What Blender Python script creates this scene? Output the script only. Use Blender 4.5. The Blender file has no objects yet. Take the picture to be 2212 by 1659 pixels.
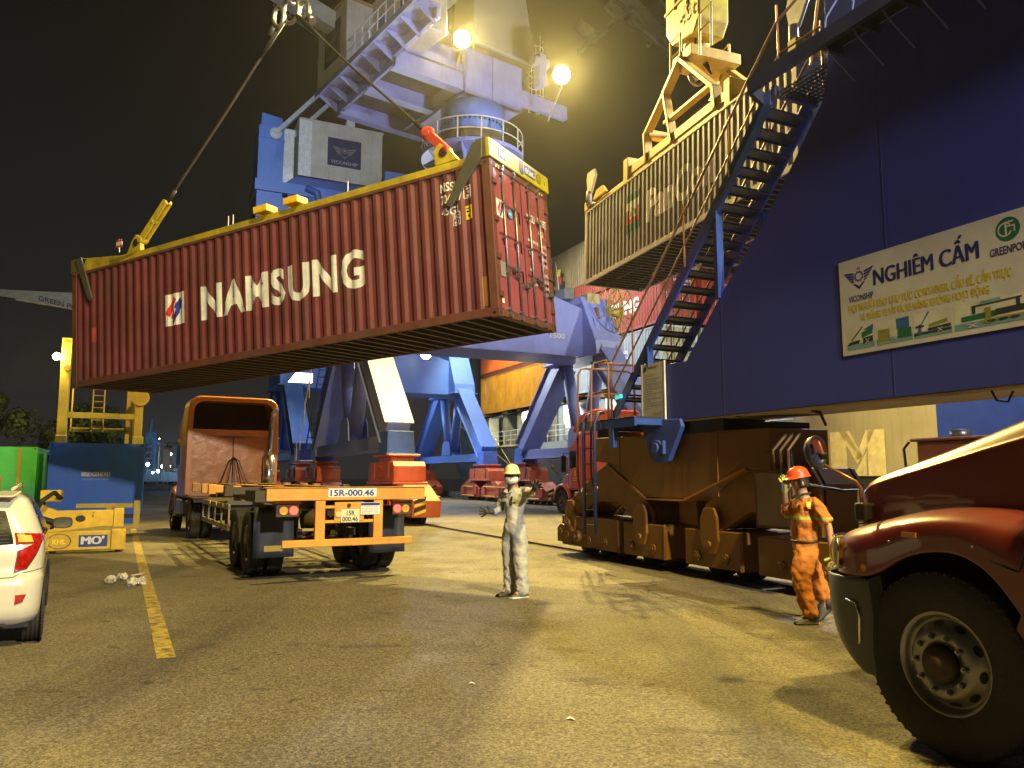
import bpy, bmesh, math, random
from mathutils import Vector, Matrix
random.seed(7)
PI = math.pi
R = math.radians
SC = bpy.context.scene
COL = SC.collection

# ------------------------------------------------------------------ camera
cam_d = bpy.data.cameras.new("camera")
cam_d.sensor_width = 36.0
cam_d.lens = 1660.0 / 2212.0 * 36.0
cam_d.clip_start = 0.05
cam_d.clip_end = 3000
cam = bpy.data.objects.new("camera", cam_d)
COL.objects.link(cam)
cam.location = (0, 0, 1.6)
cam.rotation_euler = (R(90) + math.atan(200.5 / 1660.0), 0, 0)
SC.camera = cam

# ------------------------------------------------------------------ world (night sky)
W = bpy.data.worlds.new("World"); SC.world = W; W.use_nodes = True
nt = W.node_tree; nt.nodes.clear()
wo = nt.nodes.new('ShaderNodeOutputWorld'); wb = nt.nodes.new('ShaderNodeBackground')
tc = nt.nodes.new('ShaderNodeTexCoord'); sx = nt.nodes.new('ShaderNodeSeparateXYZ')
cr = nt.nodes.new('ShaderNodeValToRGB')
nt.links.new(tc.outputs['Generated'], sx.inputs[0]); nt.links.new(sx.outputs['Z'], cr.inputs[0])
nt.links.new(cr.outputs[0], wb.inputs[0]); nt.links.new(wb.outputs[0], wo.inputs[0])
e = cr.color_ramp.elements
e[0].position = 0.0; e[0].color = (0.028, 0.026, 0.022, 1)
e[1].position = 0.55; e[1].color = (0.0065, 0.0055, 0.0050, 1)
m_ = e.new(0.18); m_.color = (0.015, 0.0145, 0.0135, 1)
wb.inputs[1].default_value = 1.0

# ------------------------------------------------------------------ render settings
SC.view_settings.view_transform = 'Standard'
SC.view_settings.look = 'None'
SC.view_settings.exposure = 0.0
SC.view_settings.gamma = 1.0
SC.cycles.use_denoising = True
SC.cycles.max_bounces = 6
SC.cycles.volume_bounces = 0
SC.cycles.sample_clamp_indirect = 4
SC.cycles.use_light_tree = True

# ------------------------------------------------------------------ quay frame: x = away from the landside (T), y = along the rails (S)
A = R(25.3)
def Q(T, S, z=0.0):
    return Vector((T * math.cos(A) - S * math.sin(A), T * math.sin(A) + S * math.cos(A), z))

# ------------------------------------------------------------------ lamps
SOD = (1.0, 0.74, 0.20)
WHT = (0.80, 0.90, 1.0)
def lamp(name, loc, power, col, target=None, angle=120, size=0.35, blend=0.5):
    d = bpy.data.lights.new(name, 'SPOT' if target is not None else 'POINT')
    d.energy = power; d.color = col; d.shadow_soft_size = size
    o = bpy.data.objects.new(name, d); COL.objects.link(o); o.location = loc
    if target is not None:
        d.spot_size = R(angle); d.spot_blend = blend
        o.rotation_euler = (Vector(target) - Vector(loc)).to_track_quat('-Z', 'Y').to_euler()
    return o
# the two sodium floodlights on the slewing crane, the white one under the portal, the ones of the yard behind and added fills
L_SOD1 = Vector((-2.4, 34.6, 22.45)); L_SOD2 = Vector((2.36, 34.6, 20.62))
lamp("floodlight_beam", L_SOD1 + Vector((0.1, -.7, -.3)), 44000, SOD, (1, 4, 0), 112, .3)
lamp("floodlight_beam", L_SOD2 + Vector((0, -.7, -.3)), 48000, SOD, (3, 6, 0), 112, .3)
LAMPS_EXTRA = [
    # yard mast behind the photographer, then three added fill lamps
    (tuple(Q(6.2, -14, 11)), 27000, (1, .92, .76), (-2, 14, 3), 100, .4),
    (tuple(Q(5.4, -6, 22)), 50000, SOD, (-2.5, 9, 0), 95, .6),  # added sodium fill, unseen source, brightens the foreground asphalt
    (tuple(Q(9, 34, 23)), 2600, (.92, .94, 1), tuple(Q(15, 22, 10)), 80, .5),  # added white fill aimed at the grey container's side
    (tuple(Q(6, 40, 24)), 5000, (.86, .93, 1), tuple(Q(12, 57, 22)), 110, .4),  # added cool fill that lifts the second crane's upper works
    # white deck lights of the ship side and the portals, one added warm fill
    (tuple(Q(22.5, 15, 17)), 16000, (.95, .93, 1), (0, 16, 5), 120, .3),
    (tuple(Q(16.6, 24.5, 15.5)), 4500, (.85, .88, 1), tuple(Q(15, 36, 18)), 130, .3),
    (tuple(Q(15.6, 49.3, 9.6)), 5200, WHT, tuple(Q(14, 33, 0)), 165, .25),
    (tuple(Q(14, 60, 9.0)), 3500, WHT, tuple(Q(14, 50, 3)), 165, .25),
    (tuple(Q(26, 26, 13)), 3000, (1, .95, .8), tuple(Q(26, 30, 2)), 150, .3),
    (tuple(Q(19.5, 50, 14)), 6500, (1, .86, .55), tuple(Q(25, 50, 6)), 120, .3),  # added warm fill to brighten the mustard container
    (tuple(Q(19, 38, 15)), 3500, (1, .93, .85), tuple(Q(25, 40, 10)), 120, .3),
]
for L_ in LAMPS_EXTRA:
    lamp("yard_and_fill_lamp", *L_)

# ------------------------------------------------------------------ helpers
SPLIT = {'corner_casting', 'lifting_lug', 'forklift_pocket', 'post', 'foot_lug', 'cross_beam', 'end_bracket', 'drive_gear', 'lug', 'guide_flap', 'spacer_block', 'cross_member', 'main_rail', 'rail_top', 'frame_rail', 'axle_hub', 'window', 'house_door', 'fuel_tank', 'fire_point', 'grab_bar', 'main_beam', 'deck_locker', 'stair_bracket', 'vent_rod', 'marker_lamp', 'hoist_rope', 'weld_seam', 'porthole', 'undershirt', 'pocket_flap', 'collar', 'blue_plate', 'end_beam', 'guard_rail', 'air_tank', 'brace', 'ferrule', 'hose', 'spoiler', 'rubber_flap', 'deck_post', 'corner_guide', 'roof_vent', 'side_marker', 'sock', 'bolt_head'}
class MB:
    def __init__(self): self.bm = bmesh.new(); self.M = Matrix.Identity(4)
    def v(self, p): return self.bm.verts.new(self.M @ Vector(p))
    def face(self, pts, m=0, sm=False):
        try:
            f = self.bm.faces.new([self.v(p) for p in pts])
        except ValueError:
            return None
        f.material_index = m; f.smooth = sm
        return f
    def box(self, x0, x1, y0, y1, z0, z1, m=0):
        c = [(x0,y0,z0),(x1,y0,z0),(x1,y1,z0),(x0,y1,z0),(x0,y0,z1),(x1,y0,z1),(x1,y1,z1),(x0,y1,z1)]
        vs = [self.v(p) for p in c]
        for q in ((0,3,2,1),(4,5,6,7),(0,1,5,4),(1,2,6,5),(2,3,7,6),(3,0,4,7)):
            f = self.bm.faces.new([vs[i] for i in q]); f.material_index = m
        return self
    def prism(self, poly, vec, m=0, mcap=None):
        """poly: list of 3d points (closed), swept by vec"""
        vec = Vector(vec); a = [self.v(p) for p in poly]; b = [self.v(Vector(p) + vec) for p in poly]
        n = len(poly)
        mc = m if mcap is None else mcap
        f = self.bm.faces.new(a[::-1]); f.material_index = mc
        f = self.bm.faces.new(b); f.material_index = mc
        for i in range(n):
            f = self.bm.faces.new([a[i], a[(i+1) % n], b[(i+1) % n], b[i]]); f.material_index = m
        return self
    def taper(self, c0, s0, c1, s1, m=0):
        """frustum between rectangle at c0 (half sizes s0 = hx,hy) and c1"""
        a = [(c0[0]+sx*s0[0], c0[1]+sy*s0[1], c0[2]) for sx, sy in ((-1,-1),(1,-1),(1,1),(-1,1))]
        b = [(c1[0]+sx*s1[0], c1[1]+sy*s1[1], c1[2]) for sx, sy in ((-1,-1),(1,-1),(1,1),(-1,1))]
        va = [self.v(p) for p in a]; vb = [self.v(p) for p in b]
        self.bm.faces.new(va[::-1]).material_index = m; self.bm.faces.new(vb).material_index = m
        for i in range(4):
            self.bm.faces.new([va[i], va[(i+1) % 4], vb[(i+1) % 4], vb[i]]).material_index = m
        return self
    def beam(self, p0, p1, w, h, m=0, up=(0,0,1), w1=None, h1=None):
        p0 = Vector(p0); p1 = Vector(p1); d = (p1 - p0).normalized(); up = Vector(up)
        s = d.cross(up)
        if s.length < 1e-4: s = d.cross(Vector((0,1,0)))
        s.normalize(); u = s.cross(d).normalized()
        w1 = w if w1 is None else w1; h1 = h if h1 is None else h1
        va = [self.v(p0 + s*a*w/2 + u*b*h/2) for a, b in ((-1,-1),(1,-1),(1,1),(-1,1))]
        vb = [self.v(p1 + s*a*w1/2 + u*b*h1/2) for a, b in ((-1,-1),(1,-1),(1,1),(-1,1))]
        self.bm.faces.new(va[::-1]).material_index = m; self.bm.faces.new(vb).material_index = m
        for i in range(4):
            self.bm.faces.new([va[i], va[(i+1) % 4], vb[(i+1) % 4], vb[i]]).material_index = m
        return self
    def tube(self, pts, r, n=8, m=0, cap=True, closed=False):
        pts = [Vector(p) for p in pts]; rings = []; N = len(pts)
        rr = r if isinstance(r, (list, tuple)) else [r] * N
        prev = None
        for i, p in enumerate(pts):
            if closed: d = pts[(i+1) % N] - pts[i-1]
            else: d = (pts[min(i+1, N-1)] - pts[max(i-1, 0)])
            d.normalize()
            if prev is None:
                s = d.cross(Vector((0,0,1)))
                if s.length < 1e-3: s = d.cross(Vector((0,1,0)))
            else:
                s = prev - d * prev.dot(d)
            s.normalize(); prev = s; u = d.cross(s)
            rings.append([self.v(p + (s*math.cos(2*PI*k/n) + u*math.sin(2*PI*k/n)) * rr[i]) for k in range(n)])
        cnt = N if closed else N - 1
        for i in range(cnt):
            a = rings[i]; b = rings[(i+1) % N]
            for k in range(n):
                f = self.bm.faces.new([a[k], a[(k+1) % n], b[(k+1) % n], b[k]]); f.material_index = m; f.smooth = n > 6
        if cap and not closed:
            self.bm.faces.new(rings[0][::-1]).material_index = m; self.bm.faces.new(rings[-1]).material_index = m
        return self
    def cyl(self, p0, p1, r0, r1=None, n=20, m=0, cap=True):
        return self.tube([p0, p1], [r0, r0 if r1 is None else r1], n, m, cap)
    def lathe(self, prof, n=32, m=0, axis='Z', ms=None, c=(0,0,0), sm=True, cap=True):
        """prof: [(r, h)...] spun round the axis through c; ms: material per segment"""
        rings = []; c = Vector(c)
        for r, h in prof:
            ring = []
            for k in range(n):
                a = 2*PI*k/n; x, y = r*math.cos(a), r*math.sin(a)
                p = {'Z': (x, y, h), 'X': (h, x, y), 'Y': (y, h, x)}[axis]
                ring.append(self.v(c + Vector(p)))
            rings.append(ring)
        for i in range(len(rings)-1):
            for k in range(n):
                f = self.bm.faces.new([rings[i][k], rings[i][(k+1) % n], rings[i+1][(k+1) % n], rings[i+1][k]])
                f.material_index = m if ms is None else ms[i]; f.smooth = sm
        for i in (0, -1):
            if prof[i][0] > 1e-5 and cap:
                f = self.bm.faces.new(rings[i] if i else rings[i][::-1]); f.material_index = m if ms is None else ms[i]
        return self
    def grid(self, rows, m=0, sm=True):
        """rows: list of equally long lists of points -> skin"""
        vs = [[self.v(p) for p in r] for r in rows]
        for i in range(len(vs)-1):
            for j in range(len(vs[0])-1):
                f = self.bm.faces.new([vs[i][j], vs[i][j+1], vs[i+1][j+1], vs[i+1][j]]); f.material_index = m; f.smooth = sm
        return self
    def done(self, name, mats, parent=None, bevel=0, seg=1, smooth=False, loc=None, weld=False, solid=0, sub=0):
        if name in SPLIT:
            left = set(self.bm.verts); first = None; isl = []
            while left:
                st = [left.pop()]; comp = set(st)
                while st:
                    for e_ in st.pop().link_edges:
                        for w in e_.verts:
                            if w in left: left.discard(w); comp.add(w); st.append(w)
                isl.append(comp)
            self.bm.verts.ensure_lookup_table()
            # pieces whose boxes touch stay together
            bx = [[[min(v.co[i] for v in c) - .012 for i in range(3)], [max(v.co[i] for v in c) + .012 for i in range(3)], c] for c in isl]
            mg = True
            while mg:
                mg = False
                for i in range(len(bx)):
                    for j in range(i + 1, len(bx)):
                        if all(bx[i][0][k] <= bx[j][1][k] and bx[j][0][k] <= bx[i][1][k] for k in range(3)):
                            b = bx.pop(j); bx[i] = [[min(x, y) for x, y in zip(bx[i][0], b[0])], [max(x, y) for x, y in zip(bx[i][1], b[1])], bx[i][2] | b[2]]; mg = True; break
                    if mg: break
            if len(bx) > 1:
                for lo_, hi_, comp in bx:
                    m2 = MB(); mp = {}
                    for v in comp: mp[v] = m2.bm.verts.new(v.co)
                    for f in {f for v in comp for f in v.link_faces}:
                        nf = m2.bm.faces.new([mp[v] for v in f.verts]); nf.material_index = f.material_index; nf.smooth = f.smooth
                    SPLIT.discard(name)
                    o = m2.done(name, mats, parent, bevel, seg, smooth, loc, weld, solid, sub); SPLIT.add(name)
                    first = first or o
                self.bm.free(); return first
        if weld: bmesh.ops.remove_doubles(self.bm, verts=self.bm.verts, dist=1e-4)
        bmesh.ops.recalc_face_normals(self.bm, faces=self.bm.faces)
        me = bpy.data.meshes.new(name); self.bm.to_mesh(me); self.bm.free()
        if smooth:
            for p in me.polygons: p.use_smooth = True
        if not isinstance(mats, (list, tuple)): mats = [mats]
        for m in mats: me.materials.append(m)
        o = bpy.data.objects.new(name, me); COL.objects.link(o)
        if parent: o.parent = parent
        if loc is not None: o.location = loc
        if solid:
            md = o.modifiers.new("solid", 'SOLIDIFY'); md.thickness = solid; md.offset = -1
        if sub:
            md = o.modifiers.new("sub", 'SUBSURF'); md.levels = sub; md.render_levels = sub
        if bevel:
            md = o.modifiers.new("bev", 'BEVEL'); md.width = bevel; md.segments = seg; md.limit_method = 'ANGLE'; md.angle_limit = R(35)
            md.harden_normals = False
        return o

def tag(o, label=None, cat=None, group=None, kind=None):
    if label: o['label'] = label
    if cat: o['category'] = cat
    if group: o['group'] = group
    if kind: o['kind'] = kind
    return o
def thing(name, label, cat, loc=(0,0,0), rz=0, group=None, rot=None, parent=None):
    o = bpy.data.objects.new(name, None); COL.objects.link(o); o.empty_display_size = .2
    o.location = loc; o.rotation_euler = rot if rot else (0, 0, rz)
    if parent: o.parent = parent
    if label: tag(o, label, cat, group)
    return o
def qthing(name, label, cat, T, S, z=0, group=None):
    return thing(name, label, cat, Q(T, S, z), A, group)
def copy_tree(o, parent=None):
    c = o.copy(); COL.objects.link(c); c.parent = parent
    for ch in list(o.children): copy_tree(ch, c)
    return c

# ------------------------------------------------------------------ materials
MATS = {}
def mat(name, col, rough=.5, metal=0.0, var=.25, scale=3.0, bdist=.01, rust=0.0, streak=0.0, bump=0.0, bscale=60, coat=0.0, rustcol=(.09,.035,.012), emit=None, spec=.5, dirt=0.0):
    if name in MATS: return MATS[name]
    m = bpy.data.materials.new(name); MATS[name] = m; m.use_nodes = True
    n = m.node_tree.nodes; l = m.node_tree.links; b = n['Principled BSDF']
    b.inputs['Metallic'].default_value = metal
    b.inputs['Coat Weight'].default_value = coat
    b.inputs['Specular IOR Level'].default_value = spec
    if emit:
        b.inputs['Emission Color'].default_value = (*emit[0], 1); b.inputs['Emission Strength'].default_value = emit[1]
    t = n.new('ShaderNodeTexCoord')
    nz = n.new('ShaderNodeTexNoise'); nz.inputs['Scale'].default_value = scale; nz.inputs['Detail'].default_value = 8; nz.inputs['Roughness'].default_value = .65
    l.new(t.outputs['Object'], nz.inputs['Vector'])
    mr = n.new('ShaderNodeMapRange'); mr.inputs['From Min'].default_value = .3; mr.inputs['From Max'].default_value = .7
    mr.inputs['To Min'].default_value = 1 - var; mr.inputs['To Max'].default_value = 1 + var * .6
    l.new(nz.outputs['Fac'], mr.inputs['Value'])
    mx = n.new('ShaderNodeVectorMath'); mx.operation = 'SCALE'; mx.inputs[0].default_value = col
    l.new(mr.outputs[0], mx.inputs['Scale'])
    cur = mx.outputs[0]
    def mixin(fac, c2, cur):
        k = n.new('ShaderNodeMix'); k.data_type = 'RGBA'; l.new(fac, k.inputs['Factor']); l.new(cur, k.inputs['A'])
        k.inputs['B'].default_value = (*c2, 1); return k.outputs['Result']
    if streak:
        mp = n.new('ShaderNodeMapping'); mp.inputs['Scale'].default_value = (9, 9, .5); l.new(t.outputs['Object'], mp.inputs[0])
        n2 = n.new('ShaderNodeTexNoise'); n2.inputs['Scale'].default_value = 1.2; n2.inputs['Detail'].default_value = 6; l.new(mp.outputs[0], n2.inputs['Vector'])
        r2 = n.new('ShaderNodeMapRange'); r2.inputs['From Min'].default_value = .52; r2.inputs['From Max'].default_value = .78; r2.inputs['To Max'].default_value = streak
        l.new(n2.outputs['Fac'], r2.inputs['Value']); cur = mixin(r2.outputs[0], tuple(c*.35 + .01 for c in col), cur)
    if rust:
        n3 = n.new('ShaderNodeTexNoise'); n3.inputs['Scale'].default_value = scale * 1.7; n3.inputs['Detail'].default_value = 12; n3.inputs['Roughness'].default_value = .75
        l.new(t.outputs['Object'], n3.inputs['Vector'])
        r3 = n.new('ShaderNodeMapRange'); r3.inputs['From Min'].default_value = .70 - rust * .25; r3.inputs['From Max'].default_value = .76 - rust * .22
        l.new(n3.outputs['Fac'], r3.inputs['Value']); cur = mixin(r3.outputs[0], rustcol, cur)
    if dirt:
        n4 = n.new('ShaderNodeTexNoise'); n4.inputs['Scale'].default_value = .8; n4.inputs['Detail'].default_value = 10; n4.inputs['Roughness'].default_value = .7
        l.new(t.outputs['Object'], n4.inputs['Vector'])
        r4 = n.new('ShaderNodeMapRange'); r4.inputs['From Min'].default_value = .42; r4.inputs['From Max'].default_value = .7; r4.inputs['To Max'].default_value = dirt
        l.new(n4.outputs['Fac'], r4.inputs['Value']); cur = mixin(r4.outputs[0], (.055, .045, .035), cur)
    l.new(cur, b.inputs['Base Color'])
    rr = n.new('ShaderNodeMapRange'); rr.inputs['To Min'].default_value = max(.02, rough - .12); rr.inputs['To Max'].default_value = min(1, rough + .15)
    l.new(nz.outputs['Fac'], rr.inputs['Value']); l.new(rr.outputs[0], b.inputs['Roughness'])
    if bump:
        nb = n.new('ShaderNodeTexNoise'); nb.inputs['Scale'].default_value = bscale; nb.inputs['Detail'].default_value = 4; l.new(t.outputs['Object'], nb.inputs['Vector'])
        bp = n.new('ShaderNodeBump'); bp.inputs['Strength'].default_value = bump; bp.inputs['Distance'].default_value = bdist
        l.new(nb.outputs['Fac'], bp.inputs['Height']); l.new(bp.outputs[0], b.inputs['Normal'])
    return m
def glow(name, col, s):
    if name in MATS: return MATS[name]
    m = bpy.data.materials.new(name); MATS[name] = m; m.use_nodes = True
    b = m.node_tree.nodes['Principled BSDF']; b.inputs['Base Color'].default_value = (*col, 1)
    b.inputs['Emission Color'].default_value = (*col, 1); b.inputs['Emission Strength'].default_value = s
    return m

M_DARK = mat('dark_steel', (.02, .02, .022), .6, .2)
M_RUBBER = mat('rubber', (.018, .018, .019), .75, bump=.3, bscale=40, var=.35, dirt=.25)
M_STEEL = mat('bare_steel', (.32, .32, .33), .38, .9, rust=.1)
M_CHROME = mat('polished_metal', (.62, .62, .63), .18, 1.0, var=.1)
M_WHITE = mat('white_paint', (.62, .62, .60), .5, dirt=.35)
M_LETTER = mat('white_lettering', (.62, .63, .64), .55, var=.2, streak=.75, scale=6)
M_LETTER2 = mat('white_marking', (.66, .66, .66), .5, var=.1)
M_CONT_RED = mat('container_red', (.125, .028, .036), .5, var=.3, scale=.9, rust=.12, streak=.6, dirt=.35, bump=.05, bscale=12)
M_CONT_DARK = mat('container_frame_rust', (.12, .035, .025), .65, var=.4, rust=.5, dirt=.6)
M_YEL = mat('spreader_yellow', (.46, .36, .02), .5, var=.3, rust=.3, dirt=.55, streak=.4, rustcol=(.07,.035,.015))
M_YELF = mat('yellow_frame_paint', (.50, .34, .04), .5, var=.25, rust=.25, dirt=.3)
M_BLUE = mat('crane_blue', (.075, .19, .62), .5, var=.18, scale=.8, rust=.06, streak=.3, dirt=.15)
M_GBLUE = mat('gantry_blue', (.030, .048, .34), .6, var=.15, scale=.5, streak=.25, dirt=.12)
M_GBLUE2 = mat('stair_blue', (.02, .06, .32), .4, var=.2, scale=2)
M_BOGIE = mat('bogie_orange_brown', (.19, .085, .015), .5, var=.2, scale=1.2, rust=.1, streak=.3, dirt=.3)
M_ORANGE = mat('bogie_red_orange', (.52, .10, .035), .45, var=.25, scale=1.5, rust=.12, streak=.35, dirt=.3)
M_HAZ_Y = mat('hazard_yellow', (.75, .52, .02), .5)
M_PIPE = mat('handrail_brown', (.17, .075, .05), .5, var=.3, scale=6, rust=.2)
M_PIPEW = mat('handrail_white', (.6, .6, .55), .5)
M_GREY = mat('deck_grey', (.22, .23, .22), .6, dirt=.4)
M_GLASS = mat('dark_glass', (.012, .014, .016), .06, 0, var=.1, spec=.8)
M_BLACK = mat('black_plastic', (.012, .012, .013), .45, var=.2)
M_CABLE = mat('wire_rope', (.10, .09, .085), .5, .6, bump=1.0, bscale=25)

# ------------------------------------------------------------------ lettering
FONTS = {}
def text(s, parent, material, origin, ux, uy, height, width=None, bold=.0, extrude=.0, align='LEFT', name='lettering', post=None, shear=0, spacing=1.0, mark=True):
    """Real mesh letters. origin = lower left corner of the cap box (or centre), ux/uy unit vectors in the parent's space, height = cap height"""
    c = bpy.data.curves.new(name, 'FONT'); c.body = s; c.size = 1; c.offset = bold; c.extrude = 0; c.space_character = spacing; c.shear = shear
    c.resolution_u = 3
    tmp = bpy.data.objects.new(name, c); COL.objects.link(tmp)
    dg = bpy.context.evaluated_depsgraph_get(); dg.update()
    me = bpy.data.meshes.new_from_object(tmp.evaluated_get(dg))
    bpy.data.objects.remove(tmp); bpy.data.curves.remove(c)
    bm = bmesh.new(); bm.from_mesh(me); bpy.data.meshes.remove(me)
    xs = [v.co.x for v in bm.verts]; x0, x1 = min(xs), max(xs)
    cap = .729
    sy = height / cap; sxx = sy if width is None else width / (x1 - x0)
    wd = (x1 - x0) * sxx
    ux = Vector(ux).normalized(); uy = Vector(uy).normalized(); o = Vector(origin); nn = ux.cross(uy)
    off = 0 if align == 'LEFT' else -wd / 2
    for v in bm.verts:
        v.co = Vector(((v.co.x - x0) * sxx + off, v.co.y * sy, 0))
    if extrude:
        r = bmesh.ops.extrude_face_region(bm, geom=bm.faces[:])
        for g in r['geom']:
            if isinstance(g, bmesh.types.BMVert): g.co.z += extrude
    if post: post(bm)
    for v in bm.verts: v.co = o + ux * v.co.x + uy * v.co.y + nn * v.co.z
    me = bpy.data.meshes.new(name); bm.to_mesh(me); bm.free(); me.materials.append(material)
    ob = bpy.data.objects.new(name, me); COL.objects.link(ob)
    if parent: ob.parent = parent
    return ob
def poly(parent, material, origin, ux, uy, polys, name='marking', lift=0.0, post=None):
    """flat polygons given in 2d (u,v) coordinates on a surface; polys: list of point lists or (points, mat index)"""
    bm = bmesh.new(); ux = Vector(ux).normalized(); uy = Vector(uy).normalized(); o = Vector(origin); nn = ux.cross(uy)
    for k, p in enumerate(polys):
        mi = 0; z = lift
        if isinstance(p, tuple): p, mi, z = p[0], p[1], lift + (p[2] if len(p) > 2 else 0)
        f = bm.faces.new([bm.verts.new((a, b, z)) for a, b in p]); f.material_index = mi
    if post: post(bm)
    for v in bm.verts: v.co = o + ux * v.co.x + uy * v.co.y + nn * v.co.z
    me = bpy.data.meshes.new(name); bm.to_mesh(me); bm.free()
    for m in (material if isinstance(material, (list, tuple)) else [material]): me.materials.append(m)
    ob = bpy.data.objects.new(name, me); COL.objects.link(ob)
    if parent: ob.parent = parent
    return ob
def strike(s, parent, material, origin, ux, uy, height, width, dx, n=3, **k):
    """heavier letters: the same word set n times, each a hair to the side and proud of the last"""
    ux_, uy_ = Vector(ux).normalized(), Vector(uy).normalized(); nn = ux_.cross(uy_)
    for i in range(n): text(s, parent, material, Vector(origin) + ux_*dx*i + nn*.0003*i, ux, uy, height, width - dx*(n - 1), 0, **k)
def disc2(cx, cy, r, n=24, a0=0, a1=2*PI): return [(cx + r*math.cos(a0+(a1-a0)*k/n), cy + r*math.sin(a0+(a1-a0)*k/n)) for k in range(n)]
def ring2(cx, cy, r0, r1, n=24):
    out = []
    for k in range(n):
        a, b = 2*PI*k/n, 2*PI*(k+1)/n
        out.append([(cx+r0*math.cos(a), cy+r0*math.sin(a)), (cx+r1*math.cos(a), cy+r1*math.sin(a)), (cx+r1*math.cos(b), cy+r1*math.sin(b)), (cx+r0*math.cos(b), cy+r0*math.sin(b))])
    return out
def rect2(x0, y0, x1, y1): return [(x0, y0), (x1, y0), (x1, y1), (x0, y1)]

# ------------------------------------------------------------------ ground
def ground_material():
    m = bpy.data.materials.new('quay_asphalt'); m.use_nodes = True
    n = m.node_tree.nodes; l = m.node_tree.links; b = n['Principled BSDF']
    t = n.new('ShaderNodeTexCoord')
    def noise(scale, detail=8, rough=.6, vec=None):
        k = n.new('ShaderNodeTexNoise'); k.inputs['Scale'].default_value = scale; k.inputs['Detail'].default_value = detail; k.inputs['Roughness'].default_value = rough
        l.new(vec or t.outputs['Object'], k.inputs['Vector']); return k.outputs['Fac']
    def rng(f, a, b_, c, d):
        k = n.new('ShaderNodeMapRange'); k.inputs['From Min'].default_value = a; k.inputs['From Max'].default_value = b_
        k.inputs['To Min'].default_value = c; k.inputs['To Max'].default_value = d; l.new(f, k.inputs['Value']); return k.outputs[0]
    def mix(f, c1, c2, mode='MIX'):
        k = n.new('ShaderNodeMix'); k.data_type = 'RGBA'; k.blend_type = mode
        (l.new(f, k.inputs['Factor']) if hasattr(f, 'is_linked') else None)
        for s, c in (('A', c1), ('B', c2)):
            if isinstance(c, tuple): k.inputs[s].default_value = (*c, 1)
            else: l.new(c, k.inputs[s])
        return k.outputs['Result']
    big = noise(.12, 6, .6); med = noise(.9, 8, .65); fine = noise(28, 4, .7)
    vo = n.new('ShaderNodeTexVoronoi'); vo.inputs['Scale'].default_value = 75; l.new(t.outputs['Object'], vo.inputs['Vector'])
    base = mix(rng(big, .38, .62, 0, 1), (.100, .086, .058), (.140, .120, .078))
    base = mix(rng(med, .50, .72, 0, .5), base, (.060, .053, .042))
    # darker tyre paths and oil, drawn out along the quay
    mp = n.new('ShaderNodeMapping'); mp.inputs['Rotation'].default_value = (0, 0, -A); mp.inputs['Scale'].default_value = (1.0, .09, 1); l.new(t.outputs['Object'], mp.inputs[0])
    track = noise(.9, 5, .6, mp.outputs[0]); base = mix(rng(track, .52, .7, 0, .6), base, (.035, .032, .028))
    track2 = noise(2.6, 5, .6, mp.outputs[0]); base = mix(rng(track2, .56, .66, 0, .35), base, (.12, .11, .095))
    oil = noise(2.3, 3, .5); base = mix(rng(oil, .68, .74, 0, .75), base, (.018, .016, .015))
    mpc = n.new('ShaderNodeMapping'); mpc.inputs['Rotation'].default_value = (0, 0, .5); mpc.inputs['Scale'].default_value = (1, 2.8, 1); l.new(t.outputs['Object'], mpc.inputs[0])
    oil2 = noise(1.1, 6, .6, mpc.outputs[0]); base = mix(rng(oil2, .60, .66, 0, .45), base, (.03, .027, .023))
    # hairline cracks
    wv = n.new('ShaderNodeVectorMath'); wv.operation = 'ADD'; nz_ = n.new('ShaderNodeTexNoise'); nz_.inputs['Scale'].default_value = 1.3; nz_.inputs['Detail'].default_value = 5; l.new(t.outputs['Object'], nz_.inputs['Vector'])
    l.new(t.outputs['Object'], wv.inputs[0]); l.new(nz_.outputs['Color'], wv.inputs[1])
    vc = n.new('ShaderNodeTexVoronoi'); vc.feature = 'DISTANCE_TO_EDGE'; vc.inputs['Scale'].default_value = .33; l.new(wv.outputs[0], vc.inputs['Vector'])
    crk = n.new('ShaderNodeMath'); crk.operation = 'MULTIPLY'; l.new(rng(vc.outputs['Distance'], .001, .006, .8, 0), crk.inputs[0]); l.new(rng(big, .45, .6, 0, 1), crk.inputs[1])
    base = mix(crk.outputs[0], base, (.02, .018, .015))
    sp_ = noise(9, 3, .5); base = mix(rng(sp_, .70, .74, 0, .7), base, (.025, .022, .018))
    # stone chips
    chip = rng(vo.outputs['Color'], .15, .9, .58, 1.55)
    k = n.new('ShaderNodeVectorMath'); k.operation = 'SCALE'; l.new(base, k.inputs[0]); l.new(chip, k.inputs['Scale'])
    f2 = rng(fine, .35, .65, .62, 1.38)
    k2 = n.new('ShaderNodeVectorMath'); k2.operation = 'SCALE'; l.new(k.outputs[0], k2.inputs[0]); l.new(f2, k2.inputs['Scale'])
    l.new(k2.outputs[0], b.inputs['Base Color'])
    l.new(rng(med, .3, .7, .62, .85), b.inputs['Roughness']); b.inputs['Specular IOR Level'].default_value = .3
    bp = n.new('ShaderNodeBump'); bp.inputs['Strength'].default_value = .7; bp.inputs['Distance'].default_value = .006
    l.new(vo.outputs['Distance'], bp.inputs['Height'])
    bp2 = n.new('ShaderNodeBump'); bp2.inputs['Strength'].default_value = .25; bp2.inputs['Distance'].default_value = .02
    l.new(med, bp2.inputs['Height']); l.new(bp.outputs[0], bp2.inputs['Normal']); l.new(bp2.outputs[0], b.inputs['Normal'])
    return m
M_ASPH = ground_material()
g = MB()
QE = 24.2   # quay edge (T)
g.M = Matrix.Rotation(A, 4, 'Z')
g.face([(-400, -200, 0), (QE, -200, 0), (QE, 900, 0), (-400, 900, 0)])
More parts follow.
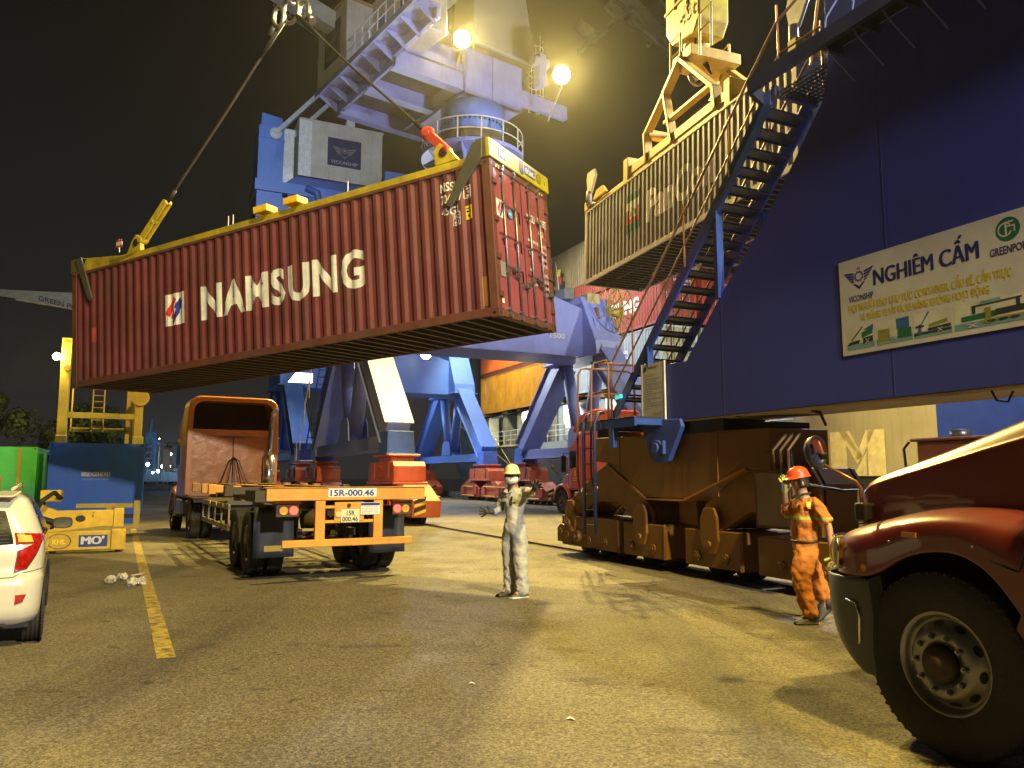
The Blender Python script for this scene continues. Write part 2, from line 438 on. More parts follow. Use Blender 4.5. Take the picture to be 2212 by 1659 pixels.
g.face([(QE, -200, 0), (QE, -200, -6), (QE, 900, -6), (QE, 900, 0)])
tag(g.done('ground', M_ASPH), kind='structure')
g = MB(); g.M = Matrix.Rotation(A, 4, 'Z')
g.face([(QE + .01, -300, -2.5), (900, -300, -2.5), (900, 1500, -2.5), (QE + .01, 1500, -2.5)])
tag(g.done('water', mat('harbour_water', (.01, .012, .014), .12, bump=.6, bscale=1.5)), kind='structure')
# rails sunk in the quay
for T in (8.5, 20.9):
    r = MB(); r.M = Matrix.Rotation(A, 4, 'Z')
    r.box(T - .11, T + .11, -20, 260, .003, .007, 0)
    r.box(T - .03, T + .03, -20, 260, .006, .045, 1)
    tag(r.done('crane_rail', [mat('rail_groove', (.015, .013, .012), .8), mat('rail_steel', (.10, .07, .05), .35, .8)]), kind='structure')
# worn yellow line on the left
def worn_yellow():
    m = mat('worn_yellow_line', (.34, .25, .045), .75, var=.5, scale=9)
    n = m.node_tree.nodes; l = m.node_tree.links; b = n['Principled BSDF']
    src = b.inputs['Base Color'].links[0].from_socket
    t = n.new('ShaderNodeTexCoord'); nz = n.new('ShaderNodeTexNoise'); nz.inputs['Scale'].default_value = 7; nz.inputs['Detail'].default_value = 12; nz.inputs['Roughness'].default_value = .75
    l.new(t.outputs['Object'], nz.inputs['Vector'])
    r = n.new('ShaderNodeMapRange'); r.inputs['From Min'].default_value = .47; r.inputs['From Max'].default_value = .60; l.new(nz.outputs['Fac'], r.inputs['Value'])
    k = n.new('ShaderNodeMix'); k.data_type = 'RGBA'; l.new(r.outputs[0], k.inputs['Factor']); l.new(src, k.inputs['A']); k.inputs['B'].default_value = (.075, .06, .04, 1)
    l.new(k.outputs['Result'], b.inputs['Base Color'])
    return m
LINE_PTS = None
# ------------------------------------------------------------------ containers
def corr_breaks(x0, x1, p=.278):
    """breakpoints (x, depth) of the trapezoid corrugation"""
    n = max(1, round((x1 - x0) / p)); p = (x1 - x0) / n; out = []
    for i in range(n):
        b = x0 + i * p
        out += [(b, 0), (b + p*.26, 0), (b + p*.5, 1), (b + p*.76, 1)]
    out.append((x1, 0))
    return out
def corr_depth(x, br):
    for (a, da), (b, db) in zip(br, br[1:]):
        if a - 1e-6 <= x <= b + 1e-6: return da + (db - da) * (x - a) / max(1e-9, b - a)
    return 0
def corr_post(x_off, br, depth, lift):
    def post(bm):
        for x, d in br:
            xx = x - x_off
            xs = [v.co.x for v in bm.verts]
            if min(xs) < xx < max(xs):
                bmesh.ops.bisect_plane(bm, geom=bm.verts[:] + bm.edges[:] + bm.faces[:], plane_co=(xx, 0, 0), plane_no=(1, 0, 0))
        for v in bm.verts: v.co.z += lift - depth * corr_depth(v.co.x + x_off, br)
    return post
def container(name, label, loc, rot, L, H, m_body, m_frame=None, group=None, W_=2.44, doors=None, full=False, m_cast=None, floor=True, y_text=None, end_panel=None, m_end=None):
    """local: x 0..-L (0 = the end with the doors), y 0..W, z 0..H"""
    t = thing(name, label, 'container', loc, rot=rot, group=group)
    m_frame = m_frame or m_body; m_cast = m_cast or m_frame; m_end = m_end or m_body
    br = corr_breaks(-L + .17, -.17)
    D = .036
    for side in (0, 1):
        y0 = .014 if side == 0 else W_ - .014; s = 1 if side == 0 else -1
        g = MB(); zt, zb = H - .07, .15
        pts = [(x, y0 + s * D * d) for x, d in br]
        g.grid([[(x, y, zb) for x, y in pts], [(x, y, zt) for x, y in pts]], sm=False)
        g.done('side_panel', m_body, t)
    g = MB()
    brE = [(a, d) for a, d in corr_breaks(.1, W_ - .1, .25)]
    g.grid([[(-L + .02 + .04*d, y, .15) for y, d in brE], [(-L + .02 + .04*d, y, H - .1) for y, d in brE]], sm=False)
    g.done('end_panel', m_end, t)
    g = MB()   # posts, rails
    for x0, x1 in ((-L, -L + .17), (-.17, 0)):
        for y0, y1 in ((0, .13), (W_ - .13, W_)): g.box(x0, x1, y0, y1, .118, H - .118)
    for y0, y1 in ((.0, .06), (W_ - .06, W_)):
        g.box(-L + .178, -.178, y0, y1, .0, .158); g.box(-L + .178, -.178, y0, y1, H - .075, H - .008)
    for x0, x1 in ((-L, -L + .1), (-.1, 0)):
        g.box(x0, x1, .17, W_ - .17, .0, .13); g.box(x0, x1, .17, W_ - .17, H - .11, H)
    g.done('frame', m_frame, t, bevel=.006 if full else 0)
    g = MB()
    for x0, x1 in ((-L - .003, -L + .175), (-.175, .003)):
        for y0, y1 in ((-.004, .162), (W_ - .162, W_ + .004)):
            for z0, z1 in ((-.012, .118), (H - .118, H + .004)):
                g.box(x0, x1, y0, y1, z0, z1)
                ys = y0 - .002 if y0 < 1 else y1 + .002
                cx, cz = (x0 + x1)/2, (z0 + z1)/2
                g.face([(cx + .035*math.cos(a), ys, cz + .03*math.sin(a)) for a in [k*PI/4 for k in range(8)]], 1)
                xs = x1 + .002 if x1 > -1 else x0 - .002
                g.face([(xs, (y0+y1)/2 + .03*math.cos(a), cz + .038*math.sin(a)) for a in [k*PI/4 for k in range(8)]], 1)
    g.done('corner_casting', [m_cast, M_BLACK], t)
    g = MB(); g.box(-L + .1, -.1, .07, W_ - .07, H - .035, H - .02); g.done('roof_panel', m_body, t)
    if floor:
        g = MB(); g.box(-L + .11, -.11, .07, W_ - .07, .125, .15, 0)
        k = int((L - .3) / (.305 if full else .6))
        for i in range(k + 1):
            x = -L + .15 + (L - .3) * i / k
            g.box(x - .022, x + .022, .062, W_ - .062, .01, .124, 0)
            g.box(x + .022, x + .045, .062, W_ - .062, .01, .016, 1)
        if full:
            g.box(-L + .12, -L + 3.3, .75, .80, .02, .12, 0); g.box(-L + .12, -L + 3.3, W_ - .80, W_ - .75, .02, .12, 0)
        g.done('underframe', [mat('underframe_dark', (.055, .045, .04), .7, rust=.3), mat('underframe_edge', (.13, .12, .11), .6)], t)
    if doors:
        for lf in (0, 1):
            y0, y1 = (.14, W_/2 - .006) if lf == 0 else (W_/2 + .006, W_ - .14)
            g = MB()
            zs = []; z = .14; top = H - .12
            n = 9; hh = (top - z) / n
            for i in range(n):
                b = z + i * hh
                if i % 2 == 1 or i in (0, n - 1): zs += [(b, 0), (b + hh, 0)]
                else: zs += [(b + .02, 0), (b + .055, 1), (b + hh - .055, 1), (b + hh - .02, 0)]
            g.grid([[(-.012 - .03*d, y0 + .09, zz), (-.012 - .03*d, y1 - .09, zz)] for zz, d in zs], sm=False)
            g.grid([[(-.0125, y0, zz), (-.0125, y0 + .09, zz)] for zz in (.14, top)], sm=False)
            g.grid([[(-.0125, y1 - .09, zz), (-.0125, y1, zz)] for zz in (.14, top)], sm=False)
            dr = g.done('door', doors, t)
            # gasket
            g = MB()
            for a, b in ((y0 - .02, y0), (y1, y1 + .012)): g.box(-.03, -.006, a, b, .12, top + .012)
            g.box(-.03, -.006, y0, y1, .12, .14); g.box(-.03, -.006, y0, y1, top, top + .012)
            g.done('gasket', M_BLACK, dr)
            for bx in ((.26, .72) if lf == 0 else (.24, .70)):
                yb = y0 + bx
                g = MB(); g.tube([(.035, yb, .02), (.035, yb, H - .04)], .018, 10, 0)
                for zz in (.08, .16, .85, 1.5, 2.15, H - .2, H - .1):
                    g.box(-.01, .052, yb - .045, yb + .045, zz - .022, zz + .022, 0)
                g.box(.0, .07, yb - .03, yb + .03, .02, .07, 0); g.box(.0, .07, yb - .03, yb + .03, H - .08, H - .03, 0)
                g.done('locking_bar', M_STEEL, dr)
                g = MB(); zz = .95 if bx < .5 else .72
                g.box(.045, .06, yb - .02, yb + .36, zz - .016, zz + .016, 0); g.box(.0, .07, yb + .27, yb + .38, zz - .045, zz + .05, 0)
                g.done('door_handle', M_STEEL, dr)
            for zz in (.4, 1.1, 1.8, 2.5):
                g = MB(); yy = y0 - .02 if lf == 0 else y1 + .02
                g.box(-.01, .03, yy - .07, yy + .07, zz - .05, zz + .05, 0); g.done('hinge', m_frame, dr)
    t['_br'] = 1
    return t, br
def del_tmp(t):
    if '_br' in t: del t['_br']

def namsung_logo(parent, org, ux, uy, w, h, post=None, lift=.004):
    Wm = [(0, 0), (w, 0), (w, h), (0, h)]
    # two red and two blue slanted flags
    def P(a): return [(x*w, y*h) for x, y in a]
    red1 = P([(.10,.36),(.48,.90),(.62,.80),(.30,.40)]); red1 = P([(.06,.38),(.46,.90),(.60,.78),(.24,.26)])
    red2 = P([(.28,.20),(.52,.52),(.44,.60),(.22,.30)])
    bl1 = P([(.50,.50),(.72,.84),(.90,.62),(.80,.52),(.70,.60)])
    bl2 = P([(.36,.14),(.46,.06),(.70,.38),(.86,.60),(.78,.70),(.60,.44)])
    ms = [M_LETTER, mat('logo_red', (.55, .03, .03), .5, var=.1), mat('logo_blue', (.02, .03, .30), .5, var=.1)]
    red1 = P([(.10,.40),(.47,.92),(.63,.80),(.27,.28)])
    red2 = P([(.30,.26),(.39,.20),(.53,.42),(.45,.50)])
    bl1 = P([(.52,.56),(.75,.86),(.93,.70),(.72,.42)])
    bl2 = P([(.36,.12),(.47,.02),(.74,.40),(.62,.50)])
    poly(parent, ms, org, ux, uy, [(Wm, 0, 0), (red1, 1, .0015), (red2, 1, .0015), (bl1, 2, .0015), (bl2, 2, .0015)], 'logo_panel', lift, post)

NL, NH = 12.19, 2.896
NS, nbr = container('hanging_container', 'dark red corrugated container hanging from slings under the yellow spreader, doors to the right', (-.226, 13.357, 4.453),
               (R(2.33), R(-3.06), R(-27.96)), NL, NH, M_CONT_RED, M_CONT_DARK, doors=mat('door_red_lit', (.27, .062, .085), .42, var=.2, scale=2, rust=.1, dirt=.3), full=True)  # cool light on the door end put into this paler red
DD = .036
def side_text(par, br, s, x, z, h, w, m, bold=.03, y=.014, depth=DD, **k):
    return text(s, par, m, (x, y, z), (1, 0, 0), (0, 0, 1), h, w, bold, post=corr_post(x, br, depth, .004), **k)
namsung_logo(NS, (-8.79, .014, 1.05), (1, 0, 0), (0, 0, 1), .70, .74, post=corr_post(-8.79, nbr, DD, .004))
side_text(NS, nbr, "NAMSUNG", -7.55, 1.06, .74, 4.62, M_LETTER, .038, spacing=1.12)
side_text(NS, nbr, "NSSU", -1.10, 2.49, .17, .42, M_LETTER2, .02)
side_text(NS, nbr, "704197", -1.10, 2.26, .17, .48, M_LETTER2, .02)
side_text(NS, nbr, "3", -.54, 2.30, .17, None, M_LETTER2, .02)
poly(NS, M_LETTER2, (-.60, .014, 2.265), (1,0,0), (0,0,1), [rect2(0,0,.17,.012), rect2(0,.22,.17,.232), rect2(0,0,.012,.232), rect2(.158,0,.17,.232)], 'check_digit_box', .004, corr_post(-.60, nbr, DD, .004))
side_text(NS, nbr, "45G1", -1.10, 2.03, .15, .38, M_LETTER2, .02)
poly(NS, [M_LETTER2, M_CONT_RED], (-.86, .014, 1.80), (1,0,0), (0,0,1), [rect2(0,0,.012,.25), rect2(.17,0,.182,.25), rect2(.012,0,.17,.012), rect2(.012,.238,.17,.25), rect2(.012,.12,.17,.13)], 'marking_box', .003, corr_post(-.86, nbr, DD, .004))
side_text(NS, nbr, "ic", -.835, 1.945, .09, .12, M_LETTER2, .02)
side_text(NS, nbr, "61", -.83, 1.825, .08, .11, M_LETTER2, .02)
poly(NS, [M_HAZ_Y, M_BLACK], (-.58, .014, 1.86), (1,0,0), (0,0,1), [(rect2(0,0,.15,.26), 0), (rect2(.02,.14,.13,.17), 1, .002), (rect2(.02,.20,.13,.22), 1, .002), (rect2(.05,.05,.10,.10), 1, .002)], 'height_warning_plate', .003, corr_post(-.58, nbr, DD, .004))
# patch repairs on the side
poly(NS, mat('patch_red', (.30, .045, .02), .6), (-11.45, .014, 1.05), (1,0,0), (0,0,1), [rect2(0,0,.17,.36)], 'repair_patch', .003, corr_post(-11.45, nbr, DD, .003))
poly(NS, mat('patch_brown', (.20, .085, .02), .6), (-.33, .014, .2), (1,0,0), (0,0,1), [rect2(0,0,.14,.55)], 'repair_patch', .003, corr_post(-.33, nbr, DD, .003))
# door markings
def dtext(s, y, z, h, w=None, m=M_LETTER2, bold=.02, x=-.006):
    return text(s, NS, m, (x, y, z), (0, 1, 0), (0, 0, 1), h, w, bold)
namsung_logo(NS, (-.006, .17, 1.86), (0, 1, 0), (0, 0, 1), .30, .34, lift=.003)
poly(NS, mat('sticker_blue', (.05, .25, .60), .5), (0.004, .60, 1.93), (0,1,0), (0,0,1), [disc2(.09, .09, .09)], 'round_sticker', .002)
text("MSC", NS, M_LETTER2, (.008, .62, 1.995), (0,1,0), (0,0,1), .045, .13, .02)
dtext("NSSU", 1.43, 2.10, .16, .34); dtext("704197", 1.89, 2.12, .16, .40, bold=.02); dtext("3", 2.27, 2.12, .16, .08)
dtext("45G1", 1.9, 1.90, .12, .24)
for i, (a, b_) in enumerate((("MAX.GROSS", "30,480 KG"), ("", "67,200 LB"), ("TARE", "3,880 KG"), ("", "8,550 LB"), ("NET", "26,600 KG"), ("", "58,650 LB"), ("CU.CAP.", "76.4 CU.M"), ("", "2,700 CU.FT"))):
    z = 1.68 - .135 * i - (.06 if i > 3 else 0)
    if a: dtext(a, 1.42, z, .06, None)
    dtext(b_, 1.93, z, .062, .30)
poly(NS, M_GREY, (-.006, .17, .74), (0,1,0), (0,0,1), [rect2(0, 0, .20, .28)], 'data_plate', .008)
poly(NS, M_LETTER2, (-.006, .15, .24), (0,1,0), (0,0,1), [rect2(0, 0, .09, .09)], 'small_sticker', .008)
for y0 in (.20, 1.95):
    poly(NS, [M_HAZ_Y, M_BLACK], (.002, y0, NH - .10), (0,1,0), (0,0,1), [([(k*.05, 0), (k*.05+.05, 0), (k*.05+.08, .06), (k*.05+.03, .06)], k % 2) for k in range(5)], 'hazard_strip', .003)
del_tmp(NS)
# twistlocks under the door-end corners
for y in (.09, NH - .55):
    pass

# ------------------------------------------------------------------ yellow spreader over the red container
def local_thing(like, name, label, cat, group=None):
    t = thing(name, label, cat, like.location, rot=tuple(like.rotation_euler), group=group); return t
SP = local_thing(NS, 'spreader_frame', 'long yellow lifting spreader lying along the roof of the dark red container', 'spreader')
g = MB(); z0 = NH + .03
for y in (.12, 2.14):
    g.box(-NL + 1.3, -.28, y, y + .20, z0 + .0, z0 + .15)
    # raised ramp at the far end
    g.prism([(-NL + .3, y, z0 + .02), (-NL + 1.6, y, z0 + .0), (-NL + 2.6, y, z0 + .16), (-NL + 1.75, y, z0 + .17), (-NL + .35, y, z0 + .36)], (0, .16, 0))
g.done('main_beam', M_YEL, SP, bevel=.01)
g = MB(); g.box(-.27, .03, -.02, 2.50, z0, z0 + .36); g.box(-.275, -.03, -.03, .22, z0 - .01, z0 + .37, 1); g.box(-.28, -.03, 2.26, 2.50, z0 - .01, z0 + .37, 0)
eb = g.done('end_beam', [mat('lemon_yellow', (.42, .38, .01), .5, rust=.2, dirt=.45), mat('spreader_dirty', (.10, .08, .02), .7, rust=.5, dirt=.8)], SP, bevel=.012)
poly(eb, [mat('sticker_deep_blue', (.01, .03, .25), .5), M_HAZ_Y], (.032, 0, z0), (0,1,0), (0,0,1), [rect2(.30, .08, .60, .28), rect2(1.38, .09, 1.86, .29)], 'blue_plate')
strike("MO'", eb, M_WHITE, (.036, .34, z0 + .12), (0,1,0), (0,0,1), .12, .23, .008); strike("ĐÓNG", eb, M_WHITE, (.036, 1.41, z0 + .12), (0,1,0), (0,0,1), .12, .42, .008)
poly(eb, [M_BLACK, mat('badge_red', (.5, .02, .02), .5)], (.034, 1.16, z0 + .03), (0,1,0), (0,0,1), [([(0, .05), (.09, 0), (.18, .05), (.18, .29), (0, .29)], 0), (disc2(.09, .19, .05, 14), 1, .002)], 'badge')
poly(eb, M_BLACK, (.034, 2.02, z0 + .18), (0,1,0), (0,0,1), ring2(0, 0, .085, .105, 20) + [disc2(-.035, .03, .014, 8), disc2(.035, .03, .014, 8)] + [[(.06*math.cos(a), .06*math.sin(a)) for a in (3.5, 3.9, 4.3, 4.7, 5.1, 5.5, 5.9)] + [(.048*math.cos(a), .048*math.sin(a)) for a in (5.9, 5.5, 5.1, 4.7, 4.3, 3.9, 3.5)]], 'scrawled_face')
for y in (.22, 2.3):
    poly(eb, M_BLACK, (.034, y, z0 + .16), (0,1,0), (0,0,1), [rect2(-.02, -.03, .02, .05)], 'twistlock_slot')
g = MB(); g.box(-NL - .02, -NL + .28, -.02, 2.46, z0, z0 + .34); g.done('end_beam', mat('spreader_dirty', (.10, .08, .02), .7), SP, bevel=.012)
for (xa, za, xb, zb) in ((-.18, z0 + .30, -.86, 2.16), (-11.85, z0 + .28, -11.42, 2.12)):
    g = MB(); d = 1 if xb > xa else -1
    g.prism([(xa - .14, -.05, za), (xa + .08, -.05, za + .05), (xa + .05, -.05, za - .30), (xb + .10, -.05, zb + .06), (xb + .02, -.05, zb - .03), (xb - .09, -.05, zb + .04)] if d < 0 else [(xa - .13, -.05, za), (xa + .10, -.05, za + .05), (xb + .09, -.05, zb + .04), (xb, -.05, zb - .03), (xb - .10, -.05, zb + .05)], (0, .04, 0))
    g.prism([(xa - .14, -.05, za + .01), (xa + .08, -.05, za + .06), (xa + .08, .30, za + .07), (xa - .14, .30, za + .01)], (0, 0, -.03))
    g.done('guide_flap', mat('flap_grey', (.06, .062, .055), .6, dirt=.4, rust=.2), SP, bevel=.01)
for x in (-5.67, -4.80):
    g = MB(); g.box(x - .2, x + .2, -.0, .34, z0 + .19, z0 + .34); g.box(x - .14, x + .14, 2.1, 2.4, z0 + .19, z0 + .34); g.done('forklift_pocket', mat('bright_yellow', (.80, .50, .02), .5), SP, bevel=.01)
g = MB()
for x in (-6.95, -6.80, -3.5): g.tube([(x, .3, z0 + .18), (x + .02, .3, z0 + .45)], .012, 6)
g.done('vent_rod', M_PIPEW, SP)
g = MB()
for x, s in ((-9.95, 1), (-.95, -1)):
    for y in (.12, 2.2):
        g.prism([(x - .28, y, z0 + .15), (x + .22, y, z0 + .17), (x + .1 + .12*s, y, z0 + .50), (x - .05 + .12*s, y, z0 + .58), (x - .2 + .12*s, y, z0 + .46)], (0, .12, 0))
        g.cyl((x + .08*s, y - .03, z0 + .38), (x + .08*s, y + .15, z0 + .38), .09, n=14, m=1)
g.done('lifting_lug', [M_YEL, M_DARK], SP, bevel=.01)
g = MB(); g.box(-10.72, -10.52, .2, .215, z0 + .42, z0 + .62, 0); g.tube([(-10.62, .21, z0 + .3), (-10.62, .21, z0 + .63)], .012, 6, 1)
g.box(-10.73, -10.51, .198, .217, z0 + .48, z0 + .56, 2)
g.done('signal_flag', [mat('flag_red', (.4, .02, .02), .6), M_PIPEW, M_WHITE], SP)

# slings: ring, wire legs, yellow end links
ring = Vector((-5.08, .55, 7.82))
SL = local_thing(NS, 'wire_rope_sling', 'steel wire rope slings running from one ring down to the spreader of the red container', 'sling')
for x, y, s in ((-9.83, .2, 1), (-.9, .2, -1)):
    foot = Vector((x + .1*s, y, z0 + .42)); d = (ring - foot).normalized()
    g = MB(); a = foot + d * (1.15 if s > 0 else .72); mid = (a + ring) / 2 - Vector((0, 0, .04)); g.tube([a, a + d*.6, mid, ring - d*.9, ring - d*.25], [.028]*5, 8)
    rp = g.done('rope', M_CABLE, SL)
    g = MB(); g.tube([ring - d*1.3, ring - d*.9, ring - d*.3], [.03, .055, .05], 8); g.tube([a, a + d*.35], [.055, .045], 8); g.done('ferrule', M_DARK, rp)
    g = MB(); sd = Vector((0, .05, 0))
    if s > 0:
        for q in (-1, 1): g.beam(foot + sd*q*1.3, foot + d*1.15 + sd*q*1.3, .035, .17)
        g.cyl(foot - sd*2.2, foot + sd*2.2, .07); g.cyl(foot + d*.55 - sd*2, foot + d*.55 + sd*2, .05); g.cyl(foot + d*1.12 - sd*2, foot + d*1.12 + sd*2, .06)
        g.done('link_plate', M_YEL, SL, bevel=.008)
    else:
        for q in (-1, 1): g.beam(foot + sd*q*1.2 + d*.0, foot + d*.62 + sd*q*1.2, .04, .18)
        g.tube([foot + d*.65 + Vector((0, 0, 0)) + Vector((.11*math.cos(k), .03*math.sin(k*2), .11*math.sin(k))) for k in [i*2*PI/12 for i in range(12)]], .04, 8, closed=True)
        g.cyl(foot - sd*2.2, foot + sd*2.2, .08); g.cyl(foot + d*.62 - sd*2, foot + d*.62 + sd*2, .07)
        g.done('link_plate', mat('link_red', (.5, .05, .03), .5, rust=.2), SL, bevel=.008)
    g = MB()   # crooked spare chain above the leg
g = MB(); g.tube([ring + Vector((.22*math.cos(k), 0, .30*math.sin(k))) for k in [i*2*PI/20 for i in range(20)]], .045, 10, closed=True)
g.tube([ring + Vector((.0, .16*math.cos(k), .42 + .24*math.sin(k))) for k in [i*2*PI/20 for i in range(20)]], .05, 10, closed=True)
g.done('master_ring', M_STEEL, SL)
for s in (-1, 1):
    g = MB(); c = ring + Vector((s*.3, s*.05, -.1)); g.tube([c + Vector((.15*math.cos(k), .03*s, .24*math.sin(k))) for k in [i*2*PI/16 for i in range(16)]], .05, 8, closed=True)
    g.tube([c + Vector((s*.1, 0, -.1)), c + Vector((s*.28, 0, -.34))], [.06, .1], 8); g.done('shackle', M_STEEL, SL)
HK = thing('crane_hook', 'heavy crane hook block with hanging hoist ropes above the slings of the dark red container', 'hook', NS.matrix_basis @ (ring + Vector((0, 0, .55))) if False else (0, 0, 0))
bpy.context.view_layer.update()
HKp = NS.matrix_world @ (ring + Vector((0, 0, .62)))
HK.location = HKp
g = MB(); g.tube([(0, 0, .75), (0, 0, .45), (.02, 0, .32), (.22, 0, .18), (.26, 0, -.02), (.12, 0, -.2), (-.1, 0, -.2), (-.24, 0, -.03), (-.25, 0, .1)], [.10, .1, .1, .1, .11, .11, .1, .07, .03], 12); g.done('hook', M_STEEL, HK)
g = MB(); g.box(-.35, .35, -.22, .22, .7, 1.5); g.cyl((0, -.25, 1.2), (0, .25, 1.2), .3, n=20); g.done('hook_block', M_YEL, HK, bevel=.03)
g = MB()
for x in (-.2, .2): g.tube([(x, 0, 1.45), (x*.6 + 1.0, 2.5, 14)], .022, 6)
g.done('hoist_rope', M_CABLE, HK)

# ------------------------------------------------------------------ grey striped container on the second spreader
M_PAN = mat('pancon_grey', (.29, .27, .34), .5, var=.25, scale=1.2, streak=.5, dirt=.45, rust=.06)
M_PANF = mat('pancon_frame', (.42, .38, .40), .5, var=.25, dirt=.3, rust=.15)
# local origin at its near end: x = -L .. 0, so the far corner fitted at x=-L
PR_ = Matrix.Rotation(R(-71.06), 3, 'Z') @ Matrix.Rotation(R(.31), 3, 'Y') @ Matrix.Rotation(R(-1.37), 3, 'X')
ploc = Vector((2.771, 28.837, 8.896)) + PR_ @ Vector((12.19, 0, 0))
PN, pbr = container('hanging_container', 'pale grey corrugated container carried by the yellow spreader with the long trapezoid yoke', ploc,
               (R(-1.37), R(.31), R(-71.06)), 12.19, 2.896, M_PAN, M_PANF, full=True, doors=mat('pancon_end', (.45, .52, .56), .5, dirt=.2))
PX = lambda x: x - 12.19
def panlogo():
    m = [mat('flag_green', (.02, .16, .09), .5), mat('flag_redorange', (.45, .06, .03), .5), M_LETTER2]
    po = [(rect2(0, 0, .95, .28), 0), (rect2(0, .28, .95, .78), 1), (rect2(0, .78, .95, 1.05), 2), (rect2(0, 1.05, .95, 1.3), 0)]
    for cx, f in ((.32, 1), (.64, 1)):
        po.append(([(cx + f*.02 + .15*math.cos(a), .62 + .2*math.sin(a)) for a in [k*2*PI/16 for k in range(16)]], 2, .002))
        po.append(([(cx + f*.02 + .08*math.cos(a), .60 + .12*math.sin(a)) for a in [k*2*PI/16 for k in range(16)]], 0, .004))
    poly(PN, m, (PX(3.4), .014, 1.0), (1,0,0), (0,0,1), po, 'flag_logo', .004, corr_post(PX(3.4), pbr, DD, .004))
panlogo()
side_text(PN, pbr, "PanCon", PX(4.78), 1.02, 1.02, 3.95, mat("pancon_letter", (.85, .84, .92), .45, var=.05), .04, shear=.12)
text("www.pancon.co.kr", PN, M_LETTER2, (.07, .25, 2.45), (0,1,0), (0,0,1), .12, 1.9, .02)
del_tmp(PN)
S2 = thing('container_spreader', 'big yellow trapezoid lifting spreader on top of the pale grey hanging container', 'spreader', ploc, rot=(R(-1.37), R(.31), R(-71.06)))
g = MB(); z1 = 2.93
for y in (.25, 1.95):
    g.box(PX(.1), PX(12.1), y, y + .24, z1, z1 + .30)
g.box(PX(3.1), PX(9.0), .22, 2.22, z1 + .30, z1 + .62)
g.box(PX(2.9), PX(3.25), .15, 2.3, z1 + .0, z1 + .95); g.box(PX(9.0), PX(9.3), .15, 2.3, z1, z1 + .85)
g.done('main_beam', M_YELF, S2, bevel=.02)
g = MB()
for y in (.30, 2.05):
    g.beam((PX(4.45), y, z1 + .3), (PX(4.35), y, z1 + 1.35), .12, .3, up=(0,1,0)); g.beam((PX(4.35), y, z1 + 1.3), (PX(5.6), y, z1 + 2.15), .12, .28, up=(0,1,0))
    g.beam((PX(5.6), y, z1 + 2.15), (PX(6.1), y, z1 + .3), .12, .28, up=(0,1,0)); g.beam((PX(5.6), y, z1 + 2.15), (PX(6.6), y, z1 + 2.9), .14, .3, up=(0,1,0))
    g.beam((PX(6.5), y, z1 + 2.9), (PX(8.4), y, z1 + 1.0), .14, .3, up=(0,1,0)); g.beam((PX(8.4), y, z1 + 1.0), (PX(8.5), y, z1 + .3), .14, .3, up=(0,1,0))
    g.beam((PX(5.6), y, z1 + 1.15), (PX(8.2), y, z1 + 1.15), .12, .22, up=(0,1,0))
g.box(PX(5.9), PX(7.1), .3, 2.12, z1 + 2.75, z1 + 3.1); g.box(PX(4.2), PX(4.5), .3, 2.12, z1 + 1.2, z1 + 1.45)
g.done('yoke', M_YELF, S2, bevel=.015)
g = MB()
for (x, y) in ((5.9, .3), (7.6, .3), (5.9, 2.1)):
    g.tube([(PX(x), y, z1 + 2.4), (PX(x), y, z1 + 3.75), (PX(x + .6), y, z1 + 3.75), (PX(x + .6), y, z1 + 2.4)], .04, 6); g.tube([(PX(x), y, z1 + 3.2), (PX(x + .6), y, z1 + 3.2)], .03, 6)
g.done('guard_rail', M_YELF, S2)
g = MB(); g.box(PX(6.4), PX(7.4), .7, 1.7, z1 + .62, z1 + 1.15); g.cyl((PX(5.0), 1.2, z1 + .9), (PX(5.7), 1.2, z1 + .9), .22); g.tube([(PX(4.6), .8, z1 + .7), (PX(5.2), .9, z1 + 1.2), (PX(6.2), .8, z1 + .8)], .04, 6); g.done('hydraulic_unit', M_DARK, S2)
g = MB()
for x in (.12, 12.07):
    g.box(PX(x - .16), PX(x + .16), -.02, 2.46, z1, z1 + .34)
g.done('end_beam', M_YELF, S2, bevel=.02)
for x, fl in ((.22, 0), (12.0, 1)):
    for y in ((.06,) if not fl else (.1, 2.2)):
        g = MB(); g.tube([(PX(x), y, z1 + .2), (PX(x), y, z1 + .75)], .12, 8); g.prism([(PX(x - .13), y, z1 + .65), (PX(x + .15), y, z1 + .65), (PX(x + .55), y, z1 + 1.25), (PX(x + .42), y, z1 + 1.52), (PX(x - .2), y, z1 + 1.55), (PX(x - .28), y, z1 + 1.3)], (0, .09, 0))
        g.done('corner_guide', mat('guide_grey', (.28, .29, .24), .6, dirt=.4) if not fl else M_WHITE, S2, bevel=.01)
g = MB(); g.prism([(PX(.4), .1, z1 + .3), (PX(1.6), .1, z1 + .3), (PX(1.3), .1, z1 + .62), (PX(.8), .1, z1 + .62)], (0, .1, 0)); g.box(PX(11.6), PX(12.2), 1.9, 2.4, z1 + .3, z1 + 1.6)
g.done('end_bracket', M_YELF, S2)
H2 = thing('crane_hook', 'yellow forty five tonne hook block hanging over the yoke of the grey container', 'hook', ploc, rot=(R(-1.37), R(.31), R(-71.06)))
hx, hy = PX(6.0), 1.2
g = MB(); g.prism([(hx - .6, hy - .55, z1 + 4.00), (hx + .7, hy - .55, z1 + 3.75), (hx + 1.0, hy - .55, z1 + 4.15), (hx + 1.0, hy - .55, z1 + 7.85), (hx - 1.0, hy - .55, z1 + 7.85), (hx - 1.0, hy - .55, z1 + 4.60)], (0, 1.1, 0)); g.box(hx - 1.05, hx + 1.05, hy - .6, hy + .6, z1 + 5.25, z1 + 5.37); g.box(hx + .3, hx + .4, hy - .6, hy + .6, z1 + 4.55, z1 + 7.85); g.box(hx - .45, hx - .35, hy - .6, hy + .6, z1 + 5.15, z1 + 7.85)
blk = g.done('hook_block', M_YEL, H2, bevel=.06, seg=2)
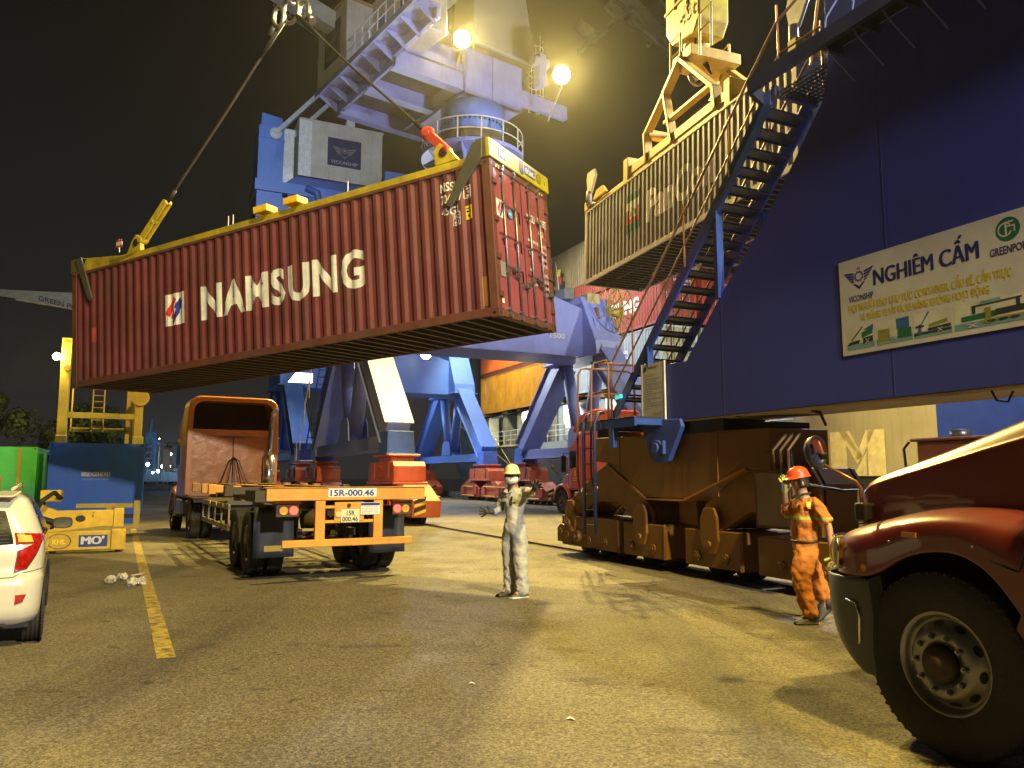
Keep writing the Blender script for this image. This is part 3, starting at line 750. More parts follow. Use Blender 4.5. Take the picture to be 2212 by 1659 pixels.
text("45t", blk, M_BLACK, (hx - .25, hy - .605, z1 + 4.40), (1,0,0), (0,0,1), .50, 1.0, .02)
poly(blk, M_BLACK, (hx - .85, hy - .553, z1 + 4.70), (1,0,0), (0,0,1), [rect2(0, 0, .42, .38)], 'opening', .003)
g = MB(); g.cyl((hx, hy, z1 + 4.15), (hx, hy, z1 + 3.55), .42, .42, n=16, m=0); g.cyl((hx, hy, z1 + 3.75), (hx, hy, z1 + 3.25), .25, .2, n=14, m=1); g.done('swivel', [M_YEL, M_DARK], H2)
g = MB(); zc = z1 + 3.10
g.tube([(hx, hy, zc + .55), (hx, hy, zc + .35), (hx + .25, hy, zc + .1), (hx + .28, hy, zc - .15), (hx + .1, hy, zc - .38), (hx - .15, hy, zc - .36), (hx - .3, hy, zc - .12)], [.14, .13, .13, .14, .14, .12, .05], 12)
g.tube([(hx, hy + .25*math.cos(k), zc - .3 + .35*math.sin(k)) for k in [i*2*PI/16 for i in range(16)]], .07, 8, closed=True)
g.done('hook', M_STEEL, H2)
g = MB()
for k in range(5): g.tube([(hx + .15*k - .3, hy - .2, z1 + 4.3), (hx + .3*math.sin(k*2) + .1, hy - .3, z1 + 3.4), (hx + .6, hy - .2, z1 + 2.9 + .1*k), (hx + 1.0, hy - .1, z1 + 2.3)], .035, 6)
g.done('hose', M_DARK, H2)
g = MB()
for x in (-.5, .5): g.tube([(hx + x, hy, z1 + 8.4), (hx + x, hy, z1 + 22)], .03, 6)
g.done('hoist_rope', M_CABLE, H2)
# ------------------------------------------------------------------ blue gantry crane on the landside rail
GT, GS = 8.5, 10.7
GC = qthing('gantry_crane', 'huge dark blue gantry crane leg on brown orange rail bogies, stair climbing its sloped edge', 'crane', GT, GS)
def q(T0=GT, S0=GS):
    g = MB(); g.M = Matrix.Translation((-T0, -S0, 0)); return g
def sprism(g, pts, T0, T1, m=0): return g.prism([(T0, s, z) for s, z in pts], (T1 - T0, 0, 0), m)
# sill beam and leg plate
g = q()
sprism(g, [(10.58, 2.52), (10.58, 3.50), (9.98, 3.47), (9.05, 4.42), (8.15, 5.22), (7.45, 6.0), (6.98, 6.55), (6.87, 7.0), (6.85, 26), (-6, 26), (-6, 2.52)], 7.85, 8.85)
g.done('leg_plate', M_GBLUE, GC, bevel=.008)
g = q()
for s in (9.1, 6.15, 4.2): g.box(7.848, 7.8495, s - .006, s + .006, 2.55, 4.4 if s > 9 else 12)
g.box(7.84, 8.86, 7.0, 10.6, 3.48, 3.50) if False else None
g.done('weld_seam', mat('seam_blue', (.028, .04, .26), .6), GC)
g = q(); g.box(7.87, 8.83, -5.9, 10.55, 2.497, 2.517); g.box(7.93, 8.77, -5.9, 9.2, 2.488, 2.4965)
g.done('underside_plate', mat('underside_lit_beige', (.46, .38, .25), .55, var=.3, scale=1.5, dirt=.3), GC)  # warm light on the underside put into its beige
g = q(); g.box(7.95, 8.8, 9.25, 10.4, 2.30, 2.495); g.done('dark_gap_block', M_BLACK, GC)  # black block stands in for the dark opening above the balance beam
g = q(); g.tube([(8.05, 7.6, 2.49), (8.1, 7.5, 2.45), (8.3, 7.6, 2.3)], .022, 6); g.tube([(7.9, 5.05, 2.49), (7.9, 5.0, 2.38), (7.92, 4.9, 2.36), (7.94, 4.85, 2.47)], .012, 6); g.tube([(7.9, 8.9, 2.49), (8.3, 8.2, 2.47), (8.6, 7.9, 2.47)], .01, 6)
g.done('hose', M_BLACK, GC)
# main balance beam
g = q()
sprism(g, [(13.15, 2.36), (8.34, 2.30), (8.34, 1.70), (8.84, 1.72), (10.30, 1.24), (11.37, 1.24), (12.63, 1.86), (13.1, 1.9)], 8.0, 9.15)
mb = g.done('balance_beam', M_BOGIE, GC, bevel=.012)
g = q()
for a, b in (((8.84, 1.715), (10.32, 1.215)), ((10.32, 1.215), (11.37, 1.215)), ((11.37, 1.215), (12.63, 1.84))):
    g.beam((8.575, a[0], a[1]), (8.575, b[0], b[1]), 1.22, .03)
g.box(7.985, 7.998, 9.45, 9.462, 1.3, 2.3); g.box(7.985, 7.998, 12.2, 12.212, 1.7, 2.33)
g.done('flange', mat('bogie_edge', (.36, .15, .04), .5, rust=.2), mb)
g = q(); g.box(8.2, 8.9, 8.45, 9.0, 2.30, 2.40); g.done('pad', M_DARK, mb)
# blue pivot lugs with their pin
for T0 in (7.80, 9.25):
    g = q(); sprism(g, [(11.25, 2.60), (10.12, 2.54), (10.08, 2.42), (10.45, 1.86), (10.55, 1.83), (10.86, 1.83), (10.95, 1.90), (11.22, 2.5)], T0, T0 + .09)
    g.cyl((T0 - .04, 10.72, 2.08), (T0 + .0, 10.72, 2.08), .135, n=20); g.cyl((T0 - .08, 10.72, 2.08), (T0 - .04, 10.72, 2.08), .09, n=20)
    g.box(T0 - .06, T0 - .0, 10.50, 10.56, 1.97, 2.2)
    g.done('pivot_lug', mat('lug_blue', (.035, .07, .34), .5, var=.15), GC, bevel=.012)
# equalizers
def equalizer(pts, feet, pin):
    g = q(); sprism(g, pts, 8.09, 8.16); sprism(g, pts, 8.84, 8.91)
    sprism(g, [(p[0], p[1]) for p in pts], 8.2, 8.8)
    eq = g.done('equalizer_beam', M_BOGIE, GC, bevel=.008)
    g = q()
    for s in feet:
        for T0 in (7.955, 8.99): g.prism([(T0, s - .19, .98), (T0, s - .21, .62), (T0, s - .13, .42), (T0, s + .06, .40), (T0, s + .19, .58), (T0, s + .2, .95), (T0, s + .1, 1.12), (T0, s - .12, 1.12)], (.05, 0, 0)); g.cyl((T0 - .03, s, .55), (T0 + .06, s, .55), .06, n=14)
    g.done('foot_lug', M_BOGIE, eq, bevel=.006)
    return eq
equalizer([(9.90, .80), (9.90, 1.17), (8.96, 1.70), (8.7, 1.74), (7.7, 1.72), (7.55, 1.5), (7.55, .80), (7.9, .80), (8.42, 1.08), (8.9, 1.08), (9.45, .80)], (9.68, 7.75), 8.8)
equalizer([(14.32, .80), (14.32, 1.08), (13.1, 1.74), (12.75, 1.86), (12.4, 1.70), (11.55, 1.22), (11.3, 1.0), (11.3, .78), (11.85, .78), (12.4, 1.12), (13.3, 1.12), (13.85, .80)], (14.05, 11.55), 12.8)
g = q(); sprism(g, [(10.9, .80), (10.9, 1.23), (10.45, 1.23), (10.40, .80)], 8.35, 8.75); g.done('spacer_block', M_BOGIE, GC)
# wheel boxes
def wheel_box(s0, s1, z1, wheels, gear=False):
    g = q(); g.box(8.0, 9.0, s0, s1, .20, z1); g.box(7.985, 9.015, s0 + .02, s0 + .05, .19, z1 + .01)
    bx = g.done('wheel_truck', M_BOGIE, GC, bevel=.012)
    for w in wheels:
        g = q(); g.lathe([(.05, -.11), (.30, -.11), (.30, -.07), (.27, -.06), (.27, .06), (.30, .07), (.30, .11), (.05, .11)], 28, axis='X', c=(8.5, w, .318)); g.done('rail_wheel', M_DARK, bx)
        g = q()
        for T0, d in ((7.998, -1), (9.002, 1)):
            g.cyl((T0, w, .36), (T0 + d*.025, w, .36), .085, n=18); g.cyl((T0 + d*.025, w, .36), (T0 + d*.04, w, .36), .04, n=12)
            for k in range(6): a = k*PI/3; g.cyl((T0 + d*.02, w + .065*math.cos(a), .36 + .065*math.sin(a)), (T0 + d*.035, w + .065*math.cos(a), .36 + .065*math.sin(a)), .011, n=6)
        g.done('axle_hub', M_BOGIE, bx)
    if gear:
        g = q()
        for s, z, r in ((14.30, .47, .16), (14.05, .42, .20), (13.75, .40, .13), (14.1, .66, .10)):
            g.cyl((7.90, s, z), (8.0, s, z), r, n=22); g.cyl((7.87, s, z), (7.9, s, z), r*.45, n=14)
            for k in range(8): a = k*PI/4; g.cyl((7.885, s + r*.78*math.cos(a), z + r*.78*math.sin(a)), (7.9, s + r*.78*math.cos(a), z + r*.78*math.sin(a)), .014, n=6)
        g.box(7.98, 9.02, 14.4, 14.62, .25, .55); g.done('drive_gear', M_BOGIE, bx, bevel=.006)
    return bx
wheel_box(12.26, 14.45, .80, (12.75, 13.35, 14.1), True)
wheel_box(10.84, 12.12, .78, (11.2, 11.85))
wheel_box(8.98, 10.32, .77, (9.35, 10.0))
wheel_box(7.0, 8.66, .75, (7.45, 8.2))
g = q(); g.box(7.75, 8.0, 7.7, 8.4, .9, 1.65); g.box(7.74, 7.75, 7.74, 8.36, .94, 1.61)
for k in range(3): g.tube([(7.8, 7.8 + .12*k, 1.6), (7.75, 7.75 + .14*k, 1.95), (7.95, 7.7 + .12*k, 2.2)], .02, 6)
g.done('junction_box', mat('cabinet_brown', (.08, .05, .03), .6), GC)
g = q(); g.tube([(7.97, 8.35, 1.95), (7.97, 7.9, 1.93), (7.97, 7.9, 1.75), (7.9, 7.6, 1.5), (8.2, 7.3, 1.42), (8.6, 7.3, 1.42)], .022, 6); g.done('conduit', M_BLACK, GC)
# stair
g = q()
def strz(z): return 12.18 - (z - 2.72) * .995
for T0 in (7.82, 8.60):
    sprism(g, [(strz(2.62) + .06, 2.60), (strz(2.62) - .16, 2.60), (strz(6.95) - .10, 6.90), (strz(6.95) - .1, 7.12), (strz(6.95) + .05, 7.12), (strz(6.90) + .10, 6.98)], T0, T0 + .045)
g.done('stringer', M_GBLUE2, GC, bevel=.004)
for k in range(19):
    z = 3.03 + .213 * k; s = strz(z) + .0
    g = q(); g.box(7.866, 8.60, s - .16, s + .09, z - .02, z + .012); g.box(7.866, 8.60, s + .085, s + .10, z - .05, z + .012); g.done('stair_tread', mat('tread_dark', (.025, .03, .06), .5), GC)
for s, z0_, z1_ in ((9.12, 4.33, 5.72), (11.0, 3.5, 3.86)):
    g = q(); g.box(7.84, 7.93, s - .03, s + .09, z0_, z1_); g.box(7.80, 7.84, s - .035, s - .01, z0_, z1_)
    g.box(8.5, 8.6, s - .3, s - .2, z0_ + .3, z1_); g.done('stair_bracket', M_GBLUE2, GC)
# lower landing with ladder
g = q(); g.box(7.25, 8.62, 10.62, 12.35, 2.57, 2.60, 1)
for T0 in (7.25, 8.58): g.box(T0, T0 + .05, 10.6, 12.42, 2.44, 2.60)
for s in (10.6, 11.45, 12.37): g.box(7.3, 8.58, s, s + .06, 2.46, 2.57)
g.box(7.25, 7.33, 11.25, 11.4, 2.1, 2.44); g.box(8.3, 8.42, 11.2, 11.4, 2.1, 2.44)
g.done('landing', [M_GBLUE2, M_DARK], GC, bevel=.004)
g = q()
for s in (12.10, 11.72): g.tube([(7.36, s, 2.75), (7.25, s, 2.72), (7.16, s, 2.55), (7.16, s, .58)], .032, 8)
for k in range(7): g.tube([(7.16, 12.10, .75 + .27*k), (7.16, 11.72, .75 + .27*k)], .013, 6)
g.done('ladder', mat('ladder_blue', (.01, .025, .10), .5), GC)
g = q()
for s, z0_, z1_ in ((12.34, 1.3, 3.62), (11.86, 1.3, 3.66)):
    g.tube([(7.3, s, z0_ + .12), (7.22, s, z0_), (7.18, s, z0_ + .2), (7.16, s, z0_ + .5), (7.2, s, z1_ - .12), (7.26, s, z1_ - .02), (7.36, s, z1_), (8.3, s + .0, z1_), (8.42, s, z1_ - .06), (8.45, s, z1_ - .3), (8.45, s, 2.6)], .022, 8)
    g.tube([(7.19, s, 3.1), (8.45, s, 3.1)], .018, 6)
g.tube([(7.26, 11.86, 3.64), (7.26, 11.45, 3.64), (7.26, 11.40, 3.55), (7.26, 11.40, 2.6)], .022, 8); g.tube([(7.26, 11.86, 3.1), (7.26, 11.4, 3.1)], .018, 6)
g.tube([(8.45, 12.34, 3.6), (8.45, 11.0, 3.6)], .018, 6); g.tube([(8.45, 12.34, 3.1), (8.45, 11.0, 3.1)], .018, 6)
g.done('landing_rail', M_PIPE, GC)
g = q()
for T0 in (7.80, 8.66):
    top = [(T0, 12.14, 2.62), (T0, 12.14, 3.60), (T0, 12.08, 3.76), (T0, 7.70, 8.02), (T0, 7.62, 8.06), (T0, 6.9, 8.3)] if T0 < 8 else [(T0, 12.14, 2.62), (T0, 12.14, 3.7), (T0, 7.7, 8.02), (T0, 6.9, 8.05)]
    g.tube(top, .021, 8); g.tube([(T0, 12.10, 3.2), (T0, 7.65, 7.55), (T0, 6.9, 7.55)], .017, 6)
    for s in (11.42, 9.88, 8.75, 7.66):
        z = 2.72 + (12.18 - s) / .995; g.tube([(T0, s, z - .02), (T0, s, z + 1.03)], .017, 6)
    g.tube([(T0, 7.1, 7.1), (T0, 6.9, 8.05)], .02, 6)
g.done('stair_handrail', M_PIPE, GC)
g = q(); g.box(7.79, 7.80, 11.93, 11.99, 3.02, 3.10) ; g.box(7.78, 7.80, 11.78, 11.99, 3.03, 3.10); g.done('reflector', glow('cyan_reflector_glow', (.05, .8, .8), .8), GC)  # reflector's shine put in as emission, it is no lamp
# upper walkway
g = q(); g.box(7.42, 7.50, -2, 7.9, 7.0, 7.2); g.box(7.82, 8.66, 7.78, 7.85, 7.0, 7.15)
g.box(7.5, 7.845, -2, 6.6, 7.12, 7.14, 1)
for k in range(16): s = 6.6 - .55*k; g.box(7.5, 7.845, s, s + .05, 7.0, 7.12)
g.beam((7.46, 7.9, 7.1), (7.86, 8.05, 7.06), .06, .2)
g.done('walkway', [mat('walkway_blue', (.02, .028, .11), .5), M_DARK], GC)
g = q(); 
for k in range(13):
    s = 6.9 + .075*k; g.box(7.84, 8.62, s, s + .01, 7.03, 7.05)
for k in range(9):
    t = 7.86 + .09*k; g.box(t, t + .01, 6.9, 7.8, 7.028, 7.048)
g.done('grating', M_DARK, GC)
g = q()
for k in range(9):
    s = 6.55 - .42*k
    g.tube([(7.47, s, 7.2), (7.46, s - .04, 7.35), (7.62, s - .25, 7.75), (7.66, s - .3, 8.1)], .014, 6)
    g.tube([(7.47, s, 7.0), (7.5, s - .03, 6.9), (7.82, s - .12, 6.55)], .012, 6)
g.tube([(7.66, 6.4, 8.1), (7.66, -2, 8.1)], .02, 6)
g.done('walkway_bracket', mat('bracket_blue', (.06, .09, .34), .5), GC)
bpy.context.view_layer.update()

# signs on the gantry
def qlocal(T, S, z): return Q(T, S, z)
SG = thing('warning_sign', 'large white safety banner reading NGHIEM CAM with small pictures, fixed to the blue gantry leg', 'sign', Q(7.845, 6.85, 3.10), A)
# local frame on the plate: right of the viewer = -y (towards smaller S), up = z, face -x
M_SIGN = mat('banner_white', (.50, .51, .55), .6, var=.12, scale=2, dirt=.2)
M_NAVY = mat('print_navy', (.015, .02, .20), .6, var=.05); M_PYEL = mat('print_yellow', (.52, .46, .03), .6, var=.1); M_PGRN = mat('print_green', (.01, .12, .07), .6)
M_PDARK = mat('print_dark', (.02, .03, .035), .6); M_PSKY = mat('print_sky', (.50, .52, .50), .6); M_PBLU = mat('print_blue', (.03, .10, .35), .6); M_PTEAL = mat('print_teal', (.14, .28, .34), .6)
M_POLI = mat('print_olive', (.22, .22, .04), .6)
Wd, Hg = 2.62, 1.20
g = MB(); g.box(-.002, 0, -Wd, 0, 0, Hg); g.done('banner', M_SIGN, SG)
ux, uy = (0, -1, 0), (0, 0, 1)
def sp(polys, m, lift=.0006, name='print'): return poly(SG, m, (-.002, 0, 0), ux, uy, polys, name, lift)
def st(s, x, y, h, w=None, m=M_NAVY, bold=.02, al='LEFT'): return text(s, SG, m, (-.0030, -x, y), ux, uy, h, w, bold, align=al)
strike("NGHIÊM CẤM", SG, M_NAVY, (-.0030, -.50, .80), ux, uy, .20, 1.32, .006, 4)
# serifs
st("VICONSHIP", .13, .66, .075, .36, M_NAVY, .02); st("GREENPORT", 1.93, .77, .085, .42, M_NAVY, .02)
strike("MỌI NGƯỜI VÀO KHU VỰC CONTAINER, CẨU BÊ, CẨM TRỤC", SG, M_PYEL, (-.0030, -.12, .53), ux, uy, .095, 2.02, .004, 3)
strike("XE NÂNG XETẢI VÀ XE HÀNG KHÔNG HOẠT ĐỘNG", SG, M_PYEL, (-.0030, -.28, .40), ux, uy, .09, 1.62, .004, 3)
# winged anchor emblem
em = []
for k in range(4):
    y = 1.02 - .035*k; w = .15 - .028*k
    em.append([(.27 - .05, y - .026), (.27 - .05, y), (.27 - .05 - w, y + .02), (.27 - .05 - w + .03, y - .012)])
    em.append([(.37 + .0, y - .026), (.37, y), (.37 + w, y + .03), (.37 + w - .03, y - .002)])
em += ring2(.295, .965, .045, .062, 16) + ring2(.295, 1.065, .012, .02, 10)
em += [[(.295 + .062*math.cos(a), .965 + .062*math.sin(a)), (.295 + .085*math.cos(a + .12), .965 + .085*math.sin(a + .12)), (.295 + .062*math.cos(a + .24), .965 + .062*math.sin(a + .24))] for a in [i*PI/5 for i in range(10)]]
em += [[(.21, .87), (.295, .80), (.38, .88), (.36, .89), (.295, .84), (.23, .885)]]
sp(em, M_NAVY)
poly(SG, [M_PGRN, M_SIGN], (-.002, 0, 0), ux, uy, [(disc2(2.13, 1.02, .125, 32), 0, .0006)] + [(p, 1, .0010) for p in ring2(2.10, 1.02, .06, .075, 20)[2:-1]] + [(rect2(2.10, .95, 2.12, 1.1), 1, .0010), (rect2(2.12, 1.04, 2.2, 1.055), 1, .0010), (rect2(2.19, .98, 2.205, 1.055), 1, .0010), (rect2(2.12, 1.085, 2.19, 1.1), 1, .0010)], 'green_emblem')
# pictures
pics = []
def pic(x0, x1, items):
    pics.append((rect2(x0, .06, x1, .34), 4, .0005)); pics.append((rect2(x0, .06, x1, .13), 3, .0008))
    for p, m, l in items: pics.append(([(x0 + a*(x1-x0), .06 + b*.28) for a, b in p], m, .0011 + .0003*l))
X = lambda cx, cy, w: [([(cx-w, cy-w*1.2), (cx-w+.03, cy-w*1.2), (cx+w, cy+w*1.2), (cx+w-.03, cy+w*1.2)], 7, 4), ([(cx+w, cy-w*1.2), (cx+w-.03, cy-w*1.2), (cx-w, cy+w*1.2), (cx-w+.03, cy+w*1.2)], 7, 4)]
pic(.07, .47, [([(.0, .2), (.45, .25), (.5, .4), (.1, .35)], 0, 0), ([(.55, .45), (.95, .6), (.95, .85), (.55, .7)], 1, 0), ([(.15, .42), (.2, .4), (.62, .95), (.58, .97)], 0, 1), ([(.6, .2), (.95, .25), (.95, .5), (.6, .45)], 2, 1), ([(.6, .8), (.98, .75), (.98, 1.0)], 5, 1)] + X(.75, .3, .08))
pic(.50, .98, [([(.05, .15), (.38, .15), (.38, .65), (.05, .65)], 6, 0), ([(.60, .15), (.98, .15), (.98, .55), (.60, .58)], 1, 0), ([(.58, .56), (.93, .56), (.93, 1.0), (.58, .98)], 5, 1)] + X(.5, .25, .08))
pic(1.0, 1.46, [([(.0, .1), (.98, .14), (.98, .24), (.0, .2)], 2, 0), ([(.1, .15), (.22, .15), (.2, .55), (.14, .55)], 5, 1), ([(.05, .42), (.28, .42), (.28, .5), (.05, .5)], 2, 2), ([(.18, .5), (.22, .52), (.45, 1.0), (.4, 1.0)], 5, 2), ([(.42, .38), (.9, .48), (.9, .62), (.42, .5)], 6, 2), ([(.38, .24), (.98, .28), (.98, .4), (.38, .34)], 2, 1)] + X(.7, .22, .07))
pic(1.49, 2.50, [([(.08, .3), (.45, .32), (.45, .55), (.08, .5)], 1, 0), ([(.45, .35), (.8, .38), (.8, .6), (.45, .58)], 2, 1), ([(.2, .55), (.24, .55), (.24, .85), (.2, .85)], 2, 1), ([(.66, .55), (.7, .55), (.7, .88), (.66, .88)], 2, 1), ([(.2, .8), (.72, .84), (.72, .9), (.2, .86)], 2, 2), ([(.3, .85), (.52, .87), (.5, 1.0), (.3, .97)], 3, 3), ([(.34, .1), (.4, .1), (.4, .7), (.34, .7)], 6, 3), ([(.3, .15), (.9, .2), (.9, .3), (.3, .25)], 6, 2)] + [(disc2(a, .18, .05, 10), 2, 3) for a in (.4, .52, .64)] + X(.2, .12, .06))
poly(SG, [M_PDARK, M_PGRN, M_PDARK, M_PTEAL, M_PSKY, M_PBLU, M_POLI, M_SIGN], (-.002, 0, 0), ux, uy, [(p, m, l) for p, m, l in pics], 'photo_print', 0)

NB = thing('notice_board', 'narrow upright white rules board at the end of the blue sill beam', 'sign', Q(7.83, 11.16, 2.57), A)
g = MB(); g.box(-.02, 0, -.62, 0, 0, .98); g.box(-.024, .004, -.65, -.62, -.01, .99, 1); g.box(-.024, .004, 0, .03, -.01, .99, 1); g.done('board', [M_SIGN, mat('board_edge', (.55, .57, .62), .4)], NB)
M_INK = mat('ink', (.02, .02, .02), .7)
def nt_(s, x, y, h, w, m=M_INK, bold=.0): return text(s, NB, m, (-.023, -x, y), ux, uy, h, w, bold)
nt_("GREEN PORT", .19, .89, .035, .27, bold=.03)
poly(NB, M_PGRN, (-.021, 0, 0), ux, uy, [disc2(.085, .89, .045, 16)], 'emblem', .002)
nt_("NỘI QUY", .13, .77, .035, .30, M_PYEL, .03)
for i, (s, w) in enumerate((("AN TOÀN LAO ĐỘNG", .42), ("KHU VỰC CẦU TÀU", .34), ("1. Mọi người phải đội mũ bảo hộ", .50), ("và tuân theo chỉ dẫn", .40), ("2. Cấm đứng dưới hàng đang cẩu", .50), ("và thiết bị", .22), ("3. Chỉ người có trách nhiệm", .50), ("được vào khu vực này", .32), ("4. Cấm hút thuốc, giữ vệ sinh", .50), ("chung", .16), ("5. Báo ngay khi có sự cố", .50), ("cho cán bộ trực", .50), ("ca trực", .18))):
    nt_(s, .08, .70 - .042*i, .017, w, bold=.01)
nt_("XÍ NGHIỆP XẾP DỠ", .30, .10, .016, .27); nt_("PHÒNG AN TOÀN", .32, .065, .016, .22)
# second leg's far part: the gantry's other foot further right is out of the picture
# ------------------------------------------------------------------ portal slewing cranes
def ray_(u, v):
    pt = math.atan(200.5 / 1660.0); x = (u - 1106) / 1660.0; y = -(v - 829.5) / 1660.0
    return Vector((x, math.cos(pt) - y*math.sin(pt), math.sin(pt) + y*math.cos(pt)))
def at(u, v, Y):
    d = ray_(u, v); return Vector((0, 0, 1.6)) + d * (Y / d.y)
M_LILAC = mat('crane_pale_blue', (.22, .27, .62), .5, var=.15, scale=.9, streak=.2, dirt=.12, rust=.05)
M_HOUSE = mat('house_white', (.50, .50, .46), .55, var=.15, scale=1, streak=.35, dirt=.2)
M_SODG = glow('sodium_lamp_glass', (1.0, .70, .20), 100)
M_WHG = glow('white_lamp_glass', (.85, .95, 1.0), 150)
def lampfix(parent, p, aim, mat_, r=.25, name='floodlight'):
    p = Vector(p); aim = Vector(aim).normalized(); g = MB()
    g.cyl(p - aim*.32, p, r*.6, r*1.05, 20, 0); g.cyl(p, p + aim*.03, r*1.05, r*1.05, 20, 0)
    f = g.done(name, M_GREY, parent)
    g = MB(); g.lathe([(0.001, .12), (r*.45, .10), (r*.8, .05), (r, 0)], 24)
    m = Vector((0, 0, 1)).rotation_difference(aim).to_matrix().to_4x4(); m.translation = p + aim*.035
    for v in g.bm.verts: v.co = m @ v.co
    return g.done('lamp_glass', mat_, f)
def bogie(C, T, S, T0, S0, long=1, hz=True):
    """orange bogie set under one portal leg"""
    b = thing('bogie', None, None, (T - T0, S - S0, 0), parent=C) if False else None
    g = q(T0, S0); g.box(T - .62, T + .62, S - 1.05, S + 1.05, 2.34, 2.42); g.box(T - .45, T + .45, S - .8, S + .8, 2.1, 2.34)
    g.prism([(T - .6, S - 1.7, 1.42), (T - .6, S - 1.7, 1.98), (T - .6, S - 1.52, 2.15), (T - .6, S + 1.52, 2.15), (T - .6, S + 1.7, 1.98), (T - .6, S + 1.7, 1.42)], (1.2, 0, 0))
    g.box(T - .66, T + .66, S - 1.8, S + 1.8, 1.34, 1.42)
    up = g.done('bogie_housing', M_ORANGE, C, bevel=.02)
    g = q(T0, S0)
    for s in (-1, .9): g.prism([(T - .64, S + s - .2, 2.1), (T - .64, S + s + .2, 2.1), (T - .64, S + s + .12, 1.55), (T - .64, S + s - .12, 1.55)], (.035, 0, 0)); 
    for k in range(10): a = k*PI/5; g.cyl((T - .64, S + .3*math.cos(a), 1.75 + .24*math.sin(a)), (T - .6, S + .3*math.cos(a), 1.75 + .24*math.sin(a)), .02, n=6)
    g.done('lug', M_ORANGE, up)
    for s in (-1, 1):
        cs = S + s*1.85
        g = q(T0, S0); g.prism([(T - .5, cs - 1.7, .25), (T - .5, cs - 1.75, .8), (T - .5, cs - .6, 1.32), (T - .5, cs + .6, 1.32), (T - .5, cs + 1.75, .8), (T - .5, cs + 1.7, .25)], (1.0, 0, 0))
        for k in (-1, 1): g.box(T - .6, T + .6, cs + k*1.1 - .3, cs + k*1.1 + .3, .42, .95)
        tr = g.done('wheel_truck', M_ORANGE, C, bevel=.02)
        g = q(T0, S0)
        for z in (.95, .35): g.tube([(T - .62, cs - 1.0, z), (T - .62, cs + 1.0, z)], .03, 6)
        g.done('grab_bar', M_HAZ_Y, tr)
        if hz:
            for e in (-1, 1):
                yy = cs + e*1.76; g = q(T0, S0); 
                for k in range(4):
                    z = .3 + .14*k; g.face([(T - .45, yy + e*.02, z), (T - .05, yy + e*.02, z + .14 if k < 3 else z), (T - .05, yy + e*.02, z + .24), (T - .45, yy + e*.02, z + .1)], 0 if k % 2 else 1)
                g.done('hazard_stripe', [M_BLACK, M_HAZ_Y], tr)
        for w in (-1.2, -.4, .4, 1.2):
            g = q(T0, S0); g.lathe([(.05, -.09), (.27, -.09), (.24, -.06), (.24, .06), (.27, .09), (.05, .09)], 16, axis='X', c=(T, cs + w, .29)); g.done('rail_wheel', M_DARK, tr)
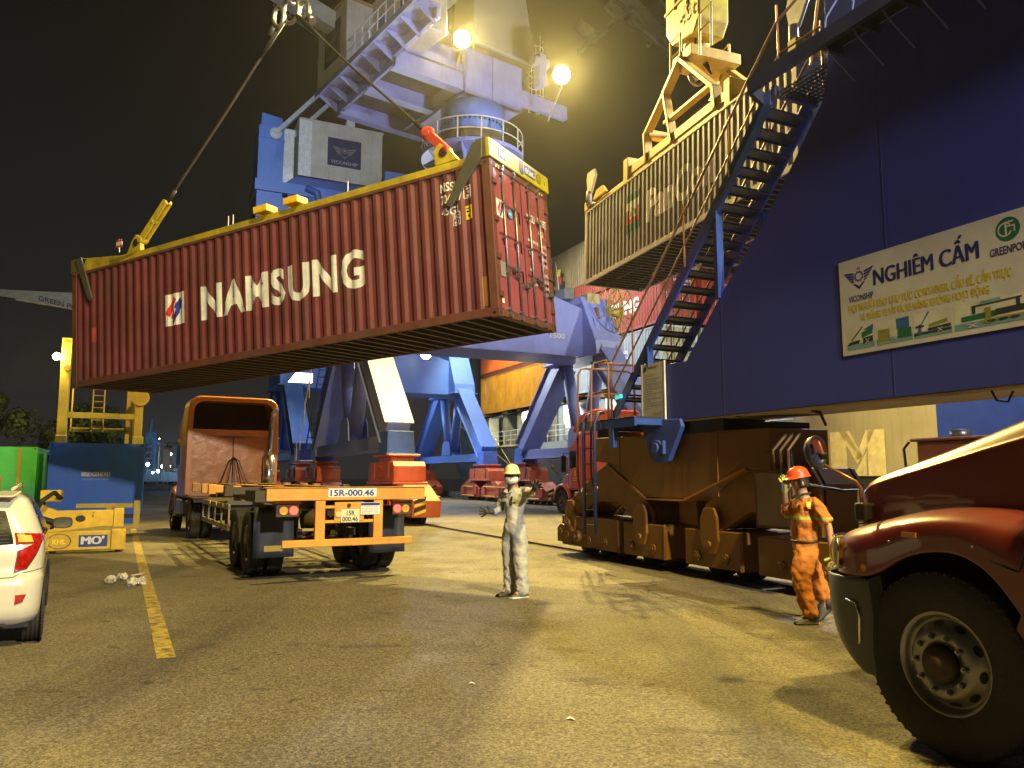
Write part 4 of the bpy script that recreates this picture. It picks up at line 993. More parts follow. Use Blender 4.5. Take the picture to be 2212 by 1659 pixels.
def portal(C, T1, T2, S0, T0, m=M_BLUE, dS=6.8, boxm=None):
    for T in (T1, T2):
        for s in (-1, 1):
            a = Vector((T, S0 + s*dS, 3.25)); b = Vector((T, S0 + s*2.1, 7.8))
            g = q(T0, S0); g.beam(a, b, .92, .95, up=(0, 1, 0)); 
            d = (b - a).normalized(); n = Vector((0, d.z, -d.y))
            for k in (-1, 1): g.beam(a + n*k*.5, b + n*k*.56, 1.16, .05, up=(0, 1, 0))
            lg = g.done('leg', m, C, bevel=.012)
            g = q(T0, S0); g.taper((T, a.y, 2.42), (.54, .6), (T, a.y + s*.0, 3.3), (.5, .52)); g.box(T - .62, T + .62, a.y - .75, a.y + .75, 2.42, 2.47)
            for k in range(14): an = k*PI/7; g.cyl((T + .3*math.cos(an), a.y - .6, 2.85 + .26*math.sin(an)), (T + .3*math.cos(an), a.y - .575, 2.85 + .26*math.sin(an)), .02, n=6)
            g.done('leg_foot', mat('foot_blue', (.04, .11, .5), .5, var=.2), lg, bevel=.01)
            bogie(C, T, S0 + s*dS, T0, S0)
        g = q(T0, S0); g.box(T - .42, T + .42, S0 - dS + .5, S0 + dS - .5, 2.68, 3.18); g.box(T - .5, T + .5, S0 - dS + .3, S0 + dS - .3, 2.64, 2.68)
        g.prism([(T - .46, S0 - .95, 3.18), (T - .46, S0 - .8, 4.0), (T - .46, S0 - .5, 4.25), (T - .46, S0 + .5, 4.25), (T - .46, S0 + .8, 4.0), (T - .46, S0 + .95, 3.18)], (.06, 0, 0)); g.prism([(T + .40, S0 - .95, 3.18), (T + .40, S0 - .8, 4.0), (T + .40, S0 - .5, 4.25), (T + .40, S0 + .5, 4.25), (T + .40, S0 + .8, 4.0), (T + .40, S0 + .95, 3.18)], (.06, 0, 0))
        g.done('tie_beam', m, C, bevel=.012)
        for s in (-1, 1):
            g = q(T0, S0); g.cyl((T, S0 + s*.42, 3.5), (T, S0 + s*1.75, 7.8), .32, .34, 16); g.done('inner_strut', m, C)
        g = q(T0, S0); g.prism([(T - .8, S0 - 2.75, 7.7), (T - .8, S0 + 2.75, 7.7), (T - .8, S0 + 2.6, 8.4), (T - .8, S0 + 1.2, 10.9), (T - .8, S0 - 1.2, 10.9), (T - .8, S0 - 2.6, 8.4)], (1.6, 0, 0))
        g.box(T - .95, T + .95, S0 - 2.85, S0 + 2.85, 7.66, 7.73); g.prism([(T - .5, S0 - 2.62, 8.2), (T - .5, S0 - 2.9, 7.7), (T - .5, S0 - 1.9, 9.8)], (.08, 0, 0)); g.prism([(T + .4, S0 - 2.62, 8.2), (T + .4, S0 - 2.9, 7.7), (T + .4, S0 - 1.9, 9.8)], (.08, 0, 0))
        g.done('knee', m, C, bevel=.015)
    g = q(T0, S0); g.prism([(T1 + .8, S0 - 1.4, 7.72), (T2 - .8, S0 - 1.4, 7.72), (T2 - .8, S0 - 1.4, 10.2), ((T1+T2)/2 + 2, S0 - 1.4, 11.2), ((T1+T2)/2 - 2, S0 - 1.4, 11.2), (T1 + .8, S0 - 1.4, 10.2)], (0, 2.8, 0))
    g.box(T1, T2, S0 - 1.45, S0 + 1.45, 7.68, 7.715)
    return g.done('portal_girder', m, C, bevel=.015)

CT, CS = 14.3, 35.0
CA = qthing('slewing_crane', 'pale blue portal crane with round column, railed gallery and two burning yellow floodlights', 'crane', CT, CS)
girder = portal(CA, 8.5, 20.7, CS, CT, M_LILAC)
text("1500", girder, M_WHITE, (18.0 - CT, -1.408, 8.55), (1,0,0), (0,0,1), .26, .85, .02)
# ladder on the landside frame
g = q(CT, CS)
for t in (7.55, 7.95): g.tube([(t, 41.6, 3.0), (t, 37.4, 8.2)], .035, 6)
for k in range(16): f = k/16; g.tube([(7.55, 41.6 - 4.2*f, 3 + 5.2*f), (7.95, 41.6 - 4.2*f, 3 + 5.2*f)], .025, 5)
g.done('leg_ladder', mat('ladder_dark_blue', (.02, .05, .25), .5), CA)
g = q(CT, CS)
for t in (7.3, 8.2): g.tube([(t, 41.8, 4.0), (t, 37.4, 9.2)], .03, 6)
for k in range(5): f = k/4; g.tube([(7.3, 41.8 - 4.4*f, 3 + 5.2*f), (7.3, 41.8 - 4.4*f, 4 + 5.2*f)], .02, 5)
g.box(7.2, 8.3, 41.2, 42.6, 2.42, 2.47); g.tube([(7.25, 42.5, 2.5), (7.25, 42.5, 3.5), (8.25, 42.5, 3.5), (8.25, 42.5, 2.5)], .025, 5)
g.done('leg_handrail', M_PIPEW, CA)
g = MB(); g.lathe([(2.4, 11.2), (1.7, 12.4), (1.5, 13.4), (1.46, 19.2), (1.66, 19.35), (1.66, 20.3), (1.4, 20.32)], 40)
col = g.done('column', M_BLUE, CA)
g = MB()
for k in range(40): a = k*2*PI/40; g.cyl((1.60*math.cos(a), 1.60*math.sin(a), 19.34), (1.60*math.cos(a), 1.60*math.sin(a), 19.24), .04, n=6)
g.lathe([(1.47, 18.35), (1.56, 18.35), (1.56, 18.85), (1.47, 18.85)], 40, m=1, sm=False)
g.done('bolt_ring', [M_DARK, mat('grease_band', (.12, .09, .05), .5)], col)
g = MB(); g.lathe([(1.48, 17.6), (2.62, 17.6), (2.62, 17.8), (1.48, 17.8)], 48, sm=False)
for k in range(8): a = k*PI/4 + .2; g.prism([(1.45*math.cos(a), 1.45*math.sin(a), 16.6), (2.6*math.cos(a), 2.6*math.sin(a), 17.6), (1.45*math.cos(a), 1.45*math.sin(a), 17.6)], (.06*math.sin(a), -.06*math.cos(a), 0))
gal = g.done('gallery', M_LILAC, CA)
g = MB()
for z in (18.3, 18.9): g.tube([(2.58*math.cos(a), 2.58*math.sin(a), z) for a in [k*2*PI/40 for k in range(40)]], .028, 6, closed=True)
for k in range(14): a = k*2*PI/14; g.tube([(2.58*math.cos(a), 2.58*math.sin(a), 17.8), (2.58*math.cos(a), 2.58*math.sin(a), 18.9)], .035, 6)
g.done('railing', M_PIPEW, gal)
# slewing upper works: x = towards the boom, y = across
RZ = Matrix.Rotation(math.atan2(-.8, .6) - A, 4, 'Z')
def u():
    g = MB(); g.M = RZ; return g
g = u()
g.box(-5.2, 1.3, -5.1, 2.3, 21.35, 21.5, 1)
for x in (1.0, -1.8, -4.9): g.box(x, x + .16, -5.2, 2.1, 20.55, 21.35); g.box(x - .2, x + .36, -5.25, 2.15, 20.5, 20.56)
for y in (-5.2, -1.5, 1.9): g.box(-5.0, 1.3, y, y + .16, 20.7, 21.35); 
g.box(-3.2, 1.45, -1.45, 2.1, 20.36, 20.56); g.box(1.18, 1.45, -1.45, 2.1, 20.36, 22.75); g.box(1.16, 1.3, -5.2, -1.45, 20.56, 21.9)
for y in (-1.4, .2, 2.05): g.box(1.45, 1.50, y, y + .04, 20.4, 22.7)
g.box(1.0, 1.35, 2.1, 5.3, 20.9, 21.65); g.taper((2.5, -5.2, 21.0), (2.6, .1), (2.5, -5.2, 21.5), (2.6, .1))
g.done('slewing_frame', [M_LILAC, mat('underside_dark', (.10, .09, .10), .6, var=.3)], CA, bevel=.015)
g = u()
g.box(-5.4, 5.2, -6.35, -5.2, 21.45, 21.55)
for k in range(9):
    x = -5.2 + 1.25*k; g.prism([(x, -6.35, 21.45), (x, -5.2, 21.45), (x, -5.2, 20.8)], (.06, 0, 0))
g.box(-5.4, 5.2, -6.38, -6.30, 21.3, 21.6)
g.done('side_walkway', M_LILAC, CA)
g = u()
for k in range(9): x = -1.6 + .8*k; g.tube([(x, -6.3, 21.6), (x, -6.3, 22.75)], .03, 6)
for z in (22.2, 22.75): g.tube([(-1.6, -6.3, z), (5.2, -6.3, z)], .028, 6)
g.done('walkway_railing', M_PIPEW, CA)
g = u(); g.box(-5.3, -1.8, -6.29, 1.8, 21.6, 25.1); g.box(-1.8, 3.4, -4.9, -3.7, 21.6, 25.4); g.box(-5.4, -1.7, -6.39, 1.9, 25.1, 25.22, 1)
hs = g.done('machinery_house', [M_HOUSE, mat('roof_trim', (.30, .20, .13), .5)], CA, bevel=.03)
g = u(); g.box(-1.2, -.2, -4.94, -4.88, 21.8, 24.2); g.box(1.2, 2.1, -4.94, -4.88, 21.8, 24.2); g.done('house_door', mat('door_navy', (.03, .06, .3), .5), hs)
g = u(); g.box(-4.3, -2.5, -6.33, -6.29, 22.4, 24.5); em_ = g.done('emblem_panel', mat('navy_panel', (.012, .025, .11), .5), hs)
def emblem(parent, org, ux_, uy_, s, m):
    em = []
    for k in range(4):
        y = .55 - .07*k; w = .34 - .05*k
        em.append([(.38, y - .04), (.38, y), (.38 - w, y + .06), (.38 - w + .06, y)]); em.append([(.62, y - .04), (.62, y), (.62 + w, y + .06), (.62 + w - .06, y)])
    em += ring2(.5, .48, .08, .11, 14); em += [[(.34, .32), (.5, .18), (.66, .32), (.5, .23)]]
    em = [[(a*s, b*s) for a, b in p] for p in em]
    poly(parent, [m, mat('star_gold', (.5, .3, .08), .5)], org, ux_, uy_, [(p, 0) for p in em] + [([(.5*s + (.06 if k % 2 == 0 else .025)*s*math.cos(PI/2 + k*PI/5), .48*s + (.06 if k % 2 == 0 else .025)*s*math.sin(PI/2 + k*PI/5)) for k in range(10)], 1, .002)], 'emblem', .01)
uxA = (RZ.to_3x3() @ Vector((1, 0, 0)))
emblem(hs, RZ @ Vector((-4.15, -6.335, 22.9)), uxA, (0,0,1), 1.4, mat('panel_print', (.16, .18, .24), .5))
text("VICONSHIP", hs, mat('panel_print', (.16, .18, .24), .5), RZ @ Vector((-4.1, -6.335, 22.65)), uxA, (0,0,1), .17, 1.3, .01)
g = u(); g.taper((-.5, 1.75, 23.9), (1.0, 2.1), (-1.6, 1.9, 33), (.9, 1.3)); g.done('boom_foot', mat('boom_beige', (.50, .48, .38), .5, var=.08, scale=.6), CA, bevel=.05)
g = u(); g.taper((-.7, 1.5, 22.7), (.7, 1.6), (-.6, 1.75, 23.88), (.9, 1.95), 0); g.box(1.0, 1.6, 3.2, 3.65, 22.2, 24.0, 1); g.cyl((1.3, 2.9, 23.6), (1.3, 3.9, 23.6), .3, n=16, m=1)
g.done('boom_hinge_hollow', [mat('hollow_dark', (.10, .08, .06), .6), M_LILAC], CA, bevel=.02)  # dark taper stands in for the shaded hollow under the boom foot
g = u(); g.box(-2.5, .6, -3.4, -1.2, 21.6, 23.0, 0); g.cyl((-1.5, -3.2, 24.2), (-1.5, -.8, 24.2), .8, n=24); g.box(-1.6, .4, -3.4, -.9, 26.2, 27.4, 1)
for k in range(8): g.box(.41, .43, -3.3 + .22*k, -3.2 + .22*k, 26.3, 27.3, 0)
g.done('winch_box', [M_LILAC, M_HOUSE], CA, bevel=.03)
g = u()   # ladder cage at the right
for k in range(6): g.tube([(-1.5 + .4*math.cos(a), 5.4 + .45*math.sin(a), 22.6 + .75*k) for a in [i*2*PI/14 for i in range(14)]], .02, 5, closed=True)
for a in range(5): g.tube([(-1.5 + .4*math.cos(a*1.26), 5.4 + .45*math.sin(a*1.26), 22.5), (-1.5 + .4*math.cos(a*1.26), 5.4 + .45*math.sin(a*1.26), 27)], .018, 5)
g.done('ladder_cage', M_PIPEW, CA)
g = u(); g.beam((-1, 2.2, 20.6), (-4, 5.0, 19.8), .4, .5); g.beam((-3, 1.5, 20.2), (-6.5, 4.0, 19.0), .3, .35); g.box(-6.8, -4.6, 2.8, 5.2, 18.7, 19.3); g.done('rear_arm', M_LILAC, CA)
bpy.context.view_layer.update()
inv = CA.matrix_world.inverted()
for p in (L_SOD1, L_SOD2):
    pl = inv @ p; aim = (inv @ Vector((1, 4, 1.0))) - pl
    lampfix(CA, pl, aim, M_SODG, .40)
    g = MB(); g.tube([pl - aim.normalized()*.3, pl - aim.normalized()*.35 + Vector((0, 0, -.6)), pl + Vector((.2, 1.8, -1.5))], .05, 6); g.done('lamp_bracket', M_GREY, CA)
# boom of this crane rising to the upper left
g = MB()
P0 = inv @ at(790, 95, 37.5); P1 = inv @ at(560, -45, 35.5)
g.beam(P0, P1, .9, .85); P2 = inv @ at(745, 120, 39); P3 = inv @ at(590, 10, 37)
g.beam(P2, P3, .08, .08); P4 = inv @ at(745, 95, 39); P5 = inv @ at(600, 0, 37); g.beam(P4, P5, .08, .08)
for k in range(8):
    f = k/8; g.beam(P2.lerp(P3, f), P4.lerp(P5, f + .1), .05, .05)
g.done('boom', mat('boom_pale', (.40, .47, .52), .5), CA)

# second slewing crane behind
BT, BS = 14.75, 55.0
CB = qthing('slewing_crane', 'bright blue portal crane behind, with a grey engine house bearing a navy winged emblem', 'crane', BT, BS)
portal(CB, 8.5, 20.9, BS, BT, M_BLUE)
g = q(BT, BS); g.lathe([(2.2, 11.2), (1.7, 12.6), (1.6, 22.5)], 30, c=(14.75, 55, 0)); g.box(15.6, 18.2, 56, 58.5, 14, 25.2); g.box(6, 18, 56, 59.5, 22.2, 23.0); g.done('column', M_BLUE, CB)
g = q(BT, BS); g.box(9.0, 15.3, 56.0, 60.5, 23.75, 28.1, 0); g.box(8.98, 9.9, 55.99, 56.0, 23.75, 28.1, 1); g.box(8.95, 15.4, 55.95, 60.6, 28.1, 28.22, 0)
g.box(7.95, 8.75, 56.6, 60.0, 23.2, 27.4, 1); g.box(12.6, 13.2, 56.3, 57, 28.2, 28.9, 1)
hb = g.done('engine_house', [M_HOUSE, mat('house_pale', (.62, .68, .72), .5, streak=.3)], CB, bevel=.03)
poly(hb, mat('navy_panel', (.012, .025, .11), .5), (11.1 - BT, 55.975 - BS, 24.9), (1,0,0), (0,0,1), [rect2(0, 0, 2.55, 2.2)], 'emblem_panel', .005)
emblem(hb, (11.35 - BT, 55.96 - BS, 25.2), (1,0,0), (0,0,1), 2.05, mat('panel_print', (.16, .18, .24), .5)); text("VICONSHIP", hb, mat('panel_text', (.40, .42, .46), .5), (11.35 - BT, 55.955 - BS, 25.1), (1,0,0), (0,0,1), .26, 2.05, .005)
g = q(BT, BS); g.prism([(8.9, 56.1, 23.7), (15.4, 56.1, 23.7), (15.2, 56.1, 22.0), (10.0, 56.1, 21.4), (8.4, 56.1, 21.8), (8.0, 56.1, 22.9)], (0, 4, 0)); g.tube([(9.6, 56.0, 22.8), (10.4, 55.8, 22.5), (10.6, 55.8, 21.5), (10.0, 55.8, 20.0), (10.1, 55.8, 18)], .28, 10)
g.box(10.8, 15.3, 57, 59, 17, 22); g.done('underframe', mat('crane_deep_blue', (.03, .08, .34), .5, var=.2), CB, bevel=.04)
g = q(BT, BS); g.box(6.15, 7.95, 56.2, 59, 15.5, 27.2); g.prism([(6.3, 56.3, 27.2), (7.9, 56.3, 27.2), (7.8, 56.3, 28.0), (6.35, 56.3, 28.2)], (0, .3, 0)); g.box(7.95, 10.2, 56.4, 58.6, 15.5, 22.0)
for z in (18.2, 20.2, 22.6, 26.2): g.box(6.10, 8.0, 56.15, 59.05, z, z + .06); g.box(8.0, 10.22, 56.36, 58.6, z - .02, z + .03) if z < 22 else None
g.done('counterweight', M_BLUE, CB, bevel=.03)
g = q(BT, BS); g.beam((7.3, 56.1, 26.6), (12.2, 56.1, 32.6), .3, .62, up=(0,1,0), h1=.5, w1=.3); g.beam((8.2, 57.6, 26.6), (13.2, 57.6, 32.6), .3, .4, up=(0,1,0)); g.cyl((7.3, 55.9, 26.6), (7.3, 56.3, 26.6), .42, n=20)
g.done('balance_strut', mat('boom_pale', (.40, .47, .52), .5), CB)
bpy.context.view_layer.update(); inv = CB.matrix_world.inverted()
pl = inv @ Q(16.88, 49.5, 9.93); lampfix(CB, pl, inv.to_3x3() @ Vector((.1, -1, -.35)), M_WHG, .34)
g = MB(); g.tube([pl + Vector((0, .2, .1)), pl + Vector((.5, 2.2, .1)), pl + Vector((1.4, 3, 0))], .05, 6); g.done('lamp_bracket', M_GREY, CB)
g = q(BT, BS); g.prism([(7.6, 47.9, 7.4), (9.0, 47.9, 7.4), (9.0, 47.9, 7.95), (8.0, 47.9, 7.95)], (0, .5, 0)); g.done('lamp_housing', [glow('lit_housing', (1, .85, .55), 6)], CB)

# jib of a further crane behind the hook block, top right
JB = thing('crane_jib', 'pale grey crane jib and rail beams crossing the dark sky behind the yellow hook block', 'crane', at(1430, 60, 62))
def J(u_, v_, Y=62): return at(u_, v_, Y) - JB.location
g = MB(); g.beam(J(1345, -15), J(1490, 138), .8, .8); g.beam(J(1360, 42, 63), J(1500, 165, 63), .5, .35); g.beam(J(1490, 138), J(1575, 190), .6, .6); g.done('main_chord', mat('boom_grey', (.20, .21, .20), .5), JB)
g = MB(); g.beam(J(1428, -10), J(1464, 40), .5, .5); g.beam(J(1250, 112), J(1330, 45), .9, .35); g.beam(J(1312, 10), J(1345, 40), .5, .8); g.beam(J(1248, 52), J(1285, 82), .6, .8); g.beam(J(1330, 45), J(1368, 15), .5, .4)
for a_, b_ in (((1406, 92), (1398, 100)), ((1462, 142), (1458, 150))): g.beam(J(*a_), J(*b_), .2, .25)
g.done('cross_beam', mat('boom_grey', (.20, .21, .20), .5), JB)
# ------------------------------------------------------------------ vehicles
M_TRAIL = mat('chassis_orange', (.62, .29, .03), .5, var=.25, scale=2.5, rust=.22, dirt=.4)
M_TRAILD = mat('chassis_dark', (.055, .04, .03), .65, var=.4, rust=.4)
M_CABO = mat('cab_orange', (.55, .20, .025), .35, var=.1, scale=1.5, dirt=.15, coat=.4)
M_WALL = mat('cab_wall_copper', (.44, .17, .04), .28, var=.1, scale=2, bump=.8, bscale=5, coat=.5, bdist=.014)
M_REDT = mat('truck_red', (.135, .014, .010), .34, var=.18, scale=1.6, coat=.7, dirt=.28, bump=.12, bscale=3)
M_RIM = mat('wheel_steel', (.30, .30, .29), .38, .75, dirt=.45, rust=.12, scale=5)
M_FLAP = mat('mudflap_grey', (.035, .04, .055), .6, var=.4, scale=2.5)
M_AMBER = glow('amber_lamp', (.75, .34, .02), .25); M_REDL = glow('brake_lamp', (1, .03, .015), 9)
M_TREAD = mat('tyre_tread', (.026, .026, .028), .85, bump=.8, bscale=30, dirt=.35)
def wheel(parent, c, r, w, out=-1, rim_r=None, front=False, name='wheel', rimmat=None, holes=10, grooves=4):
    """wheel on an x axle; out = -1/+1 the side that shows"""
    rim_r = rim_r or r*.545
    e = thing(name, None, None, c, parent=parent)
    g = MB(); hw = w/2
    prof = [(rim_r, -hw*.78), (rim_r + .02, -hw*.86), (rim_r + (r-rim_r)*.35, -hw*.99), (rim_r + (r-rim_r)*.6, -hw), (r*.955, -hw*.93), (r*.99, -hw*.80)]
    n = grooves; 
    for k in range(n):
        x = -hw*.8 + 1.6*hw*(k + .5)/n if n > 1 else 0
        prof += [(r, x - hw*.12), (r - .014, x - hw*.07), (r - .014, x + hw*.05), (r, x + hw*.1)]
    prof += [(r*.99, hw*.80), (r*.955, hw*.93), (rim_r + (r-rim_r)*.6, hw), (rim_r + (r-rim_r)*.35, hw*.99), (rim_r + .02, hw*.86), (rim_r, hw*.78)]
    g.lathe(prof, 56, axis='X', cap=False); 
    for i in range(56):   # sidewall blocks at the shoulder
        a = 2*PI*i/56
        for s in (-1, 1):
            p = Vector((s*hw*.88, r*.965*math.cos(a), r*.965*math.sin(a))); t = Vector((0, -math.sin(a), math.cos(a)))
            g.beam(p - t*r*.016, p + t*r*.016, .012, .02)
    g.done('tyre', M_TREAD if r > .4 else M_RUBBER, e)
    o = out; R_ = rim_r; g = MB()
    if front:
        pr = [(R_ + .006, .80), (R_ - .012, .80), (R_*.93, .62), (R_*.88, .40), (R_*.84, .42), (R_*.72, .80), (R_*.62, .92), (R_*.42, .92), (R_*.40, .84), (.001, .84)]
    else:
        pr = [(R_ + .006, .80), (R_ - .012, .80), (R_*.93, .6), (R_*.86, -.1), (R_*.60, -.35), (R_*.42, -.35), (R_*.40, -.1), (.001, -.1)]
    g.lathe([(a, o*b*hw) for a, b in pr], 48, axis='X', cap=False); rim = g.done('rim', rimmat or M_RIM, e)
    g = MB(); g.cyl((-hw*.5, 0, 0), (hw*.5, 0, 0), R_*.98, n=32) if not front else g.cyl((-o*hw*.7, 0, 0), (o*hw*.2, 0, 0), R_*.98, n=32); g.done('rim_well', M_BLACK, e)
    g = MB()
    for k in range(holes):
        a = 2*PI*k/holes + .15; ca, sa = math.cos(a), math.sin(a); rr = R_*.785
        x = o*hw*(.625 if front else -.19)
        er = Vector((0, ca, sa)); et = Vector((0, -sa, ca)); 
        nrm_t = Vector((-o*.42*1.0, 0, 0)) if front else Vector((o*.2, 0, 0))
        er2 = (er - Vector((o*hw*.38/(R_*.12), 0, 0)) if front else er + Vector((o*hw*.25/(R_*.26), 0, 0))).normalized()
        cc = Vector((o*hw*(.80 - .38*(.785 - .72)/.12) if front else o*hw*(-.1 - .25*(.86-.785)/.26), rr*ca, rr*sa)) + (Vector((o, 0, 0)) + er*.6).normalized()*.004
        g.face([cc + er2*(R_*.085*math.sin(q_*PI/7)) + et*(R_*.12*math.cos(q_*PI/7)) for q_ in range(14)])
    g.done('hand_hole', M_BLACK, rim)
    g = MB(); xb = .92 if front else -.35
    if front:
        g.lathe([(R_*.37, o*hw*.8), (R_*.37, o*hw*1.12), (R_*.30, o*hw*1.22), (R_*.17, o*hw*1.26), (R_*.16, o*hw*1.36), (.001, o*hw*1.38)], 24, axis='X', m=0)
    else:
        g.lathe([(R_*.37, -o*hw*.3), (R_*.36, o*hw*.55), (R_*.2, o*hw*.68), (.001, o*hw*.68)], 20, axis='X', m=0)
    for k in range(10):
        a = 2*PI*k/10; ca, sa = math.cos(a), math.sin(a); p = Vector((o*hw*xb, R_*.545*ca, R_*.545*sa))
        g.cyl(p, p + Vector((o*.03, 0, 0)), .018, .016, 6, 1); g.cyl(p + Vector((o*.03, 0, 0)), p + Vector((o*.042, 0, 0)), .009, .009, 6, 1)
    g.done('hub', [mat('hub_rusty', (.05, .03, .02), .6, .3, rust=.5), M_STEEL], rim)
    return e

# ---- orange trailer chassis
TR = thing('trailer_chassis', 'orange skeletal container trailer carrying number plate 15R-000.46', 'trailer', (-2.5, 11.95, 0), R(28.3))
g = MB(); g.box(-1.24, 1.24, 0, .12, 1.245, 1.435); g.box(-1.27, 1.27, -.02, .14, 1.435, 1.447)
rb = g.done('rear_beam', M_TRAIL, TR, bevel=.008)
g = MB(); g.box(-1.14, 1.14, .14, 1.25, 1.405, 1.42); g.box(-1.0, 1.0, .14, 1.2, 1.30, 1.40); g.done('rear_deck', mat('deck_wood_grey', (.16, .135, .09), .75, var=.4, scale=2, dirt=.5), TR)
poly(rb, M_LETTER2, (-.33, -.0, 1.292), (1,0,0), (0,0,1), [rect2(0, 0, .76, .135)], 'number_sticker', .003)
text("15R-000.46", rb, M_NAVY, (-.30, -.005, 1.312), (1,0,0), (0,0,1), .095, .69, .03)
g = MB()
for x in (-.47, .47):
    g.box(x - .07, x + .07, .12, 9.9, 1.395, 1.415); g.box(x - .012, x + .012, .12, 9.9, 1.12, 1.395); g.box(x - .07, x + .07, .12, 9.9, 1.10, 1.12)
g.done('main_rail', M_TRAILD, TR)
g = MB()
for x in (-.47, .47): g.box(x - .075, x + .075, 1.3, 11.4, 1.416, 1.424)
g.done('rail_top', mat('rail_top_orange', (.42, .19, .05), .5, rust=.4, dirt=.3), TR)
for y in (4.2, 6.6, 7.8, 9.8):
    g = MB(); g.box(-1.2, 1.2, y, y + .14, 1.25, 1.40); g.box(-1.24, -1.08, y - .03, y + .17, 1.22, 1.44); g.box(1.08, 1.24, y - .03, y + .17, 1.22, 1.44); g.done('cross_beam', M_TRAIL if y > 4.5 else M_TRAILD, TR, bevel=.01)
g = MB()
for y in (2.6, 3.4, 5.2, 6.0, 8.6): g.box(-.45, .45, y, y + .1, 1.12, 1.36)
for y in (1.5, 3.0, 5.5): g.beam((-.45, y, 1.2), (.45, y + 1.2, 1.2), .05, .08)
g.done('cross_member', M_TRAILD, TR)
for x in (-.44, .47):
    g = MB(); g.box(x - .075, x + .075, .01, .09, .655, 1.243); g.done('rear_post', M_TRAIL, TR, bevel=.006)
g = MB(); g.box(-.362, .392, .03, .08, 1.12, 1.165); g.box(-.362, .392, .03, .08, .90, .945); g.box(-.22, .24, .02, .035, .925, 1.215); g.done('plate_bracket', M_TRAIL, TR, bevel=.005)
g = MB(); g.box(-.125, .165, .0, .015, .905, 1.105); lp = g.done('number_plate', mat('plate_yellowish', (.60, .58, .42), .45, var=.1, dirt=.2), TR, bevel=.005)
text("15R", lp, M_BLACK, (-.04, -.003, 1.015), (1,0,0), (0,0,1), .072, .13, .02); text("000.46", lp, M_BLACK, (-.105, -.003, .925), (1,0,0), (0,0,1), .072, .245, .02)
g = MB(); g.cyl((-.16, .0, 1.03), (-.16, .03, 1.03), .045, n=16, m=0); g.cyl((0.0, .0, 1.165), (0.0, .02, 1.165), .03, n=10, m=1); g.done('plate_lamp', [mat('lamp_cream', (.5, .48, .2), .4), M_BLACK], TR)
g = MB(); g.box(.18, .49, .0, .01, 1.02, 1.205); ps = g.done('data_plate', M_LETTER2, TR)
g = MB(); g.box(.185, .485, -.004, 0, 1.16, 1.20); g.done('plate_band', M_NAVY, ps)
for i in range(5): text("CHỦ PHƯƠNG TIỆN: 0225.3 TẢI TRỌNG", ps, M_NAVY, (.20, -.003, 1.135 - .025*i), (1,0,0), (0,0,1), .011, .26, .01)
g = MB(); g.box(-1.0, 1.03, -.03, .05, .555, .665); g.box(-1.02, 1.05, -.035, -.03, .56, .66) if False else None; g.done('underride_bar', M_TRAIL, TR, bevel=.01)
g = MB(); g.box(-1.25, -.98, -.0, .04, .52, .60); g.done('bar_end', mat('bar_end_olive', (.22, .17, .03), .6, dirt=.5), TR)
for sx in (-1, 1):
    a, b = (-1.06, -.72) if sx < 0 else (.76, 1.08)
    g = MB(); g.box(a, b, .18, .25, 1.0, 1.20); lb = g.done('lamp_box', M_TRAILD, TR, bevel=.006)
    g = MB(); g.box(a - .02, b + .02, .15, .27, 1.2, 1.235); g.done('lamp_hood', M_TRAIL, lb)
    for cx, mm, nm in (((-.95, M_AMBER, 'indicator_lamp'), (-.80, M_REDL, 'brake_lamp')) if sx < 0 else ((.84, M_REDL, 'brake_lamp'), (.98, M_AMBER, 'indicator_lamp'))):
        g = MB(); g.cyl((cx, .18, 1.095), (cx, .165, 1.095), .062, n=20, m=0)
        for k in range(7):
            a_ = k*PI/3; rr = 0 if k == 6 else .036
            g.cyl((cx + rr*math.cos(a_), .165, 1.095 + rr*math.sin(a_)), (cx + rr*math.cos(a_), .158, 1.095 + rr*math.sin(a_)), .013, n=8, m=0)
        g.done(nm, mm, lb)
    g = MB(); xf0, xf1 = (-1.24, -.62) if sx < 0 else (.62, 1.24)
    rows = []
    for i in range(7):
        z = 1.12 - .13*i; rows.append([(xf0 + (xf1 - xf0)*j/6, .92 + .03*math.sin(j*1.3 + i*.5), z) for j in range(7)])
    g.grid(rows); g.done('mudflap', M_FLAP, TR, solid=.012)
    for y in (1.75, 3.02):
        for x in (1.1, .8): wheel(TR, (sx*x, y, .52), .52, .25, out=sx, grooves=4, rimmat=M_RIM if x > 1 else M_TRAILD)
        g = MB(); g.cyl((0, y, .52), (sx*.7, y, .52), .07, n=12); g.box(sx*.45 - .05, sx*.45 + .05, y - .45, y + .45, .62, .74); g.box(sx*.45 - .06, sx*.45 + .06, y - .12, y + .12, .5, 1.1); g.done('axle', M_TRAILD, TR)
    # side guards
    x = sx*1.15
    g = MB()
    for z in (.62, 1.02): g.box(x - .02, x + .02, 4.1, 8.2, z - .05, z + .05)
    for y in (4.1, 5.1, 6.1, 7.1, 8.15): g.box(x - .015, x + .015, y, y + .06, .6, 1.04)
    for y in (4.6, 7.4): g.box(min(0, x), max(0, x), y, y + .05, 1.04, 1.12)
    g.done('side_guard', mat('guard_grey', (.20, .17, .12), .5, rust=.3, dirt=.4), TR)
    g = MB()
    for y in (4.7, 5.7, 6.7): g.box(x*1.02 - .01, x*1.02 + .01, y, y + .1, 1.0, 1.08)
    g.done('marker_lamp', M_AMBER, TR)
    g = MB(); g.box(sx*.55 - .05, sx*.55 + .05, 8.4, 8.5, .35, 1.15); g.box(sx*.55 - .12, sx*.55 + .12, 8.3, 8.6, .28, .32); g.done('landing_leg', M_TRAILD, TR)
